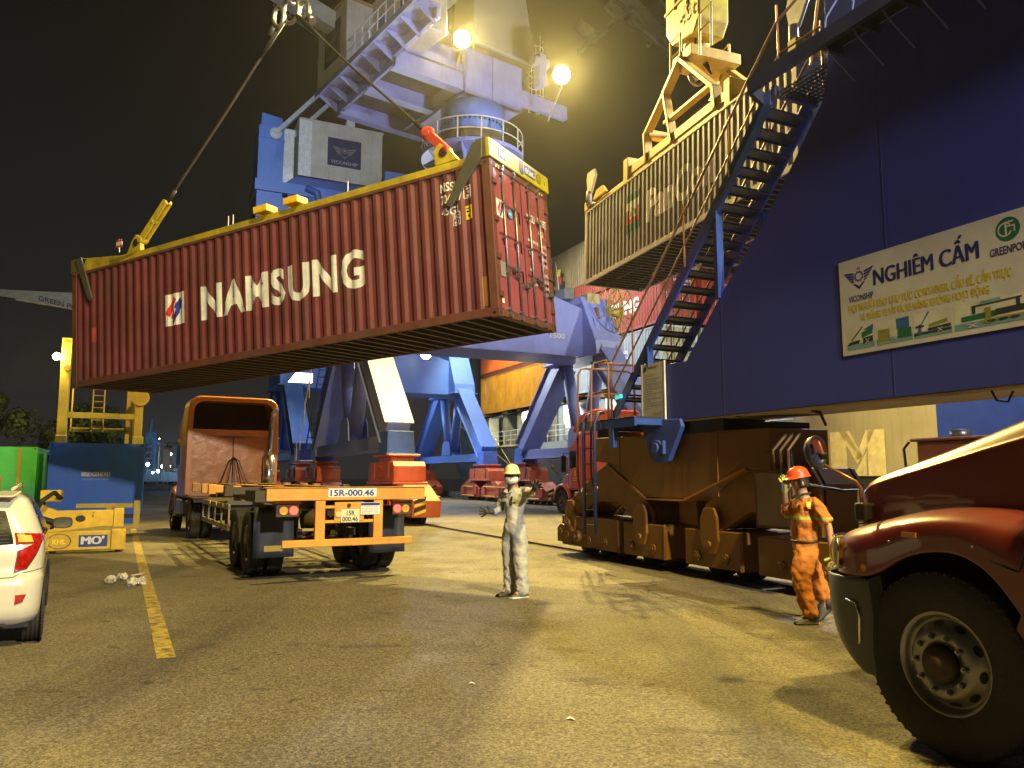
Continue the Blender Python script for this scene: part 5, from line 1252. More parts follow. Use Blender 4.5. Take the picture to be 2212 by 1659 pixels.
g = MB(); g.box(-.95, -.55, 2.55, 3.6, 1.15, 1.35); g.cyl((-.2, 2.2, .85), (.35, 2.2, .85), .16); g.tube([(-.3, .2, 1.2), (-.2, .6, .9), (.3, .9, 1.1)], .02, 6); g.tube([(.2, .2, 1.0), (.1, .7, .8), (-.3, 1.0, 1.1)], .02, 6); g.box(.55, .85, .7, 1.1, 1.15, 1.3)
g.done('air_tank', M_TRAILD, TR)

# ---- orange tractor
def add_tractor(t, cabm, wallm, sleeper=True, detail=True, hoodm=None, y0=.9):
    """local: origin on the ground under the rear axle, y forward"""
    hoodm = hoodm or cabm
    g = MB()
    W2 = 1.22
    def sec(y, zt, w, rt=.32):
        pts = [(-w, 1.06), (-w, 2.9), (-w + .02, zt - rt)]
        for k in range(5): a = PI - k*PI/8; pts.append((-w + .02 + rt + rt*math.cos(a), zt - rt + rt*math.sin(a)))
        pts += [(-x, z) for x, z in pts[::-1]]
        return [(x, y, z) for x, z in pts]
    rows = [sec(y0, 3.82, W2), sec(y0 + .06, 3.86, W2 + .02), sec(y0 + .9, 3.86, W2 + .02), sec(y0 + 1.5, 3.6, W2), sec(y0 + 2.0, 3.0, W2 - .02), sec(y0 + 2.3, 2.95, W2 - .06)]
    g.grid(rows, sm=False)
    g.face(rows[-1]); cab = g.done('cab', cabm, t)
    # rear wall (lower) and hollow fairing above
    g = MB(); n = 14
    g.grid([[(-W2 + .06 + (2*W2 - .12)*j/n, y0 + .03 + .012*math.sin(j*1.9 + i*.8), 1.06 + 1.72*i/10) for j in range(n + 1)] for i in range(11)])
    g.done('rear_wall', wallm, cab)
    g = MB(); g.box(-.012, .012, y0 - .0, y0 + .03, 1.15, 2.72); g.box(-.35, .3, y0 - .005, y0 + .03, 2.70, 2.715); g.done('wall_seam', M_TRAILD, cab)
    g = MB(); fr = sec(y0 - .005, 3.82, W2); inn = [(x*.90, y, 2.9 + (z - 2.9)*.88 if z > 2.9 else z) for x, y, z in fr]
    g.grid([fr, inn], sm=False); g.box(-W2 + .05, W2 - .05, y0 - .01, y0 + .03, 2.76, 2.92); g.done('fairing_frame', cabm, cab)
    g = MB(); g.face([(-1.15, y0 + .85, 2.9), (1.15, y0 + .85, 2.9), (1.05, y0 + 1.1, 3.75), (-1.05, y0 + 1.1, 3.75)]); g.box(-1.15, 1.15, y0 + .0, y0 + .9, 2.86, 2.88); g.done('fairing_inside', mat('fairing_inside_dark', (.05, .035, .01), .7), cab)
    g = MB()
    g.box(-W2 - .005, -W2 + .02, y0 + 1.35, y0 + 2.1, 1.95, 2.7, 0); g.box(W2 - .02, W2 + .005, y0 + 1.35, y0 + 2.1, 1.95, 2.7, 0)
    g.box(-1.0, 1.0, y0 + 2.28, y0 + 2.33, 2.1, 2.85, 0); g.done('window', M_GLASS, cab)
    # hood and fenders
    g = MB(); hy = y0 + 2.3
    rows = []
    for y, zt, w in ((hy, 2.0, .85), (hy + .5, 1.92, .82), (hy + 1.0, 1.78, .78), (hy + 1.35, 1.6, .72), (hy + 1.45, 1.2, .7)):
        rows.append([(-w, y, 1.0), (-w, y, zt - .15), (-w + .15, y, zt), (w - .15, y, zt), (w, y, zt - .15), (w, y, 1.0)])
    g.grid(rows); g.face(rows[-1]); g.done('hood', hoodm, t, bevel=.01)
    for s in (-1, 1):
        g = MB(); rows = []; cy = y0 + 2.85
        for k in range(9):
            a = PI*k/8; yy = cy + .78*math.cos(a); zz = .62 + .72*math.sin(a)
            rows.append([(s*.7, yy, zz), (s*1.1, yy, zz), (s*1.22, yy, zz - .06), (s*1.22, cy + .62*math.cos(a), .6 + .56*math.sin(a))])
        g.grid(rows); g.done('fender', hoodm, t, solid=.02)
        wheel(t, (s*1.08, cy, .52), .52, .27, out=s, front=True)
        for x in (1.1, .8): wheel(t, (s*x, 0, .52), .52, .25, out=s, rimmat=M_RIM)
        g = MB(); g.box(s*.95 - .3, s*.95 + .3, y0 + .5, y0 + 1.7, .55, .98); g.box(s*1.0 - .25, s*1.0 + .25, y0 + 1.75, y0 + 2.1, .45, .6); g.done('fuel_tank', M_STEEL, t, bevel=.06, seg=3)
        g = MB(); g.tube([(s*1.22, y0 + 2.1, 2.6), (s*1.5, y0 + 2.15, 2.6), (s*1.5, y0 + 2.15, 1.75), (s*1.22, y0 + 2.1, 1.75)], .02, 6); g.box(s*1.5 - .11, s*1.5 + .11, y0 + 2.1, y0 + 2.17, 1.8, 2.5); g.done('wing_mirror', M_BLACK, t, bevel=.01)
        g = MB(); g.box(s*.78 - .12, s*.78 + .12, hy + 1.4, hy + 1.47, .95, 1.25); g.done('headlight', mat('headlight_glass', (.5, .5, .45), .15), t, bevel=.02)
    g = MB(); g.box(-1.2, 1.2, hy + 1.4, hy + 1.6, .42, .85); g.done('bumper', mat('bumper_grey', (.10, .10, .10), .5), t, bevel=.05, seg=2)
    g = MB(); g.box(-.5, -.4, -1.0, 4.2, .72, 1.0); g.box(.4, .5, -1.0, 4.2, .72, 1.0); g.box(-.4, .4, -1.0, -.9, .75, .95); g.box(-.45, .45, -.5, .5, 1.0, 1.16); g.cyl((0, 0, .52), (1, 0, .52), .08); g.cyl((0, 0, .52), (-1, 0, .52), .08); g.done('frame_rail', M_TRAILD, t)
    return cab
TK = thing('tractor_truck', 'orange tractor truck with hollow roof fairing and shiny copper rear wall, coupled to the trailer', 'truck', (-7.42, 21.0, 0), R(30))
add_tractor(TK, M_CABO, M_WALL)
g = MB(); g.cyl((.95, .72, 1.05), (.95, .72, 2.2), .15, n=20, m=0); g.tube([(.95, .72, 2.2), (.95, .72, 2.35), (1.0, .74, 3.3), (1.03, .72, 3.42), (1.12, .66, 3.55)], [.1, .07, .07, .07, .07], 14, m=0); g.done('exhaust_stack', mat('exhaust_chrome', (.5, .52, .55), .22, .95, bump=.5, bscale=12, rust=.05), TK)
g = MB()
for k in range(5):
    xx = -.35 + .18*k; g.tube([(0, .86, 2.15), (xx*.35, .74, 2.05), (xx*.8, .68, 1.6), (xx*1.3, .6, 1.15)], .014, 6)
g.tube([(.08*math.cos(a)*1.2, .7, 1.25 + .12*math.sin(a)) for a in [k*2*PI/12 for k in range(12)]], .018, 6, closed=True); g.done('air_hose', M_BLACK, TK)
g = MB(); g.box(-1.2, -.75, -.7, -.55, .95, 1.05); g.box(-1.24, -.70, -.75, .7, 1.04, 1.07); g.box(.70, 1.24, -.75, .7, 1.04, 1.07); g.done('rear_fender', M_TRAILD, TK)

# ---- red truck in the right foreground
RT = thing('tractor_truck', 'dark red bonneted truck nose with steel wheel and round hood mirror, close up', 'truck', (3.54, 5.08, 0), R(24))
CRN = {.96: 1.12, .90: 1.19, .82: 1.235, .7: 1.275, .55: 1.315, .42: 1.35, .2: 1.40, 0: 1.425, -.2: 1.43, -.4: 1.41, -.6: 1.36, -.8: 1.29, -1.0: 1.2, -1.3: 1.06}
LOW = {.96: .95, .90: .945, .82: .945, .7: .95, .55: .958, .42: .968, .2: 1.12, 0: 1.165, -.2: 1.165, -.4: 1.03, -.6: .70, -.8: .45, -1.0: .42, -1.3: .42}
for s in (-1, 1):
    g = MB(); rows = []
    for y in CRN:
        c, lo = CRN[y], LOW[y]; xo = {.96: .84, .90: .97, .82: 1.07, .7: 1.135}.get(y, 1.17); c2 = max(lo + .03, c)
        h = c2 - lo
        rows.append([(s*.70, y, c2 - .03*h), (s*.82, y, c2 - .01), (s*min(.95, xo - .06), y, c2), (s*(xo - .07), y, c2 - .06*min(1, h*3)), (s*(xo - .015), y, c2 - .3*min(h, .42)), (s*xo, y, c2 - .55*min(h, .42)), (s*xo, y, lo + .35*(h)), (s*xo, y, lo + .02), (s*xo, y, lo), (s*(xo - .03), y, lo - .0)])
    g.grid(rows); g.done('fender', M_REDT, RT, sub=2)
    g = MB(); g.cyl((s*.70, 0, .62), (s*1.12, 0, .62), .64, n=40, cap=False); g.box(s*.62 - .02, s*.62 + .02, -1.0, .7, .3, 1.3)
    # keep only the upper half of the wheel arch liner
    for f in [f for f in g.bm.faces if f.calc_center_median().z < .66 and abs(f.calc_center_median().x) > .66]: g.bm.faces.remove(f)
    g.done('arch_liner', M_BLACK, RT)
    w_ = wheel(RT, (s*1.02, 0, .525), .525, .29, out=s, rim_r=.286, front=True, grooves=5)
    # bumper corner
    g = MB(); rows = []
    for i, z in enumerate((.95, .90, .80, .68, .56, .46, .38, .35)):
        k = [0, 0, .0, .02, .06, .13, .26, .36][i]
        rows.append([(s*1.10, .42, z), (s*1.17, .44, z), (s*1.17, .60 - k*.2, z), (s*1.15, .76 - k*.6, z), (s*1.08, .90 - k*.8, z), (s*.92, 1.02 - k*.9, z), (s*.6, 1.10 - k*.9, z), (0, 1.14 - k*.9, z)])
    g.grid(rows); g.done('bumper', mat('bumper_grey_green', (.075, .078, .07), .42, var=.3, scale=2, dirt=.2), RT, sub=1, solid=.02)
    g = MB(); g.tube([(s*1.165, .66, .80), (s*1.175, .575, .79), (s*1.175, .55, .72), (s*1.172, .56, .55), (s*1.15, .585, .515), (s*1.13, .66, .53)], .009, 8); g.done('bumper_trim', M_CHROME, RT)
    g = MB(); g.prism([(s*1.14, .40, .98), (s*1.17, .47, .95), (s*1.17, .43, .6), (s*1.16, .42, .30), (s*1.14, .38, .28), (s*1.13, .36, .6)], (s*-.03, 0, 0)); g.done('rubber_flap', M_RUBBER, RT)
    # headlight
    g = MB(); rows = []
    for z, k in ((1.185, -.03), (1.165, -.005), (1.12, .015), (1.07, .02), (1.02, .005), (1.0, -.02)):
        rows.append([(s*1.13, .74 + k*.3, z), (s*1.10, .81 + k*.6, z), (s*1.03, .89 + k, z), (s*.93, .965 + k, z), (s*.78, .99 + k, z)])
    g.grid(rows); g.done('headlight', mat('lamp_yellow_glass', (.42, .30, .06), .12, var=.4, scale=25, coat=.6), RT, solid=.01)
    g = MB(); g.tube([(s*1.13, .745, 1.19), (s*1.135, .735, 1.1), (s*1.13, .745, .995), (s*1.09, .82, .985), (s*1.02, .90, .985), (s*.92, .975, .985), (s*.78, 1.0, .985)], .007, 8); g.tube([(s*1.13, .745, 1.19), (s*1.09, .81, 1.195), (s*1.02, .885, 1.195), (s*.92, .955, 1.195), (s*.78, .98, 1.195)], .007, 8); g.done('headlight_bezel', M_CHROME, RT)
    # cab side under the door
    g = MB(); g.prism([(s*1.16, -.58, 1.12), (s*1.16, -.45, .80), (s*1.16, -.75, .35), (s*1.16, -1.5, .35), (s*1.16, -1.5, 1.12)], (s*-.05, 0, 0)); g.done('side_skirt', M_REDT, RT, bevel=.01)
g = MB(); rows = []
for y, zt, cr, w in ((.93, 1.35, 1.30, .66), (.92, 1.48, 1.42, .69), (.88, 1.575, 1.50, .72), (.80, 1.63, 1.545, .745), (.6, 1.69, 1.60, .755), (.33, 1.765, 1.665, .765), (0, 1.88, 1.75, .775), (-.3, 1.985, 1.825, .785), (-.58, 2.09, 1.89, .79)):
    half = [(-w - .01, y, 1.18), (-w - .005, y, 1.3), (-w, y, cr - .06), (-w, y, cr - .008), (-w + .012, y, cr), (-w + .02, y, cr + .012), (-w + .07, y, cr + (zt - cr)*.65), (-w + .20, y, zt - .015), (-.3, y, zt)]
    rows.append(half + [(0, y, zt + .01)] + [(-x, yy, z) for x, yy, z in half[::-1]])
g.grid(rows); g.done('hood', M_REDT, RT, sub=2)
g = MB(); g.box(-.62, .62, .90, .96, .72, 1.46, 1)
for k in range(9): g.box(-.6, .6, .955, .975, .78 + .075*k, .80 + .075*k, 0)
g.box(-.66, -.62, .9, .98, .7, 1.5, 0); g.box(.62, .66, .9, .98, .7, 1.5, 0); g.box(-.66, .66, .9, .98, 1.46, 1.5, 0); g.done('grille', [M_CHROME, M_BLACK], RT)
g = MB(); g.box(-.795, .795, -.70, -.575, 1.2, 1.92); g.box(-1.1, 1.1, -.75, -.6, 1.15, 1.45); g.done('cowl_rubber', M_BLACK, RT, bevel=.03)
g = MB(); g.prism([(-1.18, -.68, 1.1), (-1.18, -.68, 1.75), (-1.13, -.80, 2.1), (-1.08, -1.15, 2.95), (-1.08, -2.9, 3.1), (-1.18, -2.9, 1.1)], (2.36, 0, 0)); rc = g.done('cab', M_REDT, RT, bevel=.04, seg=2)
g = MB(); g.prism([(-1.19, -.95, 1.85), (-1.19, -1.25, 2.7), (-1.19, -2.0, 2.7), (-1.19, -2.0, 1.85)], (.012, 0, 0)); g.prism([(-1.0, -.79, 2.12), (1.0, -.79, 2.12), (.95, -1.13, 2.88), (-.95, -1.13, 2.88)], (0, .02, 0.01)); g.done('window', M_GLASS, rc)
g = MB(); g.cyl((-1.19, -.72, 1.62), (-1.19, -.72, 1.9), .03); g.box(-.83, -.80, -.66, -.60, 1.62, 1.68); g.tube([(-.805, -.60, 1.70), (-.83, -.57, 1.66), (-.80, -.52, 1.60)], .012, 6); g.done('hood_latch', M_BLACK, RT)
for s in (-1, 1):
    g = MB(); g.lathe([(.001, .012), (.018, .010), (.024, 0)], 14, axis='X', c=(s*1.172, .50, 1.02)); g.box(s*1.172 - .008, s*1.172 + .008, .1, .2, 1.235, 1.265); g.done('side_marker', mat('marker_orange', (.5, .18, .02), .2), RT)
    g = MB(); g.tube([(s*.785, .86, 1.27), (s*.79, .5, 1.325), (s*.795, .1, 1.375), (s*.80, -.3, 1.385), (s*.80, -.56, 1.36)], .006, 6); g.tube([(s*1.172, -.35, 1.14), (s*1.176, -.5, 1.10), (s*1.176, -.58, 1.30), (s*1.10, -.60, 1.37)], .005, 6); g.done('panel_gap', M_BLACK, RT)
    g = MB()
    for y_, z_ in ((.66, 1.0), (.30, 1.20), (-.25, 1.21), (-.62, .9)): g.cyl((s*1.168, y_, z_), (s*1.176, y_, z_), .008, n=8)
    g.done('bolt_head', M_STEEL, RT)
# hood mirror on its stem
g = MB(); g.box(-.84, -.76, .76, .86, 1.285, 1.42); g.done('mirror_base', M_BLACK, RT, bevel=.02, seg=2)
mc = Vector((-1.02, 1.02, 1.775)); 
g = MB(); g.tube([(-.80, .82, 1.40), (-.80, .82, 1.52), (-.82, .84, 1.565), mc + Vector((.06, -.03, -.09))], [.014, .014, .013, .011], 10); g.done('mirror_stem', mat('stem_copper', (.35, .16, .08), .35, .6), RT)
g = MB(); g.lathe([(.001, -.005), (.05, -.012), (.085, -.02), (.101, -.032), (.108, -.034), (.108, -.02), (.10, .01), (.06, .035), (.001, .045)][::-1], 32, ms=[1, 1, 1, 1, 1, 0, 0, 0][::-1])
g2m = Matrix.Translation(mc) @ Vector((0, 0, 1)).rotation_difference(Vector((-.12, .98, -.06)).normalized()).to_matrix().to_4x4() @ Matrix.Scale(1.12, 4, Vector((0, 1, 0)))
for v in g.bm.verts: v.co = g2m @ v.co
for f in g.bm.faces:
    f.material_index = 0 if (g2m.inverted() @ f.calc_center_median()).z < -.0 and (f.calc_center_median() - mc).length < .10 else 1
g.done('mirror', [mat('mirror_glass', (.55, .55, .56), .02, 1.0, var=.02), M_BLACK], RT)
# ------------------------------------------------------------------ people
M_SKIN = mat('skin', (.42, .23, .13), .55, var=.12)
M_GLOVE = mat('glove_black', (.030, .030, .022), .7, var=.3, bump=.4, bscale=80)
def skin(name, V, E, root, material, parent, sub=2, fold=0, fscale=.12):
    me = bpy.data.meshes.new(name); keys = list(V); idx = {k: i for i, k in enumerate(keys)}
    me.from_pydata([V[k][0] for k in keys], [(idx[a], idx[b]) for a, b in E], [])
    o = bpy.data.objects.new(name, me); COL.objects.link(o)
    o.modifiers.new('skin', 'SKIN')
    for k in keys:
        s = me.skin_vertices[0].data[idx[k]]; r = V[k][1]
        s.radius = r if isinstance(r, tuple) else (r, r)
        s.use_root = (k == root)
    o.modifiers['skin'].use_smooth_shade = True
    o.modifiers['skin'].branch_smoothing = .6
    md = o.modifiers.new('sub', 'SUBSURF'); md.levels = sub; md.render_levels = sub
    dg = bpy.context.evaluated_depsgraph_get(); dg.update()
    m2 = bpy.data.meshes.new_from_object(o.evaluated_get(dg))
    bpy.data.objects.remove(o); bpy.data.meshes.remove(me)
    if fold:
        from mathutils import noise
        for v in m2.vertices:
            p = Vector((v.co.x*1.6, v.co.y*1.6, v.co.z*1.5 + v.co.x*1.2)) / fscale
            n = noise.noise(p) + .5 * noise.noise(p * 2.3)
            v.co += v.normal * n * fold
    for p in m2.polygons: p.use_smooth = True
    m2.materials.clear(); m2.materials.append(material)
    ob = bpy.data.objects.new(name, m2); COL.objects.link(ob); ob.parent = parent
    return ob
def hand_graph(V, E, wrist, pre, palm, dirf, side, nrm, r=.011, spread=.35, curl=0.0, L=1.0):
    """palm centre, finger direction, side vector (towards the thumb), palm normal"""
    dirf = Vector(dirf).normalized(); side = (Vector(side) - dirf*Vector(side).dot(dirf)).normalized(); nrm = dirf.cross(side)
    P = Vector(palm)
    V[pre+'p'] = (tuple(P), (r*2.6, r*1.7)); E.append((wrist, pre+'p'))
    V[pre+'k'] = (tuple(P + dirf*.035), (r*2.9, r*1.5)); E.append((pre+'p', pre+'k'))
    for i, (off, ln) in enumerate(((.030, .075), (.010, .085), (-.010, .078), (-.030, .062))):
        d = (dirf + side*spread*(off/.03)*.8).normalized()
        b = P + dirf*.04 + side*off; prev = pre+'k'
        for j, f in enumerate((0, .5, 1.0)):
            k = pre + 'f%d%d' % (i, j); c = (f*f)*curl*ln
            V[k] = (tuple(b + d*ln*f*L + nrm*c), r*(1.0 - .15*f)); E.append((prev, k)); prev = k
    d = (dirf*.55 + side).normalized(); b = P + side*.03 - dirf*.01; prev = pre+'p'
    for j, f in enumerate((0, .5, 1)):
        k = pre + 't%d' % j; V[k] = (tuple(b + d*.065*f*L + nrm*curl*.02*f), r*1.1*(1 - .1*f)); E.append((prev, k)); prev = k
def headgear(t, hc, yaw, col, mask=True, tilt=0):
    """helmet, hair, face; hc = head centre; yaw = facing direction about z where 0 looks along -y"""
    e = thing('head_frame', None, None, hc, yaw, parent=t)
    e.rotation_euler = (tilt, 0, yaw)
    Mx = Matrix.Translation(hc) @ Matrix.Rotation(yaw, 4, 'Z') @ Matrix.Rotation(tilt, 4, 'X')
    bpy.data.objects.remove(e)
    g = MB(); g.M = Mx @ Matrix.Translation((0, .004, 0))
    prof = [(.001, .178), (.036, .174), (.070, .157), (.093, .128), (.105, .09), (.109, .060)]
    rows = []
    for r, z in prof: rows.append([(r*math.cos(a), r*1.18*math.sin(a), z) for a in [k*2*PI/28 for k in range(29)]])
    rows.append([(.120*math.cos(a), (.142 + (.035 if math.sin(a) < 0 else 0)*(-math.sin(a)))*math.sin(a), .050 - (.008 if math.sin(a) < -.3 else 0)) for a in [k*2*PI/28 for k in range(29)]])
    rows.append([(.117*math.cos(a), (.138 + (.033 if math.sin(a) < 0 else 0)*(-math.sin(a)))*math.sin(a), .045 - (.008 if math.sin(a) < -.3 else 0)) for a in [k*2*PI/28 for k in range(29)]])
    g.grid(rows); g.box(-.012, .012, -.10, .10, .135, .153) if False else None
    g.done('helmet', mat('helmet_' + col[0], col[1], .3, var=.08, coat=.4), t, sub=1)
    g = MB(); g.M = Mx   # hair at the nape and temples
    rows = [[(.098*math.cos(a), .112*math.sin(a), z) for a in [-.25 + k*(PI + .5)/16 for k in range(17)]] for z in (.06, .02, -.04, -.065)]
    g.grid(rows); g.done('hair', mat('hair_black', (.012, .010, .009), .6), t, solid=.012)
    g = MB(); g.M = Mx
    g.lathe([(.001, -.02), (.012, -.018), (.017, -.005), (.015, .01), (.001, .03)], 10, axis='Z', c=(0, -.105, -.03))
    for s in (-1, 1): g.lathe([(.001, -.03), (.012, -.02), (.016, 0), (.012, .022), (.001, .03)], 10, axis='Z', c=(s*.088, .005, -.02))
    g.done('nose_and_ears', M_SKIN, t, smooth=True)
    g = MB(); g.M = Mx
    for s in (-1, 1): g.box(s*.036 - .015, s*.036 + .015, -.101, -.085, .008, .017, 0); g.box(s*.036 - .018, s*.036 + .018, -.100, -.085, .027, .033, 0)
    if not mask: g.box(-.024, .024, -.099, -.088, -.072, -.064, 1)
    g.done('eyes_and_brows', [M_BLACK, mat('lips', (.25, .08, .06), .5)], t)
    if mask:
        g = MB(); g.M = Mx; rows = []
        for z, r in ((-.012, .100), (-.035, .116), (-.06, .112), (-.085, .098), (-.100, .080)):
            rows.append([(r*.92*math.sin(a), -r*1.04*math.cos(a) - .0, z + .012*abs(math.sin(a))) for a in [-1.15 + 2.3*k/12 for k in range(13)]])
        g.grid(rows); g.done('face_mask', mat('mask_white', (.62, .64, .66), .8, var=.08), t, solid=.004)
        g = MB(); g.M = Mx
        for s in (-1, 1): g.tube([(s*.09, -.045, -.02), (s*.095, .0, -.005), (s*.088, .02, -.03), (s*.09, -.03, -.07)], .002, 5)
        g.tube([(-.1, .0, .01), (-.085, -.03, -.08), (0, -.05, -.115), (.085, -.03, -.08), (.1, 0, .01)], .004, 6); g.done('chin_strap', M_BLACK, t)
    else:
        g = MB(); g.M = Mx; g.tube([(-.1, .0, .01), (-.085, -.03, -.08), (0, -.05, -.112), (.085, -.03, -.08), (.1, 0, .01)], .004, 6); g.done('chin_strap', M_BLACK, t)
def shoe(t, heel, toe, m, sole, h=.09, boot=0):
    heel = Vector(heel); toe = Vector(toe); d = (toe - heel); L = d.length; d.normalize()
    ang = math.atan2(d.y, d.x); pit = math.asin(max(-1, min(1, d.z)))
    Mx = Matrix.Translation(heel) @ Matrix.Rotation(ang, 4, 'Z') @ Matrix.Rotation(-pit, 4, 'Y')
    g = MB(); g.M = Mx; rows = []
    for x, w, hh in ((-.01, .022, .05), (0, .034, .085), (.06, .040, h + .01 + boot), (.11, .042, h + boot), (.15, .045, h*.72), (.20, .048, .055), (.25, .042, .042), (L, .020, .03), (L + .012, .006, .018)):
        rows.append([(x, w*math.cos(a), .018 + max(0, math.sin(a))*(hh - .018) if math.sin(a) > 0 else .018) for a in [k*PI/8 for k in range(9)]])
    g.grid(rows); g.face([r[0] for r in rows] + [r[-1] for r in rows[::-1]]); s = g.done('shoe', m, t, sub=1)
    g = MB(); g.M = Mx; pts = [(-.015, 0), (.0, .036), (.08, .042), (.18, .050), (.25, .044), (L, .024), (L + .016, 0)]
    g.prism([(x, y, 0) for x, y in pts] + [(x, -y, 0) for x, y in pts[-2:0:-1]], (0, 0, .022)); g.done('sole', sole, s, bevel=.004)

# --- signalman in pale overalls, arms spread
WM = thing('person', 'signalman in pale grey coverall, cream helmet and face mask, both arms spread, black gloves', 'person', (.04, 10.56, 0), 0)
M_COV = mat('coverall_grey', (.38, .38, .35), .8, var=.22, scale=6, bump=.9, bscale=14, bdist=.02)
Rs, Ls = (-.155, .085, 1.40), (.15, -.09, 1.41)
Vb = {'pel': ((0, 0, .93), (.13, .10)), 'spi': ((-.005, 0, 1.12), (.12, .09)), 'che': ((-.01, 0, 1.32), (.14, .10)), 'nec': ((-.02, -.01, 1.47), .052), 'hea': ((-.04, -.03, 1.575), (.085, .092)), 'top': ((-.04, -.025, 1.655), (.07, .078)),
      'rs': (Rs, .055), 're': ((-.20, .10, 1.17), .042), 'rw': ((-.27, .03, 1.12), .030), 'ls': (Ls, .055), 'le': ((.19, -.33, 1.37), .045), 'lw': ((.235, -.52, 1.42), .032),
      'rh': ((-.075, .05, .90), .085), 'rk': ((-.085, .07, .50), .055), 'ra': ((-.085, .10, .10), .04), 'rt': ((-.17, .05, .05), .03),
      'lh': ((.07, -.04, .90), .085), 'lk': ((.065, -.09, .50), .055), 'la': ((.11, -.05, .10), .04), 'lt': ((.0, -.12, .05), .03)}
Eb = [('pel','spi'),('spi','che'),('che','nec'),('nec','hea'),('hea','top'),('che','rs'),('rs','re'),('re','rw'),('che','ls'),('ls','le'),('le','lw'),('pel','rh'),('rh','rk'),('rk','ra'),('ra','rt'),('pel','lh'),('lh','lk'),('lk','la'),('la','lt')]
hand_graph(Vb, Eb, 'rw', 'R', (-.36, -.0, 1.12), (-1, -.15, .02), (.1, -.2, 1), None, r=.008, spread=.5)
hand_graph(Vb, Eb, 'lw', 'L', (.26, -.59, 1.46), (.45, -.6, .55), (-.6, 0, .7), None, r=.008, spread=.5)
skin('body', Vb, Eb, 'pel', M_SKIN, WM)
Vc = {'pel': ((0, 0, .93), (.175, .14)), 'wai': ((-.005, 0, 1.03), (.195, .16)), 'spi': ((-.005, 0, 1.16), (.195, .16)), 'che': ((-.01, 0, 1.32), (.195, .14)), 'col': ((-.018, -.005, 1.44), (.085, .075)),
      'rs': (Rs, .075), 'rm': ((-.19, .10, 1.28), .062), 're': ((-.205, .09, 1.16), .058), 'rw': ((-.265, .03, 1.125), .042),
      'ls': (Ls, .078), 'lm': ((.175, -.21, 1.40), .066), 'le': ((.19, -.33, 1.37), .060), 'lw': ((.225, -.48, 1.40), .046),
      'rh': ((-.075, .05, .86), (.125, .12)), 'rth': ((-.085, .06, .68), (.112, .105)), 'rk': ((-.080, .07, .48), (.096, .092)), 'rc': ((-.070, .09, .25), (.090, .088)), 'ra': ((-.066, .10, .02), (.098, .095)),
      'lh': ((.07, -.04, .86), (.13, .12)), 'lth': ((.07, -.06, .68), (.118, .11)), 'lk': ((.07, -.08, .48), (.102, .098)), 'lc': ((.09, -.07, .25), (.096, .092)), 'la': ((.10, -.05, .02), (.108, .102))}
Ec = [('pel','wai'),('wai','spi'),('spi','che'),('che','col'),('che','rs'),('rs','rm'),('rm','re'),('re','rw'),('che','ls'),('ls','lm'),('lm','le'),('le','lw'),('pel','rh'),('rh','rth'),('rth','rk'),('rk','rc'),('rc','ra'),('pel','lh'),('lh','lth'),('lth','lk'),('lk','lc'),('lc','la')]
g = MB(); g.tube([(-.08, .095, .05), (-.072, .10, .17)], [.052, .05], 12); g.tube([(.11, -.045, .05), (.10, -.05, .17)], [.052, .05], 12); g.done('sock', M_BLACK, WM)
cv = skin('coverall', Vc, Ec, 'pel', M_COV, WM, sub=3, fold=.014, fscale=.11)
for pre, w, pv, dv, sv in (('R', (-.275, .02, 1.12), (-.36, -.0, 1.12), (-1, -.15, .02), (.1, -.2, 1)), ('L', (.235, -.51, 1.42), (.26, -.59, 1.46), (.45, -.6, .55), (-.6, 0, .7))):
    V, E = {'w': (w, .036)}, []
    hand_graph(V, E, 'w', 'h', pv, dv, sv, None, r=.0155, spread=.75, L=1.15); skin('glove', V, E, 'w', M_GLOVE, WM, sub=2)
g = MB(); g.tube([(-.255, .045, 1.125), (-.30, .005, 1.12)], [.048, .044], 14); g.done('glove_cuff', mat('cuff_blue', (.22, .26, .42), .7), WM)
headgear(WM, Vector((-.04, -.035, 1.60)), R(-8), ('cream', (.64, .58, .36)), True)
g = MB()   # collar, placket, pockets, waist seam
fdir = Vector((-.6, -.8, 0)); sd = Vector((.8, -.6, 0))
def onchest(a, z, d): return Vector((-.01, 0, z)) + sd*a + fdir*d
g.prism([onchest(-.06, 1.49, .06), onchest(-.005, 1.38, .145), onchest(-.07, 1.40, .135)], tuple(fdir*.012)); g.prism([onchest(.06, 1.49, .06), onchest(.005, 1.38, .145), onchest(.07, 1.40, .135)], tuple(fdir*.012))
g.done('collar', M_COV, cv)
g = MB(); g.prism([onchest(-.03, 1.47, .10), onchest(.03, 1.47, .10), onchest(0, 1.385, .13)], tuple(fdir*.01)); g.prism([onchest(.055, 1.34, .135), onchest(.075, 1.34, .13), onchest(.07, 1.22, .14), onchest(.045, 1.22, .145)], tuple(fdir*.015)); g.done('undershirt', mat('shirt_dark', (.02, .022, .03), .8), cv)
M_COVD = mat('coverall_seam', (.22, .23, .20), .8)
g = MB()
for s in (-1, 1): g.prism([onchest(s*.045, 1.31, .138), onchest(s*.125, 1.31, .105), onchest(s*.125, 1.275, .11), onchest(s*.085, 1.262, .13), onchest(s*.045, 1.275, .142)], tuple(fdir*.012))
g.done('pocket_flap', M_COV, cv, bevel=.003)
g = MB(); g.tube([(-.0 + .140*math.cos(a_), .118*math.sin(a_), .985) for a_ in [k*2*PI/24 for k in range(24)]], .007, 6, closed=True); g.done('waist_seam', M_COVD, cv)
shoe(WM, (-.035, .125, 0), (-.225, -.0, 0), mat('shoe_black', (.02, .02, .022), .5), M_BLACK)
shoe(WM, (.165, -.015, 0), (-.06, -.14, 0), mat('shoe_grey', (.07, .07, .07), .6), mat('sole_white', (.55, .55, .5), .6))

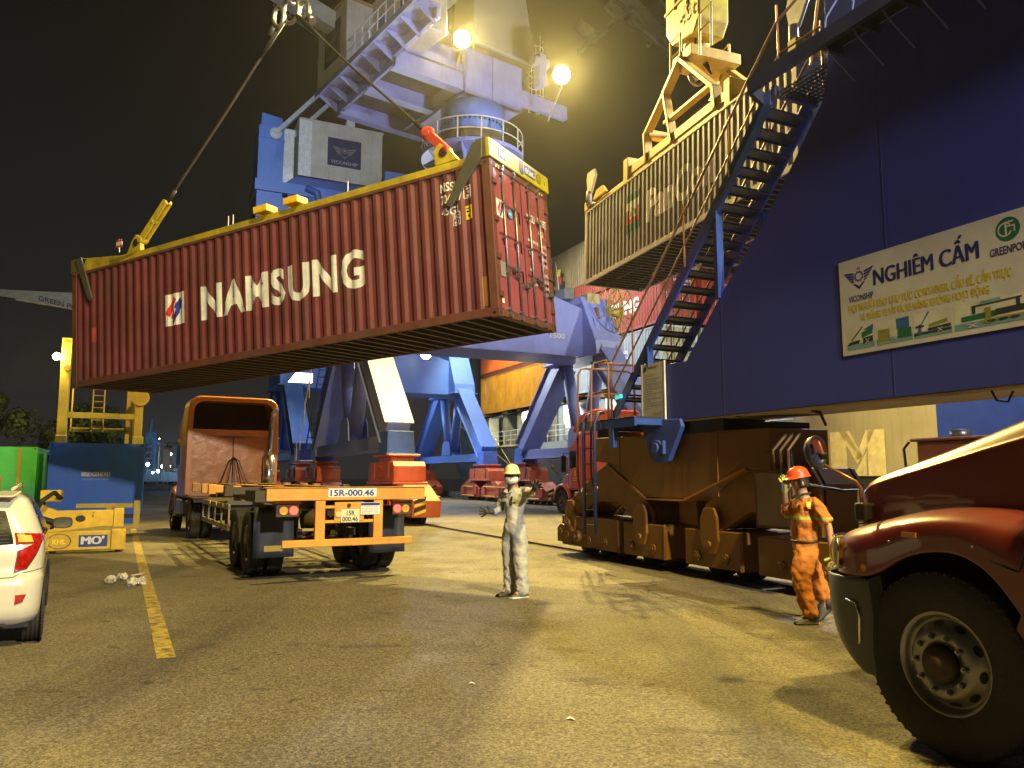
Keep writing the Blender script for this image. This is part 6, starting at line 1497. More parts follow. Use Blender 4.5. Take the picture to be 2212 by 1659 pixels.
# --- walking worker in orange
OM = thing('person', 'walking docker in orange coverall and red helmet, yellow glove raised to his mouth', 'person', (3.30, 8.74, 0), R(0))
M_COVO = mat('coverall_orange', (.46, .15, .015), .8, var=.35, scale=7, bump=.9, bscale=14, bdist=.02, dirt=.25)
def stripes(m, bands, col):
    n = m.node_tree.nodes; l = m.node_tree.links; b = n['Principled BSDF']; src = b.inputs['Base Color'].links[0].from_socket
    t = n.new('ShaderNodeTexCoord'); s = n.new('ShaderNodeSeparateXYZ'); l.new(t.outputs['Object'], s.inputs[0])
    for z, w in bands:
        c = n.new('ShaderNodeMath'); c.operation = 'COMPARE'; c.inputs[1].default_value = z; c.inputs[2].default_value = w; l.new(s.outputs['Z'], c.inputs[0])
        k = n.new('ShaderNodeMix'); k.data_type = 'RGBA'; l.new(c.outputs[0], k.inputs['Factor']); l.new(src, k.inputs['A']); k.inputs['B'].default_value = (*col, 1); src = k.outputs['Result']
    l.new(src, b.inputs['Base Color'])
stripes(M_COVO, [(1.145, .017)], (.30, .36, .05))
Vb = {'pel': ((-.02, 0, .86), (.12, .12)), 'spi': ((-.035, 0, 1.05), (.12, .11)), 'che': ((-.02, 0, 1.25), (.14, .12)), 'nec': ((-.03, 0, 1.42), .055), 'hea': ((-.07, 0, 1.525), (.092, .085)), 'top': ((-.05, 0, 1.60), (.08, .075)),
      'ls': ((.035, -.17, 1.34), .055), 'le': ((.16, -.22, 1.06), .042), 'lw': ((.17, -.25, .80), .032), 'rs': ((.0, .17, 1.34), .055), 're': ((-.14, .20, 1.16), .042), 'rw': ((-.20, .08, 1.40), .032),
      'lh': ((-.02, -.08, .84), .085), 'lk': ((-.13, -.10, .50), .06), 'la': ((-.03, -.11, .11), .042), 'lt': ((-.14, -.10, .05), .03),
      'rh': ((.0, .08, .84), .085), 'rk': ((.10, .10, .50), .06), 'ra': ((.22, .11, .17), .042), 'rt': ((.20, .11, .06), .03)}
hand_graph(Vb, Eb2 := [('pel','spi'),('spi','che'),('che','nec'),('nec','hea'),('hea','top'),('che','rs'),('rs','re'),('re','rw'),('che','ls'),('ls','le'),('le','lw'),('pel','rh'),('rh','rk'),('rk','ra'),('ra','rt'),('pel','lh'),('lh','lk'),('lk','la'),('la','lt')],
           'lw', 'L', (.17, -.25, .71), (-.1, 0, -1), (-1, 0, 0), None, r=.008, spread=.2, curl=.5)
hand_graph(Vb, Eb2, 'rw', 'R', (-.205, .045, 1.48), (-.15, -.25, 1), (1, 0, 0), None, r=.008, spread=.1, curl=.9)
skin('body', Vb, Eb2, 'pel', M_SKIN, OM)
Vc = {'pel': ((-.02, 0, .86), (0.174, 0.180)), 'wai': ((-.03, 0, .92), (0.162, 0.168)), 'spi': ((-.035, 0, 1.06), (0.186, 0.180)), 'che': ((-.015, 0, 1.24), (0.198, 0.180)), 'col': ((-.02, 0, 1.38), (0.108, 0.102)),
      'ls': ((.035, -.17, 1.34), 0.094), 'lm': ((.10, -.20, 1.20), 0.090), 'le': ((.155, -.22, 1.06), 0.081), 'rs': ((.0, .17, 1.34), 0.092), 'rm': ((-.06, .19, 1.25), 0.083), 're': ((-.14, .20, 1.16), 0.076), 'rw': ((-.17, .13, 1.29), 0.063),
      'lh': ((-.02, -.08, .80), (0.138, 0.126)), 'lth': ((-.075, -.085, .65), (0.138, 0.120)), 'lk': ((-.13, -.10, .50), (0.114, 0.102)), 'lc': ((-.09, -.11, .30), (0.094, 0.090)), 'la': ((-.03, -.11, .06), (0.094, 0.090)),
      'rh': ((.0, .08, .80), (0.132, 0.120)), 'rth': ((.04, .085, .65), (0.120, 0.114)), 'rk': ((.10, .10, .50), (0.106, 0.102)), 'rc': ((.17, .11, .34), (0.094, 0.090)), 'ra': ((.21, .11, .20), (0.096, 0.090))}
Ec = [('pel','wai'),('wai','spi'),('spi','che'),('che','col'),('che','rs'),('rs','rm'),('rm','re'),('re','rw'),('che','ls'),('ls','lm'),('lm','le'),('pel','rh'),('rh','rth'),('rth','rk'),('rk','rc'),('rc','ra'),('pel','lh'),('lh','lth'),('lth','lk'),('lk','lc'),('lc','la')]
g = MB(); g.tube([(-.0, -.11, .06), (-.035, -.11, .2)], [.056, .052], 12); g.tube([(.25, .11, .14), (.215, .11, .28)], [.056, .052], 12); g.done('sock', mat('boot_brown', (.045, .04, .025), .6), OM)
cv = skin('coverall', Vc, Ec, 'pel', M_COVO, OM, sub=3, fold=.020, fscale=.10)
M_GLY = mat('glove_yellow', (.50, .48, .12), .75, var=.2)
for w, pv, dv, sv, cu in (((.17, -.25, .79), (.17, -.25, .71), (-.1, 0, -1), (-1, 0, 0), .5), ((-.20, .075, 1.41), (-.205, .045, 1.48), (-.15, -.25, 1), (1, 0, 0), .9)):
    V, E = {'w': (w, .038)}, []; hand_graph(V, E, 'w', 'h', pv, dv, sv, None, r=.0155, spread=.25, curl=cu, L=1.05); skin('glove', V, E, 'w', M_GLY, OM, sub=2)
g = MB(); g.tube([(-.03 + .135*math.cos(a_), .150*math.sin(a_), .89) for a_ in [k*2*PI/24 for k in range(24)]], .016, 8, closed=True); g.done('belt', mat('belt_brown', (.05, .03, .015), .6), OM, bevel=.03, seg=3)
g = MB(); g.prism([(-.06, -.172, 1.33), (.02, -.174, 1.33), (.02, -.176, 1.27), (-.06, -.176, 1.27)], (0, -.012, 0), 1); g.prism([(-.05, -.176, 1.27), (.05, -.178, 1.27), (.05, -.18, 1.25), (-.05, -.178, 1.25)], (0, -.01, 0), 0); g.done('chest_pocket', [M_COVO, mat('lime_strip', (.42, .50, .05), .6)], cv)
g = MB(); g.tube([(-.12, -.06, 1.36), (-.06, -.09, 1.41), (.04, -.06, 1.42)], .012, 6); g.tube([(-.12, .06, 1.36), (-.06, .09, 1.41), (.04, .06, 1.42)], .012, 6); g.done('undershirt', mat('shirt_dark', (.02, .022, .03), .8), OM)
headgear(OM, Vector((-.065, 0, 1.545)), R(-90), ('redorange', (.60, .07, .02)), False, tilt=R(8))
shoe(OM, (.03, -.11, 0), (-.21, -.11, 0), mat('boot_brown', (.045, .04, .025), .6), M_BLACK, .11, .04)
shoe(OM, (.29, .11, .14), (.14, .11, -.0), mat('boot_brown', (.045, .04, .025), .6), M_BLACK, .11, .03)
RD = thing('walkie_talkie', 'small black radio with stub aerial held in the orange docker\'s raised yellow glove', 'radio', (3.30, 8.74, 0), 0)
g = MB(); g.box(-.262, -.228, .0, .055, 1.43, 1.54); g.cyl((-.245, .04, 1.54), (-.245, .04, 1.64), .006, n=8); g.done('radio_body', M_BLACK, RD, bevel=.005)
# ------------------------------------------------------------------ left side of the quay
# worn yellow line
g = MB(); g.M = Matrix.Rotation(A, 4, 'Z')
for s0 in [7.7 + .8*k for k in range(24)]:
    f0, f1 = (s0 - 7.7)/18.8, (s0 + .8 - 7.7)/18.8
    c0, c1 = .245 - .515*f0, .245 - .515*f1
    g.face([(c0 - .078, s0, .004), (c0 + .078, s0, .004), (c1 + .078, s0 + .8, .004), (c1 - .078, s0 + .8, .004)])
tag(g.done('yellow_line', worn_yellow(), weld=True), kind='structure')
# litter: crumpled bags beside the line
M_BAG = mat('crumpled_bag', (.40, .38, .33), .55, var=.6, scale=22)
random.seed(5)
for i, (T, S, sz) in enumerate(((-.44, 13.35, .16), (-.24, 13.75, .15), (-.04, 12.95, .18))):
    t = qthing('crumpled_bag', ('crumpled pale bag on the asphalt, farthest of the three from the yellow line', 'crumpled pale bag with a loose strap on the asphalt, the middle one of three', 'crumpled pale bag lying right beside the yellow line')[i], 'litter', T, S, 0, 'crumpled bags on the asphalt')
    g = MB()
    for k in range(3):
        o_ = Vector((random.uniform(-.5, .5)*sz, random.uniform(-.3, .3)*sz, sz*.32))
        bmesh.ops.create_icosphere(g.bm, subdivisions=2, radius=sz*.36, matrix=Matrix.Translation(o_))
    for v in g.bm.verts: v.co += Vector((random.uniform(-1, 1), random.uniform(-1, 1), random.uniform(-1, 1)))*sz*.12; v.co.z = max(.005, v.co.z)
    if i == 1: g.beam((.1, 0, .06), (.28, .02, .08), .03, .015); g.beam((.26, -.03, .08), (.29, .07, .08), .02, .015)
    b = g.done('bag', M_BAG, t)
    for p_ in b.data.polygons: p_.use_smooth = False
# tiny glints of litter on the open asphalt
for T, S, lab in ((2.37, 5.75, 'small crumpled white paper scrap on the open asphalt'), (2.63, 4.66, 'small flat white paper scrap nearest to the camera')):
    g = MB(); g.M = Matrix.Translation((T*0, 0, 0)); g.face([(-.03, -.01, .004), (.0, -.02, .012), (.025, .0, .004), (.0, .03, .01)]); g.face([(.0, -.02, .012), (.03, -.035, .004), (.025, .0, .004)])
    o = g.done('paper_scrap', M_WHITE); o.location = Q(T, S, .002); tag(o, lab, 'litter')

# lower yellow spreader parked on the ground
LS = qthing('parked_spreader', 'dirty yellow lifting spreader parked on the quay beside the white car', 'spreader', -1.75, 19.6)
def l_(): g = MB(); g.M = Matrix.Translation((1.75, -19.6, -.176)) @ Matrix.Scale(.72, 4, (0, 0, 1)); return g
g = l_(); g.box(-3.6, -.50, 18.85, 19.15, .32, .86); g.box(-.62, -.34, 18.8, 19.2, .30, .90)
g.done('end_beam', mat('parked_yellow', (.60, .40, .02), .5, var=.3, rust=.35, dirt=.4), LS, bevel=.02)
g = l_(); g.prism([(-2.2, 19.9, .70), (-.9, 19.9, .92), (-.55, 19.9, .92), (-.55, 19.9, 1.42), (-1.75, 19.9, 1.42), (-2.05, 19.9, 1.62), (-2.2, 19.9, 1.62)], (0, .3, 0)); g.box(-.62, -.42, 19.85, 20.25, .90, 1.47)
g.cyl((-1.28, 19.88, 1.18), (-1.28, 19.9, 1.18), .10, n=18, m=1); g.done('cross_beam', [mat('parked_yellow', (.60, .40, .02)), M_BLACK], LS, bevel=.015)
g = l_(); g.box(-3.0, -2.0, 19.6, 20.3, .85, 1.15); g.box(-2.85, -2.45, 19.5, 20.1, 1.15, 1.75); g.cyl((-2.5, 19.5, 1.45), (-1.75, 19.5, 1.1), .09, n=12, m=1); g.box(-2.8, -2.6, 19.48, 19.5, 1.4, 1.6, 1)
g.tube([(-2.2, 19.6, 1.2), (-2.0, 19.4, 1.75), (-1.8, 19.7, 2.0), (-1.7, 20, 1.8)], .06, 8, 1); g.box(-2.1, -1.7, 20.0, 20.5, 1.7, 2.05, 0); g.done('slide_housing', [mat('parked_yellow', (.60, .40, .02)), M_DARK], LS, bevel=.02)
g = l_(); g.prism([(-3.05, 19.7, 2.05), (-3.05, 19.7, 1.75), (-2.86, 19.7, 1.2), (-2.66, 19.7, 1.2), (-2.5, 19.7, 1.75), (-2.5, 19.7, 2.05), (-2.66, 19.7, 2.05), (-2.77, 19.7, 1.5), (-2.88, 19.7, 2.05)], (0, .12, 0)); g.box(-2.88, -2.82, 19.72, 19.8, 2.0, 2.5); g.done('guide_arm', mat('flap_orange', (.55, .10, .03), .5, rust=.2), LS, bevel=.01)
g = l_(); g.box(-1.6, -.2, 23.0, 23.1, 1.35, 1.5); g.box(-.25, -.1, 22.9, 23.2, .6, 1.6); g.box(-.9, -.75, 22.9, 23.2, .6, 1.4); g.done('rear_frame', mat('olive_yellow', (.28, .22, .03), .6, rust=.3), LS)
for x, s in ((-.48, 18.98), (-1.7, 19.0), (-2.6, 19.0)):
    g = l_(); g.cyl((x, s, .34), (x, s, .30), .05, .05, 12); g.cyl((x, s, .30), (x, s, .25), .065, .05, 12)
    g.done('twistlock', M_DARK, LS)
g = l_(); g.box(-2.3, -2.1, 18.95, 19.1, .245, .32); g.box(-3.4, -3.2, 18.95, 19.1, .245, .32); g.done('support_leg', mat('olive_yellow', (.28, .22, .03), .6), LS)
lsb = LS.children[0]
def lp_(polys, m, lift=.003): return poly(LS, m, (1.75, 18.85 - 19.6, -.176), (1,0,0), (0,0,1), [[(a, b*.72) for a, b in p] for p in polys], 'stencil', lift)
lp_([rect2(-1.22, .42, -.68, .76)], mat('sticker_deep_blue', (.01, .03, .25), .5)); strike("MO'", LS, M_WHITE, (1.75 - 1.18, -.755, .182), (1,0,0), (0,0,1), .17, .44, .014)
lp_(ring2(-1.58, .60, .20, .225, 28), mat('stencil_brown', (.12, .07, .02), .6)); lp_([disc2(-1.58, .6, .2, 24)], mat('stencil_base', (.40, .28, .03), .6), .002)
text("KHL", LS, M_HAZ_Y, (1.75 - 1.70, -.755, .20), (1,0,0), (0,0,1), .10, .24, .03)
lp_([rect2(-.58, .50, -.42, .68)], M_BLACK, .006)
# yellow frame standing on the blue container
YF = qthing('lifting_frame', 'tall yellow steel frame with a ladder standing on the blue container', 'frame', -1.6, 30.5, 2.75)
def yf(): g = MB(); g.M = Matrix.Translation((1.6, -30.5, -2.75)); return g
x0, x1 = -2.86, -.22
g = yf(); g.box(x0, x0 + .30, 30.4, 30.7, 2.78, 6.35); g.box(x1 - .26, x1, 30.4, 30.7, 2.78, 6.3)
for x in (x0, x1 - .26):
    g.box(x - .02, x + .32, 30.36, 30.74, 2.74, 3.02)
g.done('post', mat('olive_yellow2', (.42, .34, .05), .5, rust=.3, dirt=.3), YF, bevel=.015)
g = yf(); g.box(x0 + .3, x1 - .26, 30.45, 30.6, 3.62, 3.82); g.box(x0, x1, 30.4, 30.7, 6.2, 6.4); g.box(x0 + .3, x1 - .3, 31.6, 31.75, 3.2, 3.36); g.done('rail', mat('olive_yellow2', (.42, .34, .05), .5), YF, bevel=.01)
g = yf(); g.box(-.78, -.52, 31.4, 31.6, 2.8, 6.2); g.box(x0 + .31, x0 + .36, 31.5, 31.6, 3.2, 4.8); g.cyl((-.33, 30.3, 4.4), (-.33, 30.4, 4.4), .3, n=16); g.cyl((x0 + .2, 30.3, 5.35), (x0 + .2, 30.38, 5.35), .12, n=14); g.done('brace', M_YELF, YF, bevel=.01)
g = yf()
for x in (-1.86, -1.50): g.tube([(x, 31.2, 3.2), (x, 31.2, 6.2)], .025, 6)
for k in range(13): g.tube([(-1.86, 31.2, 3.4 + .22*k), (-1.50, 31.2, 3.4 + .22*k)], .018, 5)
g.done('ladder', M_YELF, YF)
bpy.context.view_layer.update(); inv = YF.matrix_world.inverted()
pl = inv @ Q(-3.0, 30.6, 5.75); lampfix(YF, pl, inv.to_3x3() @ Vector((-.6, -1, -.1)), M_SODG, .13)
lamp("frame_lamp", Q(-3.05, 30.3, 5.75), 500, SOD, None, size=.1)
# blue container end under it, on skids
bc, _ = container('shipping_container', 'plain blue container lettered BRIDGEHEAD under the tall yellow frame', Q(-3.0, 30.2, .32), (0, 0, A - PI/2), 6.0, 2.43, mat('container_blue', (.02, .15, .75), .5, var=.15, dirt=.2, scale=1), W_=2.92)
# the panel end faces the camera: local x=0 end
del_tmp(bc)
M_CBLU = mat('container_blue', (.02, .15, .75), .5)
g = MB(); g.box(-.01, .012, .13, 2.79, .13, 2.32)
for k in range(6): g.box(.012, .018, .2 + .44*k, .215 + .44*k, .15, 2.3)
ep = g.done('end_sheet', M_CBLU, bc)
strike("BRIDGEHEAD", ep, M_LETTER2, (.032, 1.0, 1.30), (0,1,0), (0,0,1), .15, .88, .012); text("CONTAINER SERVICES LIMITED", ep, M_WHITE, (.032, 1.03, 1.17), (0,1,0), (0,0,1), .05, .80, .0)
sk = qthing('timber_skid', 'blue steel skid with loose rubbish under the blue container', 'skid', -1.5, 30.2)
g = MB(); g.box(-1.4, 1.42, -.15, 5.5, .2, .31, 0); g.box(-1.35, 1.38, -.1, 5.4, 0, .2, 1); g.done('skid_frame', [M_TRAILD, M_CBLU], sk)
# green container and further boxes at the far left
gc, _ = container('shipping_container', 'bright green container with orange straps at the left edge', Q(-6.3, 33.5, .35), (0, 0, A - PI/2), 6, 2.35, mat('container_green', (.05, .42, .09), .5, var=.15), W_=2.6)
del_tmp(gc); g = MB(); g.box(-.01, .012, .13, 2.47, .13, 2.24); g.box(.012, .02, 2.0, 2.08, 0, 2.3, 1); g.box(.012, .02, .62, .68, 0, 2.3, 1); g.done('end_sheet', [mat('container_green', (.05, .42, .09), .5), mat('strap_orange', (.5, .2, .04), .6)], gc)
for (T, S, z, w, h, col, nm, lab) in ((-7.1, 29.2, .25, 1.3, 2.2, (.16, .18, .22), 'grey', 'narrow dull grey container in front of the green one'), (-6.0, 31.2, .25, .9, 2.0, (.05, .12, .28), 'slate', 'slate blue container between the grey and the green ones'),
                              (-4.4, 36.5, .0, 1.2, 2.6, (.04, .05, .12), 'navy', 'dark navy ribbed container behind the orange guide arm'), (-5.9, 38.5, 0, 1.6, 2.4, (.05, .06, .10), 'dusk', 'dark ribbed container farthest back behind the green one')):
    c_, _ = container('shipping_container', lab, Q(T, S, z), (0, 0, A - PI/2), 5, h, mat('box_' + nm, col, .5, var=.2), W_=w); del_tmp(c_)
    g = MB()
    for k in range(int(w/.25)): g.box(-.01, .02, .1 + .25*k, .22 + .25*k, .12, h - .1)
    g.done('ribbed_end', mat('box_' + nm, col), c_)
# tree behind
def tree(name, label, loc, h, r, n, seed, trunk=.35):
    random.seed(seed); t = thing(name, label, 'tree', loc, 0, 'trees behind the containers')
    g = MB(); g.tube([(0, 0, 0), (.1, 0, h*.3), (-.1, .1, h*.6)], [trunk, trunk*.7, trunk*.4], 8)
    for k in range(6):
        a = k*1.05; g.tube([(0, 0, h*(.3 + .05*k)), (r*.5*math.cos(a), r*.5*math.sin(a), h*(.5 + .07*k))], [trunk*.4, trunk*.12], 6)
    g.done('trunk', mat('bark', (.05, .035, .02), .9), t)
    g = MB(); cl = []
    for k in range(34):
        a = random.uniform(0, 2*PI); rr = r*math.sqrt(random.random())*.85; zz = h*random.uniform(.42, 1.0); rr *= 1.15 - .7*max(0, (zz/h - .55)/.45)
        cl.append((Vector((rr*math.cos(a), rr*math.sin(a), zz)), random.uniform(.5, 1.0)*r*.30))
    for k in range(n):
        c, cr_ = random.choice(cl); d = Vector((random.gauss(0, 1), random.gauss(0, 1), random.gauss(0, 1))).normalized()
        p = c + d*cr_*random.uniform(.6, 1.05); s = random.uniform(.10, .22); u1 = d.orthogonal().normalized(); u1.rotate(Matrix.Rotation(random.uniform(0, 6.28), 3, d)); u2 = d.cross(u1) + d*random.uniform(-.6, .6)
        g.face([p - u1*s, p - u2*s*.5, p + u1*s, p + u2*s*.5])
    g.done('crown', mat('leaves', (.045, .075, .014), .6, var=.5, scale=1.5), t)
tree('tree', 'bushy tree lit by the yellow lamp, left of the tall yellow frame', Q(-11.5, 62, 0), 8.4, 4.4, 9000, 3)
tree('tree', 'lower dark tree spreading behind the blue container', Q(-4.5, 66, 0), 6.2, 5.0, 7000, 4)
tree('tree', 'dark tree crown half hidden behind the green container', Q(-19.5, 64, 0), 7.0, 4.6, 6000, 6)
lamp("tree_light", Q(-9, 52, 9), 1500, SOD, tuple(Q(-9, 64, 4)), 120, .3)
# pale boom lettered GREEN P
GB = thing('crane_boom', 'pale thin crane boom lettered GREEN PORT reaching in from the left', 'crane', at(60, 640, 58))
def G_(u_, v_, Y=58): return at(u_, v_, Y) - GB.location
a0, a1, b0, b1 = G_(-60, 622), G_(-60, 630), G_(250, 637), G_(250, 680)
g = MB(); yy = Vector((0, .8, 0)); g.prism([a0, b0, b1, a1], yy); g.face([a1, b1, b1 + yy, a1 + yy], 0); bo = g.done('boom_arm', mat('boom_pale2', (.34, .40, .44), .5), GB)
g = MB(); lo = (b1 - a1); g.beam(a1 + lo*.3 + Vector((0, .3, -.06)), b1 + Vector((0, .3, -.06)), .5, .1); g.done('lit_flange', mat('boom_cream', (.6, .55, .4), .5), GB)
d0 = (G_(155, 662) - G_(80, 643)); text("GREEN PORT", bo, mat('print_slate', (.06, .09, .14), .6), G_(83, 649) - Vector((0, .02, 0)), tuple(d0.normalized()), (0, 0, 1), .40, 4.0, .02)
# distant harbour: quay strip lights and lattice crane
DC = thing('distant_crane', 'faint blue lattice tower crane far away beyond the tractor', 'crane', at(328, 1034, 150))
def D_(u_, v_, Y=150): return at(u_, v_, Y) - DC.location
g = MB(); m_db = mat('distant_blue', (.06, .14, .25), .6)
for a_ in (317, 333): g.beam(D_(a_, 1034), D_(a_ + 2, 935), .35, .35)
for k in range(8): g.beam(D_(317, 1030 - 12*k), D_(333, 1018 - 12*k), .2, .2); g.beam(D_(333, 1030 - 12*k), D_(317, 1018 - 12*k), .2, .2)
g.beam(D_(322, 940), D_(346, 960), .5, .5); g.beam(D_(330, 905), D_(322, 950), .3, .3); g.done('lattice_tower', m_db, DC)
M_DB = glow('distant_blue_lamp', (.35, .65, 1.0), 90); M_DW = glow('distant_white_lamp', (1, .95, .8), 25)
for i, (u_, v_, m_, r_, pw) in enumerate(((365, 981, M_DB, .5, 3000), (357, 992, M_DW, .3, 0), (364, 1007, M_DW, .45, 900), (353, 1008, M_DB, .3, 0), (320, 1003, M_DB, .3, 500), (342, 1018, M_DB, .25, 0), (331, 1021, M_DW, .2, 0), (386, 996, M_DB, .15, 0), (345, 948, M_DW, .1, 0))):
    p = at(u_, v_, 140); t = thing('distant_lamp', 'distant harbour lamp beyond the water', 'lamp', (p.x, p.y, 0), 0, 'distant harbour lamps')
    g = MB(); g.tube([(0, 0, -2), (0, 0, p.z)], .05, 6); g.done('pole', M_DARK, t); g = MB(); bmesh.ops.create_icosphere(g.bm, subdivisions=2, radius=r_, matrix=Matrix.Translation((0, -.2, p.z))); g.done('lamp_head', m_, t)
    if pw: lamp('distant_glow', (p.x, p.y - 1, p.z), pw, (.45, .7, 1), None, size=.4)
DB = thing('distant_barge', 'low dark barges and sheds strung along the far bank', 'boat', at(350, 1034, 145))
def D2(u_, v_, Y=145): return at(u_, v_, Y) - DB.location
g = MB()
for a_, b_, h_ in ((300, 320, 1020), (322, 345, 1014), (347, 372, 1020), (374, 398, 1012)): p = D2(a_, h_); r = D2(b_, 1040); g.box(p.x, r.x, 0, 4, r.z, p.z)
g.done('hull', mat('distant_dark', (.05, .07, .09), .7), DB)
g = MB(); g.M = Matrix.Rotation(A, 4, 'Z'); g.box(-60, -2, 95, 95.3, 0, .5); g.box(-2, 22, 118, 118.3, 0, .5); tag(g.done('kerb', mat('kerb_concrete', (.18, .17, .15), .8)), kind='structure')
random.seed(11)
for k in range(16):
    u_ = 300 + 12.5*k/1.6; p = at(u_, 1046, 92); t = thing('bollard', 'small pale bollard in a row at the far quay edge', 'bollard', (p.x, p.y, 0), 0, 'bollards along the far quay edge')
    g = MB(); g.cyl((0, 0, 0), (0, 0, .55), .18, .15, 10); g.done('post', M_GREY, t)
# dark shrubs in the far background between frame and tractor
tree('tree', 'dark tree mass at the far bank right of the blue container', Q(-6.5, 110, 0), 8, 6, 5000, 9)
# ------------------------------------------------------------------ ship alongside
SHT, SHS = 24.6, 40.0
SH = qthing('container_ship', 'container ship with black hull, pale deckhouse side and white deck rails alongside the quay', 'ship', SHT, SHS)
def s_(): return q(SHT, SHS)
M_HULL = mat('hull_black', (.025, .027, .024), .5, var=.3, scale=.4, streak=.3, rust=.08)
M_CREAM = mat('ship_cream', (.40, .37, .28), .5, var=.12, scale=.5, streak=.35, dirt=.12)
M_BUFF = mat('ship_buff', (.30, .31, .20), .55, var=.2, scale=.6, dirt=.3)
# hull: plan outline runs straight then closes to the bow (far end)
g = s_(); rows = []
for S, off, zt in ((-30, 0, 4.6), (24.0, 0, 4.6), (24.05, 0, 3.9), (50, 0, 3.9), (55, 0, 3.95), (60, .15, 5.3), (66, 1.2, 7.2), (74, 4.0, 9.0), (82, 9.0, 10)):
    rows.append([(24.6 + off + fl, S, z) for z, fl in ((-2.6, off*.6 + (.3 if S > 60 else 0)), (-.5, off*.3), (1.6, off*.12), (min(2.9, zt), 0), (zt, -off*.12))])
g.grid(rows, sm=False); g.box(24.9, 46, -30, 62, 3.85, 3.95, 0); g.done('hull', M_HULL, SH)
g = s_(); g.box(24.56, 24.62, -30, 24.2, 1.62, 4.62); g.box(24.5, 24.66, -30, 24.24, 4.6, 4.68); side = g.done('pale_side', M_CREAM, SH)
poly(side, mat('letter_yellowish', (.78, .70, .42), .5), (24.555 - SHT, 22.3 - SHS, 1.64), (0,-1,0), (0,0,1), [rect2(0, 0, .78, 1.72), [(.78, 1.72), (.45, 1.72), (1.15, .95), (1.35, .95)], [(1.15, .62), (1.45, .62), (2.1, 1.72), (1.7, 1.72)], rect2(1.75, 0, 2.52, 1.72), [(.45, 1.72), (.95, 1.72), (1.5, .75), (1.25, .45)], [(1.05, 0), (1.65, 0), (1.7, .95), (1.3, .35)]], 'hull_letter', .004)
g = s_(); g.box(24.5, 24.62, 44, 50.5, 3.3, 3.95); g.box(24.5, 24.6, 24.2, 44, 3.3, 3.95); g.done('bulwark', mat('bulwark_grey', (.26, .30, .28), .5, streak=.3), SH)
g = s_(); 
for k in range(12): S = 50.5 + k; z = 3.98 + max(0, (S - 55))*.27; g.beam((24.55, S, z - .05), (24.55, S + 1.0, 3.98 + max(0, (S - 54))*.27 - .05), .12, .14)
g.done('sheer_strake', mat('strake_yellowish', (.5, .45, .2), .5), SH)
def railing(S0, S1, z0, T=24.6, m=M_PIPEW, step=1.5, name='deck_railing'):
    g = s_(); n = int(abs(S1 - S0)/step)
    for zz in (.4, .75, 1.1): g.tube([(T, S0, z0 + zz), (T, S1, z0 + zz)], .028, 5)
    for k in range(n + 1): s = S0 + (S1 - S0)*k/n; g.tube([(T, s, z0), (T, s, z0 + 1.1)], .035, 5)
    g.done(name, m, SH)
railing(44, 57, 3.95, step=1.1); railing(24.2, 44, 3.95); railing(6, 24.0, 4.62, step=2.4)
railing(27, 43, 3.95, T=27.8)
# forecastle bulkhead with portholes at the bow side and dark panels
g = s_(); g.box(28.5, 44, 62, 63, 4, 15.5); g.box(26.4, 27.5, 61, 62.9, 4, 12.6, 1); g.box(26.0, 28.8, 61.6, 63, 12.0, 14.5, 2)
for k in range(5): g.box(28.3, 28.5, 62.0, 62.2, 5 + 1.6*k, 5.8 + 1.6*k, 1)
fb = g.done('forecastle_wall', [M_BUFF, mat('wall_dark_green', (.05, .055, .045), .6), M_BLACK], SH)
g = s_()
for (T, z) in ((26.9, 10.9), (27.2, 8.5)): g.cyl((T, 60.9, z), (T, 61.0, z), .28, n=16)
g.done('porthole', M_BLACK, fb)
g = s_()
for k in range(5): g.tube([(26.2 + .35*k, 61.5, 14.6), (26.9 + .3*k, 61.5, 13.2), (27.0 + .2*k, 61.5, 12.1)], .06, 5)
for k in range(4): g.tube([(25.8 + .5*k, 60.8, 4.5 + .1*k), (25.7 + .5*k, 60.8, 7.0), (26.1 + .5*k, 60.8, 7.4), (26.4 + .5*k, 60.8, 5.0)], .05, 5)
g.done('ventilation_pipe', M_PIPEW, fb)
# deck posts that carry the container bays and the lit passage under them
for k, S in enumerate((57.6, 54.2, 51.6, 46.1, 45.2, 40, 34.5, 33.2, 28.5)):
    g = s_(); g.box(25.0, 25.9, S - .35, S + .35, 3.95, 6.35, 0); g.box(24.95, 25.95, S - .4, S + .4, 6.35, 6.62, 1); g.done('deck_post', [M_BUFF if k < 4 else mat('post_grey', (.34, .40, .40), .5), M_HAZ_Y], SH, bevel=.03)
g = s_(); g.box(27.8, 28.2, 24.4, 58, 3.95, 6.3); g.box(24.9, 40, 33.2, 58, 6.35, 6.45, 1)
for S in (56.2, 53, 49.5, 43, 37.5, 31): g.box(27.7, 27.82, S - .5, S + .5, 4.1, 5.9, 2)
g.done('hatch_coaming', [mat('coaming_grey', (.20, .23, .22), .55, dirt=.3), M_DARK, M_LILAC], SH)
g = s_(); g.box(26.5, 27.2, 47.4, 48.6, 3.95, 6.0); g.cyl((26.2, 43.9, 3.95), (26.2, 43.9, 6.2), .45, n=16); g.cyl((26.0, 33.9, 3.95), (26.0, 33.9, 5.6), .35, n=16); g.done('deck_locker', M_WHITE, SH)
for i, (S, z) in enumerate(((51.2, 6.05), (44.4, 5.9), (54.7, 5.5), (38, 6.0), (30, 6.0))):
    g = s_(); bmesh.ops.create_icosphere(g.bm, subdivisions=2, radius=.13, matrix=Matrix.Translation((25.1 + .8 - SHT, S - SHS, z))); g.done('deck_lamp', glow('deck_lamp_glass', (1, .95, .85), 60), SH)
    lamp('deck_light', Q(25.4, S, z), 260, (1, .95, .82), None, size=.15)
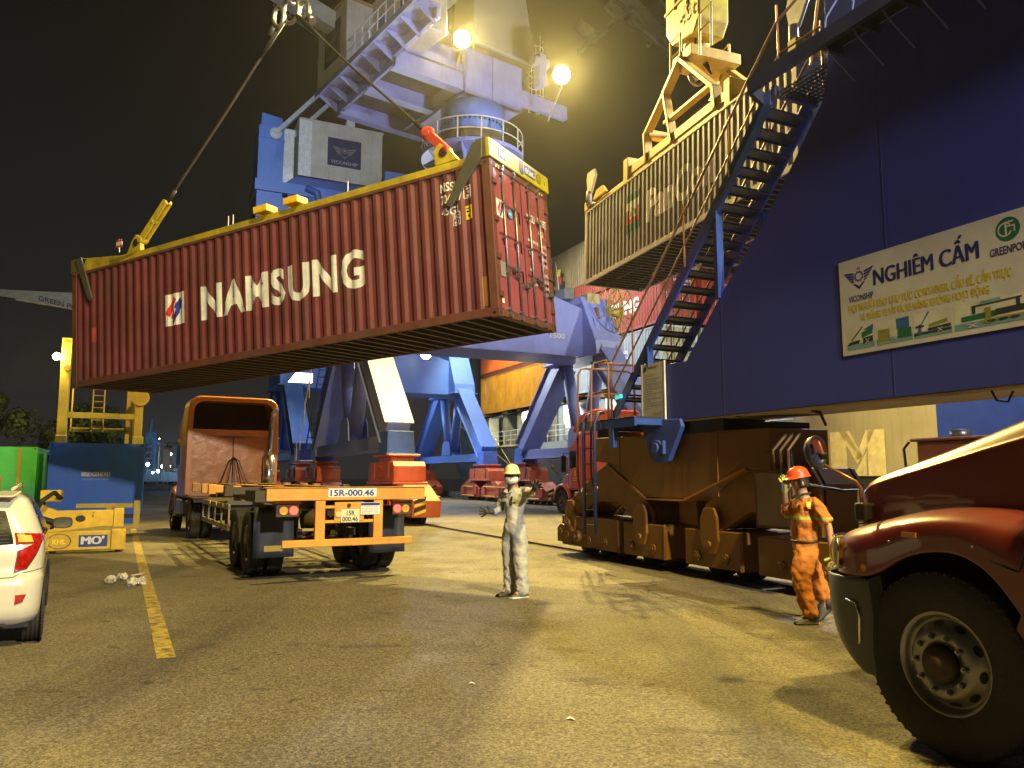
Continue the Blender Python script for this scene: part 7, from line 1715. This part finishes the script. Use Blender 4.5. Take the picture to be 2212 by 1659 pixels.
# superstructure behind the pale side
g = s_(); g.box(26.6, 27, -20, 24.0, 4.6, 14.0)
for k in range(10): g.box(26.55, 26.6, 22.8 - 1.9*k, 23.5 - 1.9*k, 4.7, 5.9, 1)
for k in range(5): g.box(26.3, 26.62, 21.6 - 2.3*k, 22.0 - 2.3*k, 4.62, 6.4, 0)
sw = g.done('deckhouse_wall', [M_CREAM, mat('opening_slate', (.09, .12, .15), .6)], SH)
for s_t, S in (("NA", 24.4), ("PA", 20.9)): text(s_t, sw, mat('letter_yellowish', (.78, .70, .42), .5), (26.54 - SHT, S - SHS, 4.9), (0,-1,0), (0,0,1), 1.3, 1.8, .02)
g = s_(); g.box(26.3, 26.5, 20.4, 21.2, 5.5, 5.75); g.cyl((26.0, 19.0, 4.7), (26.0, 19.0, 5.3), .12, n=10); g.cyl((26.0, 18.6, 4.7), (26.0, 18.6, 5.3), .12, n=10); g.done('fire_point', mat('signal_red', (.6, .05, .03), .5), SH)
def boxc(label, T, S, z, L, H, col, nm, doors=None, mend=None, rust=.1):
    """a container on the ship: its long side faces the quay, door end towards smaller S"""
    m = mat('cargo_' + nm, col, .5, var=.22, scale=.9, rust=rust, streak=.4, dirt=.25)
    # local x runs from the near end (0) to the far end (-L): rotate so that -x = +S
    t, br = container('cargo_container', label, Q(T, S, z), (0, 0, A - PI/2), L, H, m, group='containers stacked on the ship', doors=doors)
    return t, br, m
def ctext(t, br, s, x, z, h, w, m=M_LETTER2, bold=.03): return side_text(t, br, s, x, z, h, w, m, bold)
c1, b1_, _ = boxc('mustard yellow ribbed container, lowest of the forward bay on the ship', 24.65, 46.0, 6.65, 12.19, 2.95, (.50, .25, .012), 'mustard', rust=.2); poly(c1, M_LETTER2, (-11.3, .014, 1.75), (1,0,0), (0,0,1), [rect2(0, 0, .16, .7)], 'white_panel', .003, corr_post(-11.3, b1_, DD, .003)); del_tmp(c1)
c2, _, _ = boxc('bright orange ribbed container stacked on the mustard yellow one', 24.65, 46.0, 9.95, 12.19, 2.9, (.62, .14, .02), 'orange'); del_tmp(c2)
g = s_(); g.box(24.7, 27, 46.0, 58.2, 9.62, 9.94); g.done('lashing_beam', mat('beam_rust', (.12, .04, .025), .6), SH)
c3, b3_, _ = boxc('pale blue grey ribbed container with large white letters ONE, lowest of the middle bay', 24.65, 33.4, 6.85, 12.19, 2.95, (.36, .44, .47), 'pale', doors=mat('door_olive', (.25, .26, .17), .5)); ctext(c3, b3_, "ONE", -6.6, 1.05, .95, 3.4, M_LETTER2, .04)
poly(c3, [mat('one_orange', (.65, .22, .05), .5), M_LETTER2, mat('one_blue', (.03, .08, .4), .5)], (-10.6, .014, .9), (1,0,0), (0,0,1), [(rect2(0, 0, .5, .9), 0), ([(.5, .9), (.5, .2), (1.0, .6), (1.0, 1.0)], 1), ([(.55, 0), (1.0, 0), (1.0, .5), (.6, .35)], 2)], 'brand_square', .004, corr_post(-10.6, b3_, DD, .004)); del_tmp(c3)
c4, b4_, _ = boxc('dark red ribbed container lettered NAMSUNG on the ship, above the pale blue grey one', 24.65, 33.4, 9.92, 12.19, 2.9, (.36, .05, .03), 'brickred', doors=mat('door_maroon', (.20, .035, .02), .5)); ctext(c4, b4_, "NAMSUNG", -6.9, 1.05, .8, 4.9, M_LETTER2, .04); del_tmp(c4)
text("NSSU 705090", c4, M_LETTER2, (.03, .9, 2.35), (0,1,0), (0,0,1), .16, 1.2, .02); text("45G1", c4, M_LETTER2, (.03, 1.5, 2.1), (0,1,0), (0,0,1), .13, .35, .02)
c5, _, _ = boxc('dull olive tan ribbed container on the top tier at the left', 24.9, 35.6, 13.9, 12.19, 2.9, (.26, .21, .10), 'olivetan'); del_tmp(c5)
for i, (T, S, z, L, H, col, nm, lab, dr) in enumerate((
    (24.7, 35.8, 11.0 + 1.95, 12.1, .9, (.30, .06, .03), 'deepred', 'thin band of a deep red container under the olive tan one', None),
    (27.2, 33.0, 9.92, 12.19, 2.9, (.40, .06, .03), 'doorred', 'red container end with white print, second row in from the quay', 'door_red_lit2'),
    (29.8, 33.2, 9.92, 12.19, 2.9, (.36, .44, .30), 'palegreen', 'pale green container end, third row in from the quay', 'door_pale'),
    (27.2, 33.2, 6.85, 12.19, 2.9, (.25, .26, .17), 'olivegreen', 'olive green container end in the lowest tier behind the stair', 'door_olive'),
    (29.8, 33.0, 6.85, 12.19, 2.9, (.20, .22, .15), 'darkolive', 'darker olive container end deeper in the lowest tier', 'door_olive'),
    (27.3, 33.2, 12.85, 12.19, 2.9, (.30, .11, .035), 'brown', 'rust brown container end on the third tier', 'door_brown'),
    (29.9, 33.2, 12.85, 12.19, 2.9, (.42, .09, .03), 'redorange', 'red orange container end on the third tier, deeper in', 'door_brown'),
    (27.3, 46.2, 6.65, 12.19, 2.9, (.10, .11, .07), 'nightgreen', 'dark green container inside the forward bay, lowest tier', None),
    (27.3, 46.2, 9.95, 12.19, 2.9, (.12, .10, .06), 'umber', 'dark umber container inside the forward bay, upper tier', None),
    (26.0, 20.5, 13.0, 12.19, 2.9, (.45, .52, .55), 'icy', 'icy pale container high above the deckhouse', None))):
    dm = mat('cargo_' + dr, tuple(c*.8 for c in col), .5, dirt=.2) if dr else None
    c, _, _ = boxc(lab, T, S, z, L, H, col, nm, doors=dm); del_tmp(c)
    if dr: text("TGHU 415220", c, M_LETTER2, (.03, 1.35, 2.3), (0,1,0), (0,0,1), .13, .9, .02)
# mooring gear and signal flags
g = MB(); g.tube([Q(25, 56, 4.6), Q(23.6, 49, 1.7), Q(23.2, 45.4, .3)], .035, 6); g.tube([Q(24.9, 59, 4.6), Q(24.2, 50.8, 2.2)], .02, 5)
tag(g.done('mooring_rope', mat('rope_yellow', (.55, .45, .12), .7)), 'slack yellow mooring rope running from the black bow down to the quay', 'rope')
g = MB(); c = Q(24.1, 50.6, 2.15); g.lathe([(.02, -.04), (.38, -.03), (.42, 0), (.38, .03), (.02, .04)], 20, axis='Y', c=c)
tag(g.done('rat_guard', mat('guard_yellow', (.5, .45, .05), .5)), 'round yellow rat guard disc on the mooring rope', 'disc')
random.seed(3)
FL = qthing('signal_flags', 'string of small coloured signal flags hanging beside the olive tan container', 'flags', 24.3, 44.5, 12)
g = MB(); g.tube([(0, 0, 4.0), (-.1, -.6, 2.0), (-.1, -1.2, .2)], .02, 5); g.tube([(0, .9, 4.4), (-.1, .6, .6)], .02, 5)
for k, mi in enumerate((1, 2, 3, 1, 2, 1)): z = 3.4 - .55*k; y = -.3 - .15*k; g.face([(-.05, y, z), (-.05, y - .5, z - .1), (-.05, y - .35, z - .55), (-.05, y, z - .45)], mi)
for k in range(6): z = 4.1 - .5*k; y = .88 - .05*k; g.face([(-.06, y, z), (-.06, y - .45, z - .05), (-.06, y - .4, z - .42), (-.06, y, z - .38)], 1 if k % 2 else 4)
g.done('flag_string', [M_PIPEW, mat('flag_yellow', (.75, .5, .03), .7), mat('flag_red2', (.5, .05, .03), .7), mat('flag_dark', (.03, .03, .05), .7), M_WHITE], FL)
# cable reel of the crane on the knee
g = q(CT, CS)
for T in (21.3, 21.9):
    g.tube([(T, 33.3 + 1.35*math.cos(a), 10.1 + 1.35*math.sin(a)) for a in [k*2*PI/28 for k in range(28)]], .05, 6, closed=True)
    for k in range(14): a = k*2*PI/14; g.tube([(T, 33.3 + .2*math.cos(a), 10.1 + .2*math.sin(a)), (T, 33.3 + 1.35*math.cos(a), 10.1 + 1.35*math.sin(a))], .035, 5)
g.cyl((21.2, 33.3, 10.1), (22.0, 33.3, 10.1), .25, n=14); g.done('cable_reel', mat('reel_yellow', (.55, .42, .08), .5), CA)
g = q(CT, CS); g.box(20.2, 21.0, 33.6, 34.6, 10.3, 11.1, 0); g.box(19.4, 20.0, 34.6, 35.6, 10.9, 11.5, 1); g.tube([(20.6, 33.4, 10.3), (20.6, 33.2, 9.7), (20.7, 33.3, 9.2), (20.9, 33.1, 9.0)], .12, 8, 2); g.done('reel_motor', [mat('motor_buff', (.45, .38, .15), .5), M_GREY, mat('hose_brown', (.20, .10, .05), .6)], CA, bevel=.03)
# water side leg of the gantry, the light on it put into a brighter blue
g = q(); g.box(20.2, 21.6, 2.5, 14.55, 2.15, 12.0); g.box(20.15, 20.2, 2.5, 14.6, 2.15, 2.4); g.done('waterside_leg', mat('gantry_blue_lit', (.03, .09, .50), .5, var=.15), GC, bevel=.02)

# ------------------------------------------------------------------ red tractor and trailers on the quay behind the gantry
MT = qthing('tractor_truck', 'bright red bonneted tractor with round door crest waiting behind the gantry', 'truck', 17.75, 26.15)
M_RED2 = mat('tractor_red', (.50, .055, .015), .35, var=.1, coat=.6, dirt=.1)
cab2 = add_tractor(MT, M_RED2, M_RED2, hoodm=M_RED2)
g = MB(); g.box(-1.235, -1.225, 2.0, 2.015, 1.1, 2.9); g.box(-1.235, -1.225, 3.05, 3.06, 1.1, 2.0); g.box(-1.235, -1.225, 2.0, 3.05, 1.08, 1.10); g.done('door_seam', M_BLACK, cab2)
poly(cab2, M_HAZ_Y, (-1.236, 2.85, 1.55), (0,-1,0), (0,0,1), ring2(.35, .18, .24, .265, 24)[:13] + [rect2(.10, -.12, .60, -.09), rect2(.12, -.02, .58, .01), rect2(.30, .08, .40, .34)], 'door_crest', .002)
g = MB(); g.box(-.6, .6, 2.95, 3.2, 3.9, 4.3); g.prism([(-1.1, 2.0, 3.86), (-1.1, 3.0, 3.5), (-1.1, 2.6, 4.05), (-1.1, 2.0, 4.3), (-1.1, 1.0, 4.4), (-1.1, 1.0, 3.86)], (2.2, 0, 0)); g.done('roof_fairing', M_RED2, cab2, bevel=.05)
g = MB(); g.tube([(-.8, 4.4, 1.5), (-1.0, 4.9, 2.0)], .012, 6); g.lathe([(.001, -.02), (.11, -.01), (.11, .01), (.001, .03)], 16, axis='Y', c=(-1.0, 4.92, 2.05)); g.done('hood_mirror', M_PIPE, MT)
T2 = qthing('trailer_chassis', 'grey skeletal trailer behind the bright red tractor, seen through the gantry gaps', 'trailer', 17.75, 15.2)
g = MB()
for x in (-.45, .45): g.box(x - .06, x + .06, 0, 12.4, 1.1, 1.4)
for y in (0, 3, 6, 9, 12.2): g.box(-1.22, 1.22, y, y + .15, 1.15, 1.42)
g.done('chassis', M_TRAILD, T2)
g = MB()
for z in (.55, 1.0): g.box(-1.24, -1.18, 3.6, 9.5, z, z + .12)
for y in (3.6, 5.5, 7.5, 9.4): g.box(-1.23, -1.19, y, y + .1, .55, 1.1)
g.done('side_guard', M_WHITE, T2)
for y in (1.6, 2.9, 4.2):
    for x in (-1.05, 1.05): wheel(T2, (x, y, .52), .52, .27, out=(-1 if x < 0 else 1))
# far orange trailer seen between the crane legs
FT = qthing('trailer_chassis', 'small distant orange trailer end with two lamps between the crane legs', 'trailer', 10.4, 51.5)
g = MB(); g.box(-1.24, 1.24, 0, .15, 1.22, 1.45); g.box(-.55, -.4, 0, .1, .5, 1.22); g.box(.4, .55, 0, .1, .5, 1.22); g.box(-1.1, 1.1, 0, .1, .5, .62); g.box(-.5, .5, .1, 9, 1.15, 1.4); g.box(-.25, .25, 0, .06, .85, 1.1, 1); g.box(-.3, .45, -.02, 0, 1.25, 1.42, 1); g.done('rear_frame', [M_TRAIL, M_WHITE], FT)
for s in (-1, 1):
    g = MB(); g.box(s*.85 - .25, s*.85 + .25, -.02, .1, .92, 1.15); lbx = g.done('lamp_box', M_TRAILD, FT)
    for k in (-.12, .12): g = MB(); g.cyl((s*.85 + k, -.03, 1.03), (s*.85 + k, 0, 1.03), .07, n=10); g.done('tail_lamp', glow('tail_cream', (1, .8, .5), 2), lbx)
    for x in (1.1, .8): wheel(FT, (s*x, 1.5, .52), .52, .25, out=s)
g = MB(); g.M = Matrix.Rotation(A, 4, 'Z')
for k in range(90): g.face([(22.6, 20 + .5*k, .003), (22.6, 20.5 + .5*k, .003), (22.6, 20.5 + .5*k, .45), (22.6, 20 + .5*k, .45)], k % 2)
g.box(22.6, 22.9, 20, 65, .003, .448, 2)
tag(g.done('kerb', [M_HAZ_Y, M_BLACK, mat('kerb_concrete', (.18, .17, .15))]), kind='structure')
# dark bundles and brown cabin to the right of the bogies
BD = qthing('tarpaulin_heap', 'heap of dark tarpaulin bundles behind the orange docker', 'heap', 11.3, 9.6)
g = MB(); random.seed(8)
for k in range(5): bmesh.ops.create_icosphere(g.bm, subdivisions=3, radius=.5, matrix=Matrix.Translation((random.uniform(-.3, .4), -1.2 + .6*k, .75 + random.uniform(-.1, .25))))
from mathutils import noise as _n
for v in g.bm.verts: v.co += v.co.normalized()*.14*_n.noise(v.co*3.0); v.co.z = max(.02, v.co.z)
g.box(-.5, .6, -1.6, 1.9, 0, .6); g.done('bundle', mat('tarp_black', (.016, .018, .022), .5, bump=.8, bscale=10), BD, smooth=False)
CBN = qthing('control_cabin', 'small brown control cabin with a round grey roof vent beyond the truck bonnet', 'cabin', 15.6, 11.2)
g = MB(); g.box(-.6, .9, -2.0, .1, 0, 2.35, 0); g.box(-.7, 1.0, -2.1, .2, 2.35, 2.42, 0); cb_ = g.done('cabin_body', mat('cabin_brown', (.22, .07, .03), .5, rust=.2), CBN, bevel=.02)
g = MB(); g.cyl((0, -.5, 2.42), (0, -.5, 2.6), .2, n=20); g.done('roof_vent', M_STEEL, CBN)
g = MB(); g.tube([(-.75, .25, 1.5), (-.75, .3, 2.2), (-.7, .2, 2.35)], .03, 6); g.done('grab_handle', M_BLACK, CBN)

# ------------------------------------------------------------------ white car at the left edge
hd = R(30); cx = Q(-.835, 8.66) - Vector((math.cos(hd), math.sin(hd), 0))*.80
CAR = thing('parked_car', 'small cream white hatchback with large red tail lamp, cut by the left edge', 'car', (cx.x, cx.y, 0), hd)
LV = [(.20,.73,.14,3.46), (.235,.775,.06,3.52), (.30,.795,.01,3.56), (.45,.80,.0,3.58), (.58,.80,.0,3.56), (.645,.80,.02,3.52), (.675,.795,.055,3.48), (.72,.795,.075,3.44), (.85,.797,.085,3.30), (.95,.79,.10,2.95), (1.02,.775,.125,2.70), (1.10,.745,.16,2.52), (1.20,.705,.21,2.33), (1.32,.655,.275,2.08), (1.385,.615,.32,1.92), (1.43,.55,.40,1.72), (1.455,.42,.55,1.5), (1.465,.1,.8,1.3)]
def cs(z, s):
    """point on the body; s: 0 rear centre .. .5 start of the corner .. .68 end of corner .. 1 front corner"""
    for a, b in zip(LV, LV[1:]):
        if a[0] <= z <= b[0] + 1e-9: break
    f = (z - a[0]) / max(1e-9, b[0] - a[0]); hw, yr, yf = (a[i] + (b[i] - a[i])*f for i in (1, 2, 3))
    rc = min(.20, hw*.4); rx = rc; ry = .26
    if s < .5: x = (hw - rx)*s/.5; return Vector((x, yr + .05*(x/hw)**2, z))
    y0 = yr + .05*((hw - rx)/hw)**2
    if s < .68: t = (s - .5)/.18*PI/2; return Vector((hw - rx + rx*math.sin(t), y0 + ry*(1 - math.cos(t)), z))
    t = (s - .68)/.32; y1 = y0 + ry; ye = yf - .25
    return Vector((hw - (.06 if z < .9 else .05)*max(0, t - .6)**2*2, y1 + (ye - y1)*t, z))
M_CAR = mat('car_white', (.50, .49, .44), .18, var=.04, coat=1.0, dirt=.08)
for sx in (1, -1):
    g = MB(); ss = [0, .1, .2, .3, .4, .5] + [.5 + .018*k for k in range(1, 11)] + [.68 + .32*k/12 for k in range(1, 13)]
    zs = sorted(set([l[0] for l in LV] + [.38, .52, .62, .66, .78]))
    rows = []
    for z in zs:
        r = [Vector((p.x*sx, p.y, p.z)) for p in (cs(z, s) for s in ss)]
        l_v = r[-1]; r += [Vector((l_v.x*.9, l_v.y + .15, z)), Vector((l_v.x*.5, l_v.y + .24, z)), Vector((0, l_v.y + .26, z))]
        rows.append(r)
    g.grid(rows); bd = g.done('body_shell', M_CAR, CAR, weld=True)
def patch(name, m, pts, par=CAR, off=.004, sx=(1,), n=8, smooth=True, solid=0):
    """quad patch on the body from 4 (s,z) corners (bottom-left, bottom-right, top-right, top-left)"""
    for k in sx:
        g = MB(); a, b, c, d = [Vector((p[0], p[1], 0)) for p in pts]; rows = []
        for i in range(n + 1):
            row = []
            for j in range(n + 1):
                u_, v_ = j/n, i/n; P = (a*(1-u_) + b*u_)*(1-v_) + (d*(1-u_) + c*u_)*v_
                p = cs(P.y, P.x); e1 = cs(P.y, min(1, P.x + .01)) - cs(P.y, max(0, P.x - .01)); e2 = cs(min(1.46, P.y + .01), P.x) - cs(max(.2, P.y - .01), P.x)
                nn = e1.cross(e2); nn.normalize(); p = p + nn*off; row.append((p.x*k, p.y, p.z))
            rows.append(row)
        g.grid(rows, sm=smooth); g.done(name, m, par, solid=solid)
M_TL = mat('tail_red_glass', (.30, .008, .004), .08, var=.55, scale=22, coat=1.0, emit=((1, .03, .01), .02)); M_TLY = mat('tail_amber_glass', (.55, .42, .08), .1, coat=1)
patch('tail_lamp', M_TL, [(.472, .70), (.53, .735), (.62, 1.0), (.49, .90)], sx=(1, -1), off=.012, n=8)
patch('tail_lamp', M_TL, [(.475, .955), (.62, .965), (.66, 1.035), (.48, 1.065)], sx=(1, -1), off=.014, n=8)
patch('indicator_lens', M_TLY, [(.49, .975), (.56, .97), (.555, 1.03), (.492, 1.045)], sx=(1, -1), off=.020, n=6)
patch('tail_edge', M_BLACK, [(.465, .69), (.535, .725), (.63, 1.0), (.48, .895)], sx=(1, -1), off=.007, n=8)
patch('rear_window', M_GLASS, [(0, .93), (.455, .965), (.465, 1.27), (0, 1.31)], sx=(1, -1), off=.006, n=8)
g = MB()
for k in range(9):
    z = .98 + .032*k; pr_ = [cs(z, .43*j/6) for j in range(7)]; g.tube([(p.x, p.y - .012, p.z) for p in pr_], .0012, 4)
g.done('heater_wire', M_GREY, CAR)
patch('side_window', M_GLASS, [(.70, 1.03), (.99, .98), (.93, 1.30), (.72, 1.335)], sx=(1, -1), off=.005, n=10)
patch('window_trim', M_BLACK, [(.685, 1.01), (1.0, .965), (.955, 1.33), (.70, 1.36)], sx=(1, -1), off=.002, n=10)
patch('reflector', mat('reflector_clear', (.55, .52, .42), .12, coat=1), [(.488, .50), (.54, .50), (.54, .575), (.49, .575)], sx=(1, -1), off=.008, n=4)
patch('reflector', M_TL, [(.486, .41), (.525, .43), (.54, .50), (.486, .50)], sx=(1, -1), off=.008, n=4)
patch('bumper_seam', mat('seam_dark', (.05, .045, .04), .7), [(0, .645), (.46, .655), (.46, .661), (0, .651)], sx=(1, -1), off=.003, n=6)
patch('bumper_seam', mat('seam_dark', (.05, .045, .04), .7), [(.46, .655), (.52, .69), (.523, .697), (.46, .662)], sx=(1, -1), off=.003, n=6)
patch('bumper_seam', mat('seam_dark', (.05, .045, .04), .7), [(.52, .69), (.66, .72), (.66, .727), (.52, .697)], sx=(1, -1), off=.003, n=6)
for s in (1, -1):
    g = MB(); g.tube([(s*.47, .62, 1.475), (s*.5, .75, 1.50), (s*.52, 1.3, 1.52), (s*.5, 1.9, 1.48)], .016, 8); g.done('roof_rail', M_CAR, CAR)
    g = MB(); g.lathe([(.001, 0), (.332, 0), (.332, .002), (.001, .002)], 32, axis='X', c=(s*.8025, .47, .30));
    for f in [f for f in g.bm.faces]: pass
    g.done('wheel_arch', M_BLACK, CAR)
    g = MB(); g.lathe([(.001, 0), (.332, 0), (.332, .002), (.001, .002)], 32, axis='X', c=(s*.80, 2.86, .30)); g.done('wheel_arch', M_BLACK, CAR)
    for y in (.47, 2.86): wheel(CAR, (s*.735, y, .285), .285, .175, out=s, rim_r=.18, holes=5, grooves=4, rimmat=M_CHROME)
    g = MB(); g.prism([(s*.80, 2.18, .97), (s*.84, 2.18, .98), (s*.85, 2.12, 1.0), (s*.80, 2.12, 1.0)], (0, 0, .03)); 
    mb_ = Vector((s*.93, 2.12, 1.055)); rows = []
    for yy, sc in ((-.045, .96), (-.04, 1.0), (0, 1.0), (.05, .8), (.08, .4)):
        rows.append([(mb_.x + .105*sc*math.copysign(abs(math.cos(a))**.6, math.cos(a)), mb_.y + yy, mb_.z + .065*sc*math.copysign(abs(math.sin(a))**.6, math.sin(a))) for a in [k*2*PI/20 for k in range(21)]])
    g.grid(rows); g.face(rows[0][:-1]); g.done('wing_mirror', M_BLACK, CAR)
    g = MB(); g.face([(mb_.x + .09*math.copysign(abs(math.cos(a))**.6, math.cos(a)), mb_.y - .048, mb_.z + .053*math.copysign(abs(math.sin(a))**.6, math.sin(a))) for a in [k*2*PI/20 for k in range(20)]]); g.done('mirror_glass', mat('mirror_glass', (.55, .55, .56), .02, 1.0), CAR)
g = MB(); g.prism([(-.48, .24, 1.405), (.5, .20, 1.40), (.56, .42, 1.445), (-.56, .42, 1.445)], (0, 0, .018)); g.done('spoiler', M_CAR, CAR, bevel=.01)
g = MB(); g.box(-.7, .7, .15, 3.3, .18, .3); g.tube([(.3, .5, .22), (.38, .10, .20), (.45, .02, .235)], .028, 10); g.beam((.2, .02, .28), (.52, .06, .225), .06, .02); g.done('underbody', M_DARK, CAR)
# ------------------------------------------------------------------ night haze
def haze(density, aniso=.7):
    m = bpy.data.materials.new('night_haze'); m.use_nodes = True; n = m.node_tree.nodes; l = m.node_tree.links
    n.clear(); o = n.new('ShaderNodeOutputMaterial'); v = n.new('ShaderNodeVolumePrincipled')
    v.inputs['Color'].default_value = (.9, .9, .88, 1); v.inputs['Density'].default_value = density; v.inputs['Anisotropy'].default_value = aniso
    l.new(v.outputs[0], o.inputs['Volume'])
    g = MB(); g.box(-160, 160, -60, 260, -7.5, 62); h = g.done('haze', m); tag(h, kind='stuff'); return h
haze(.00019, .84)
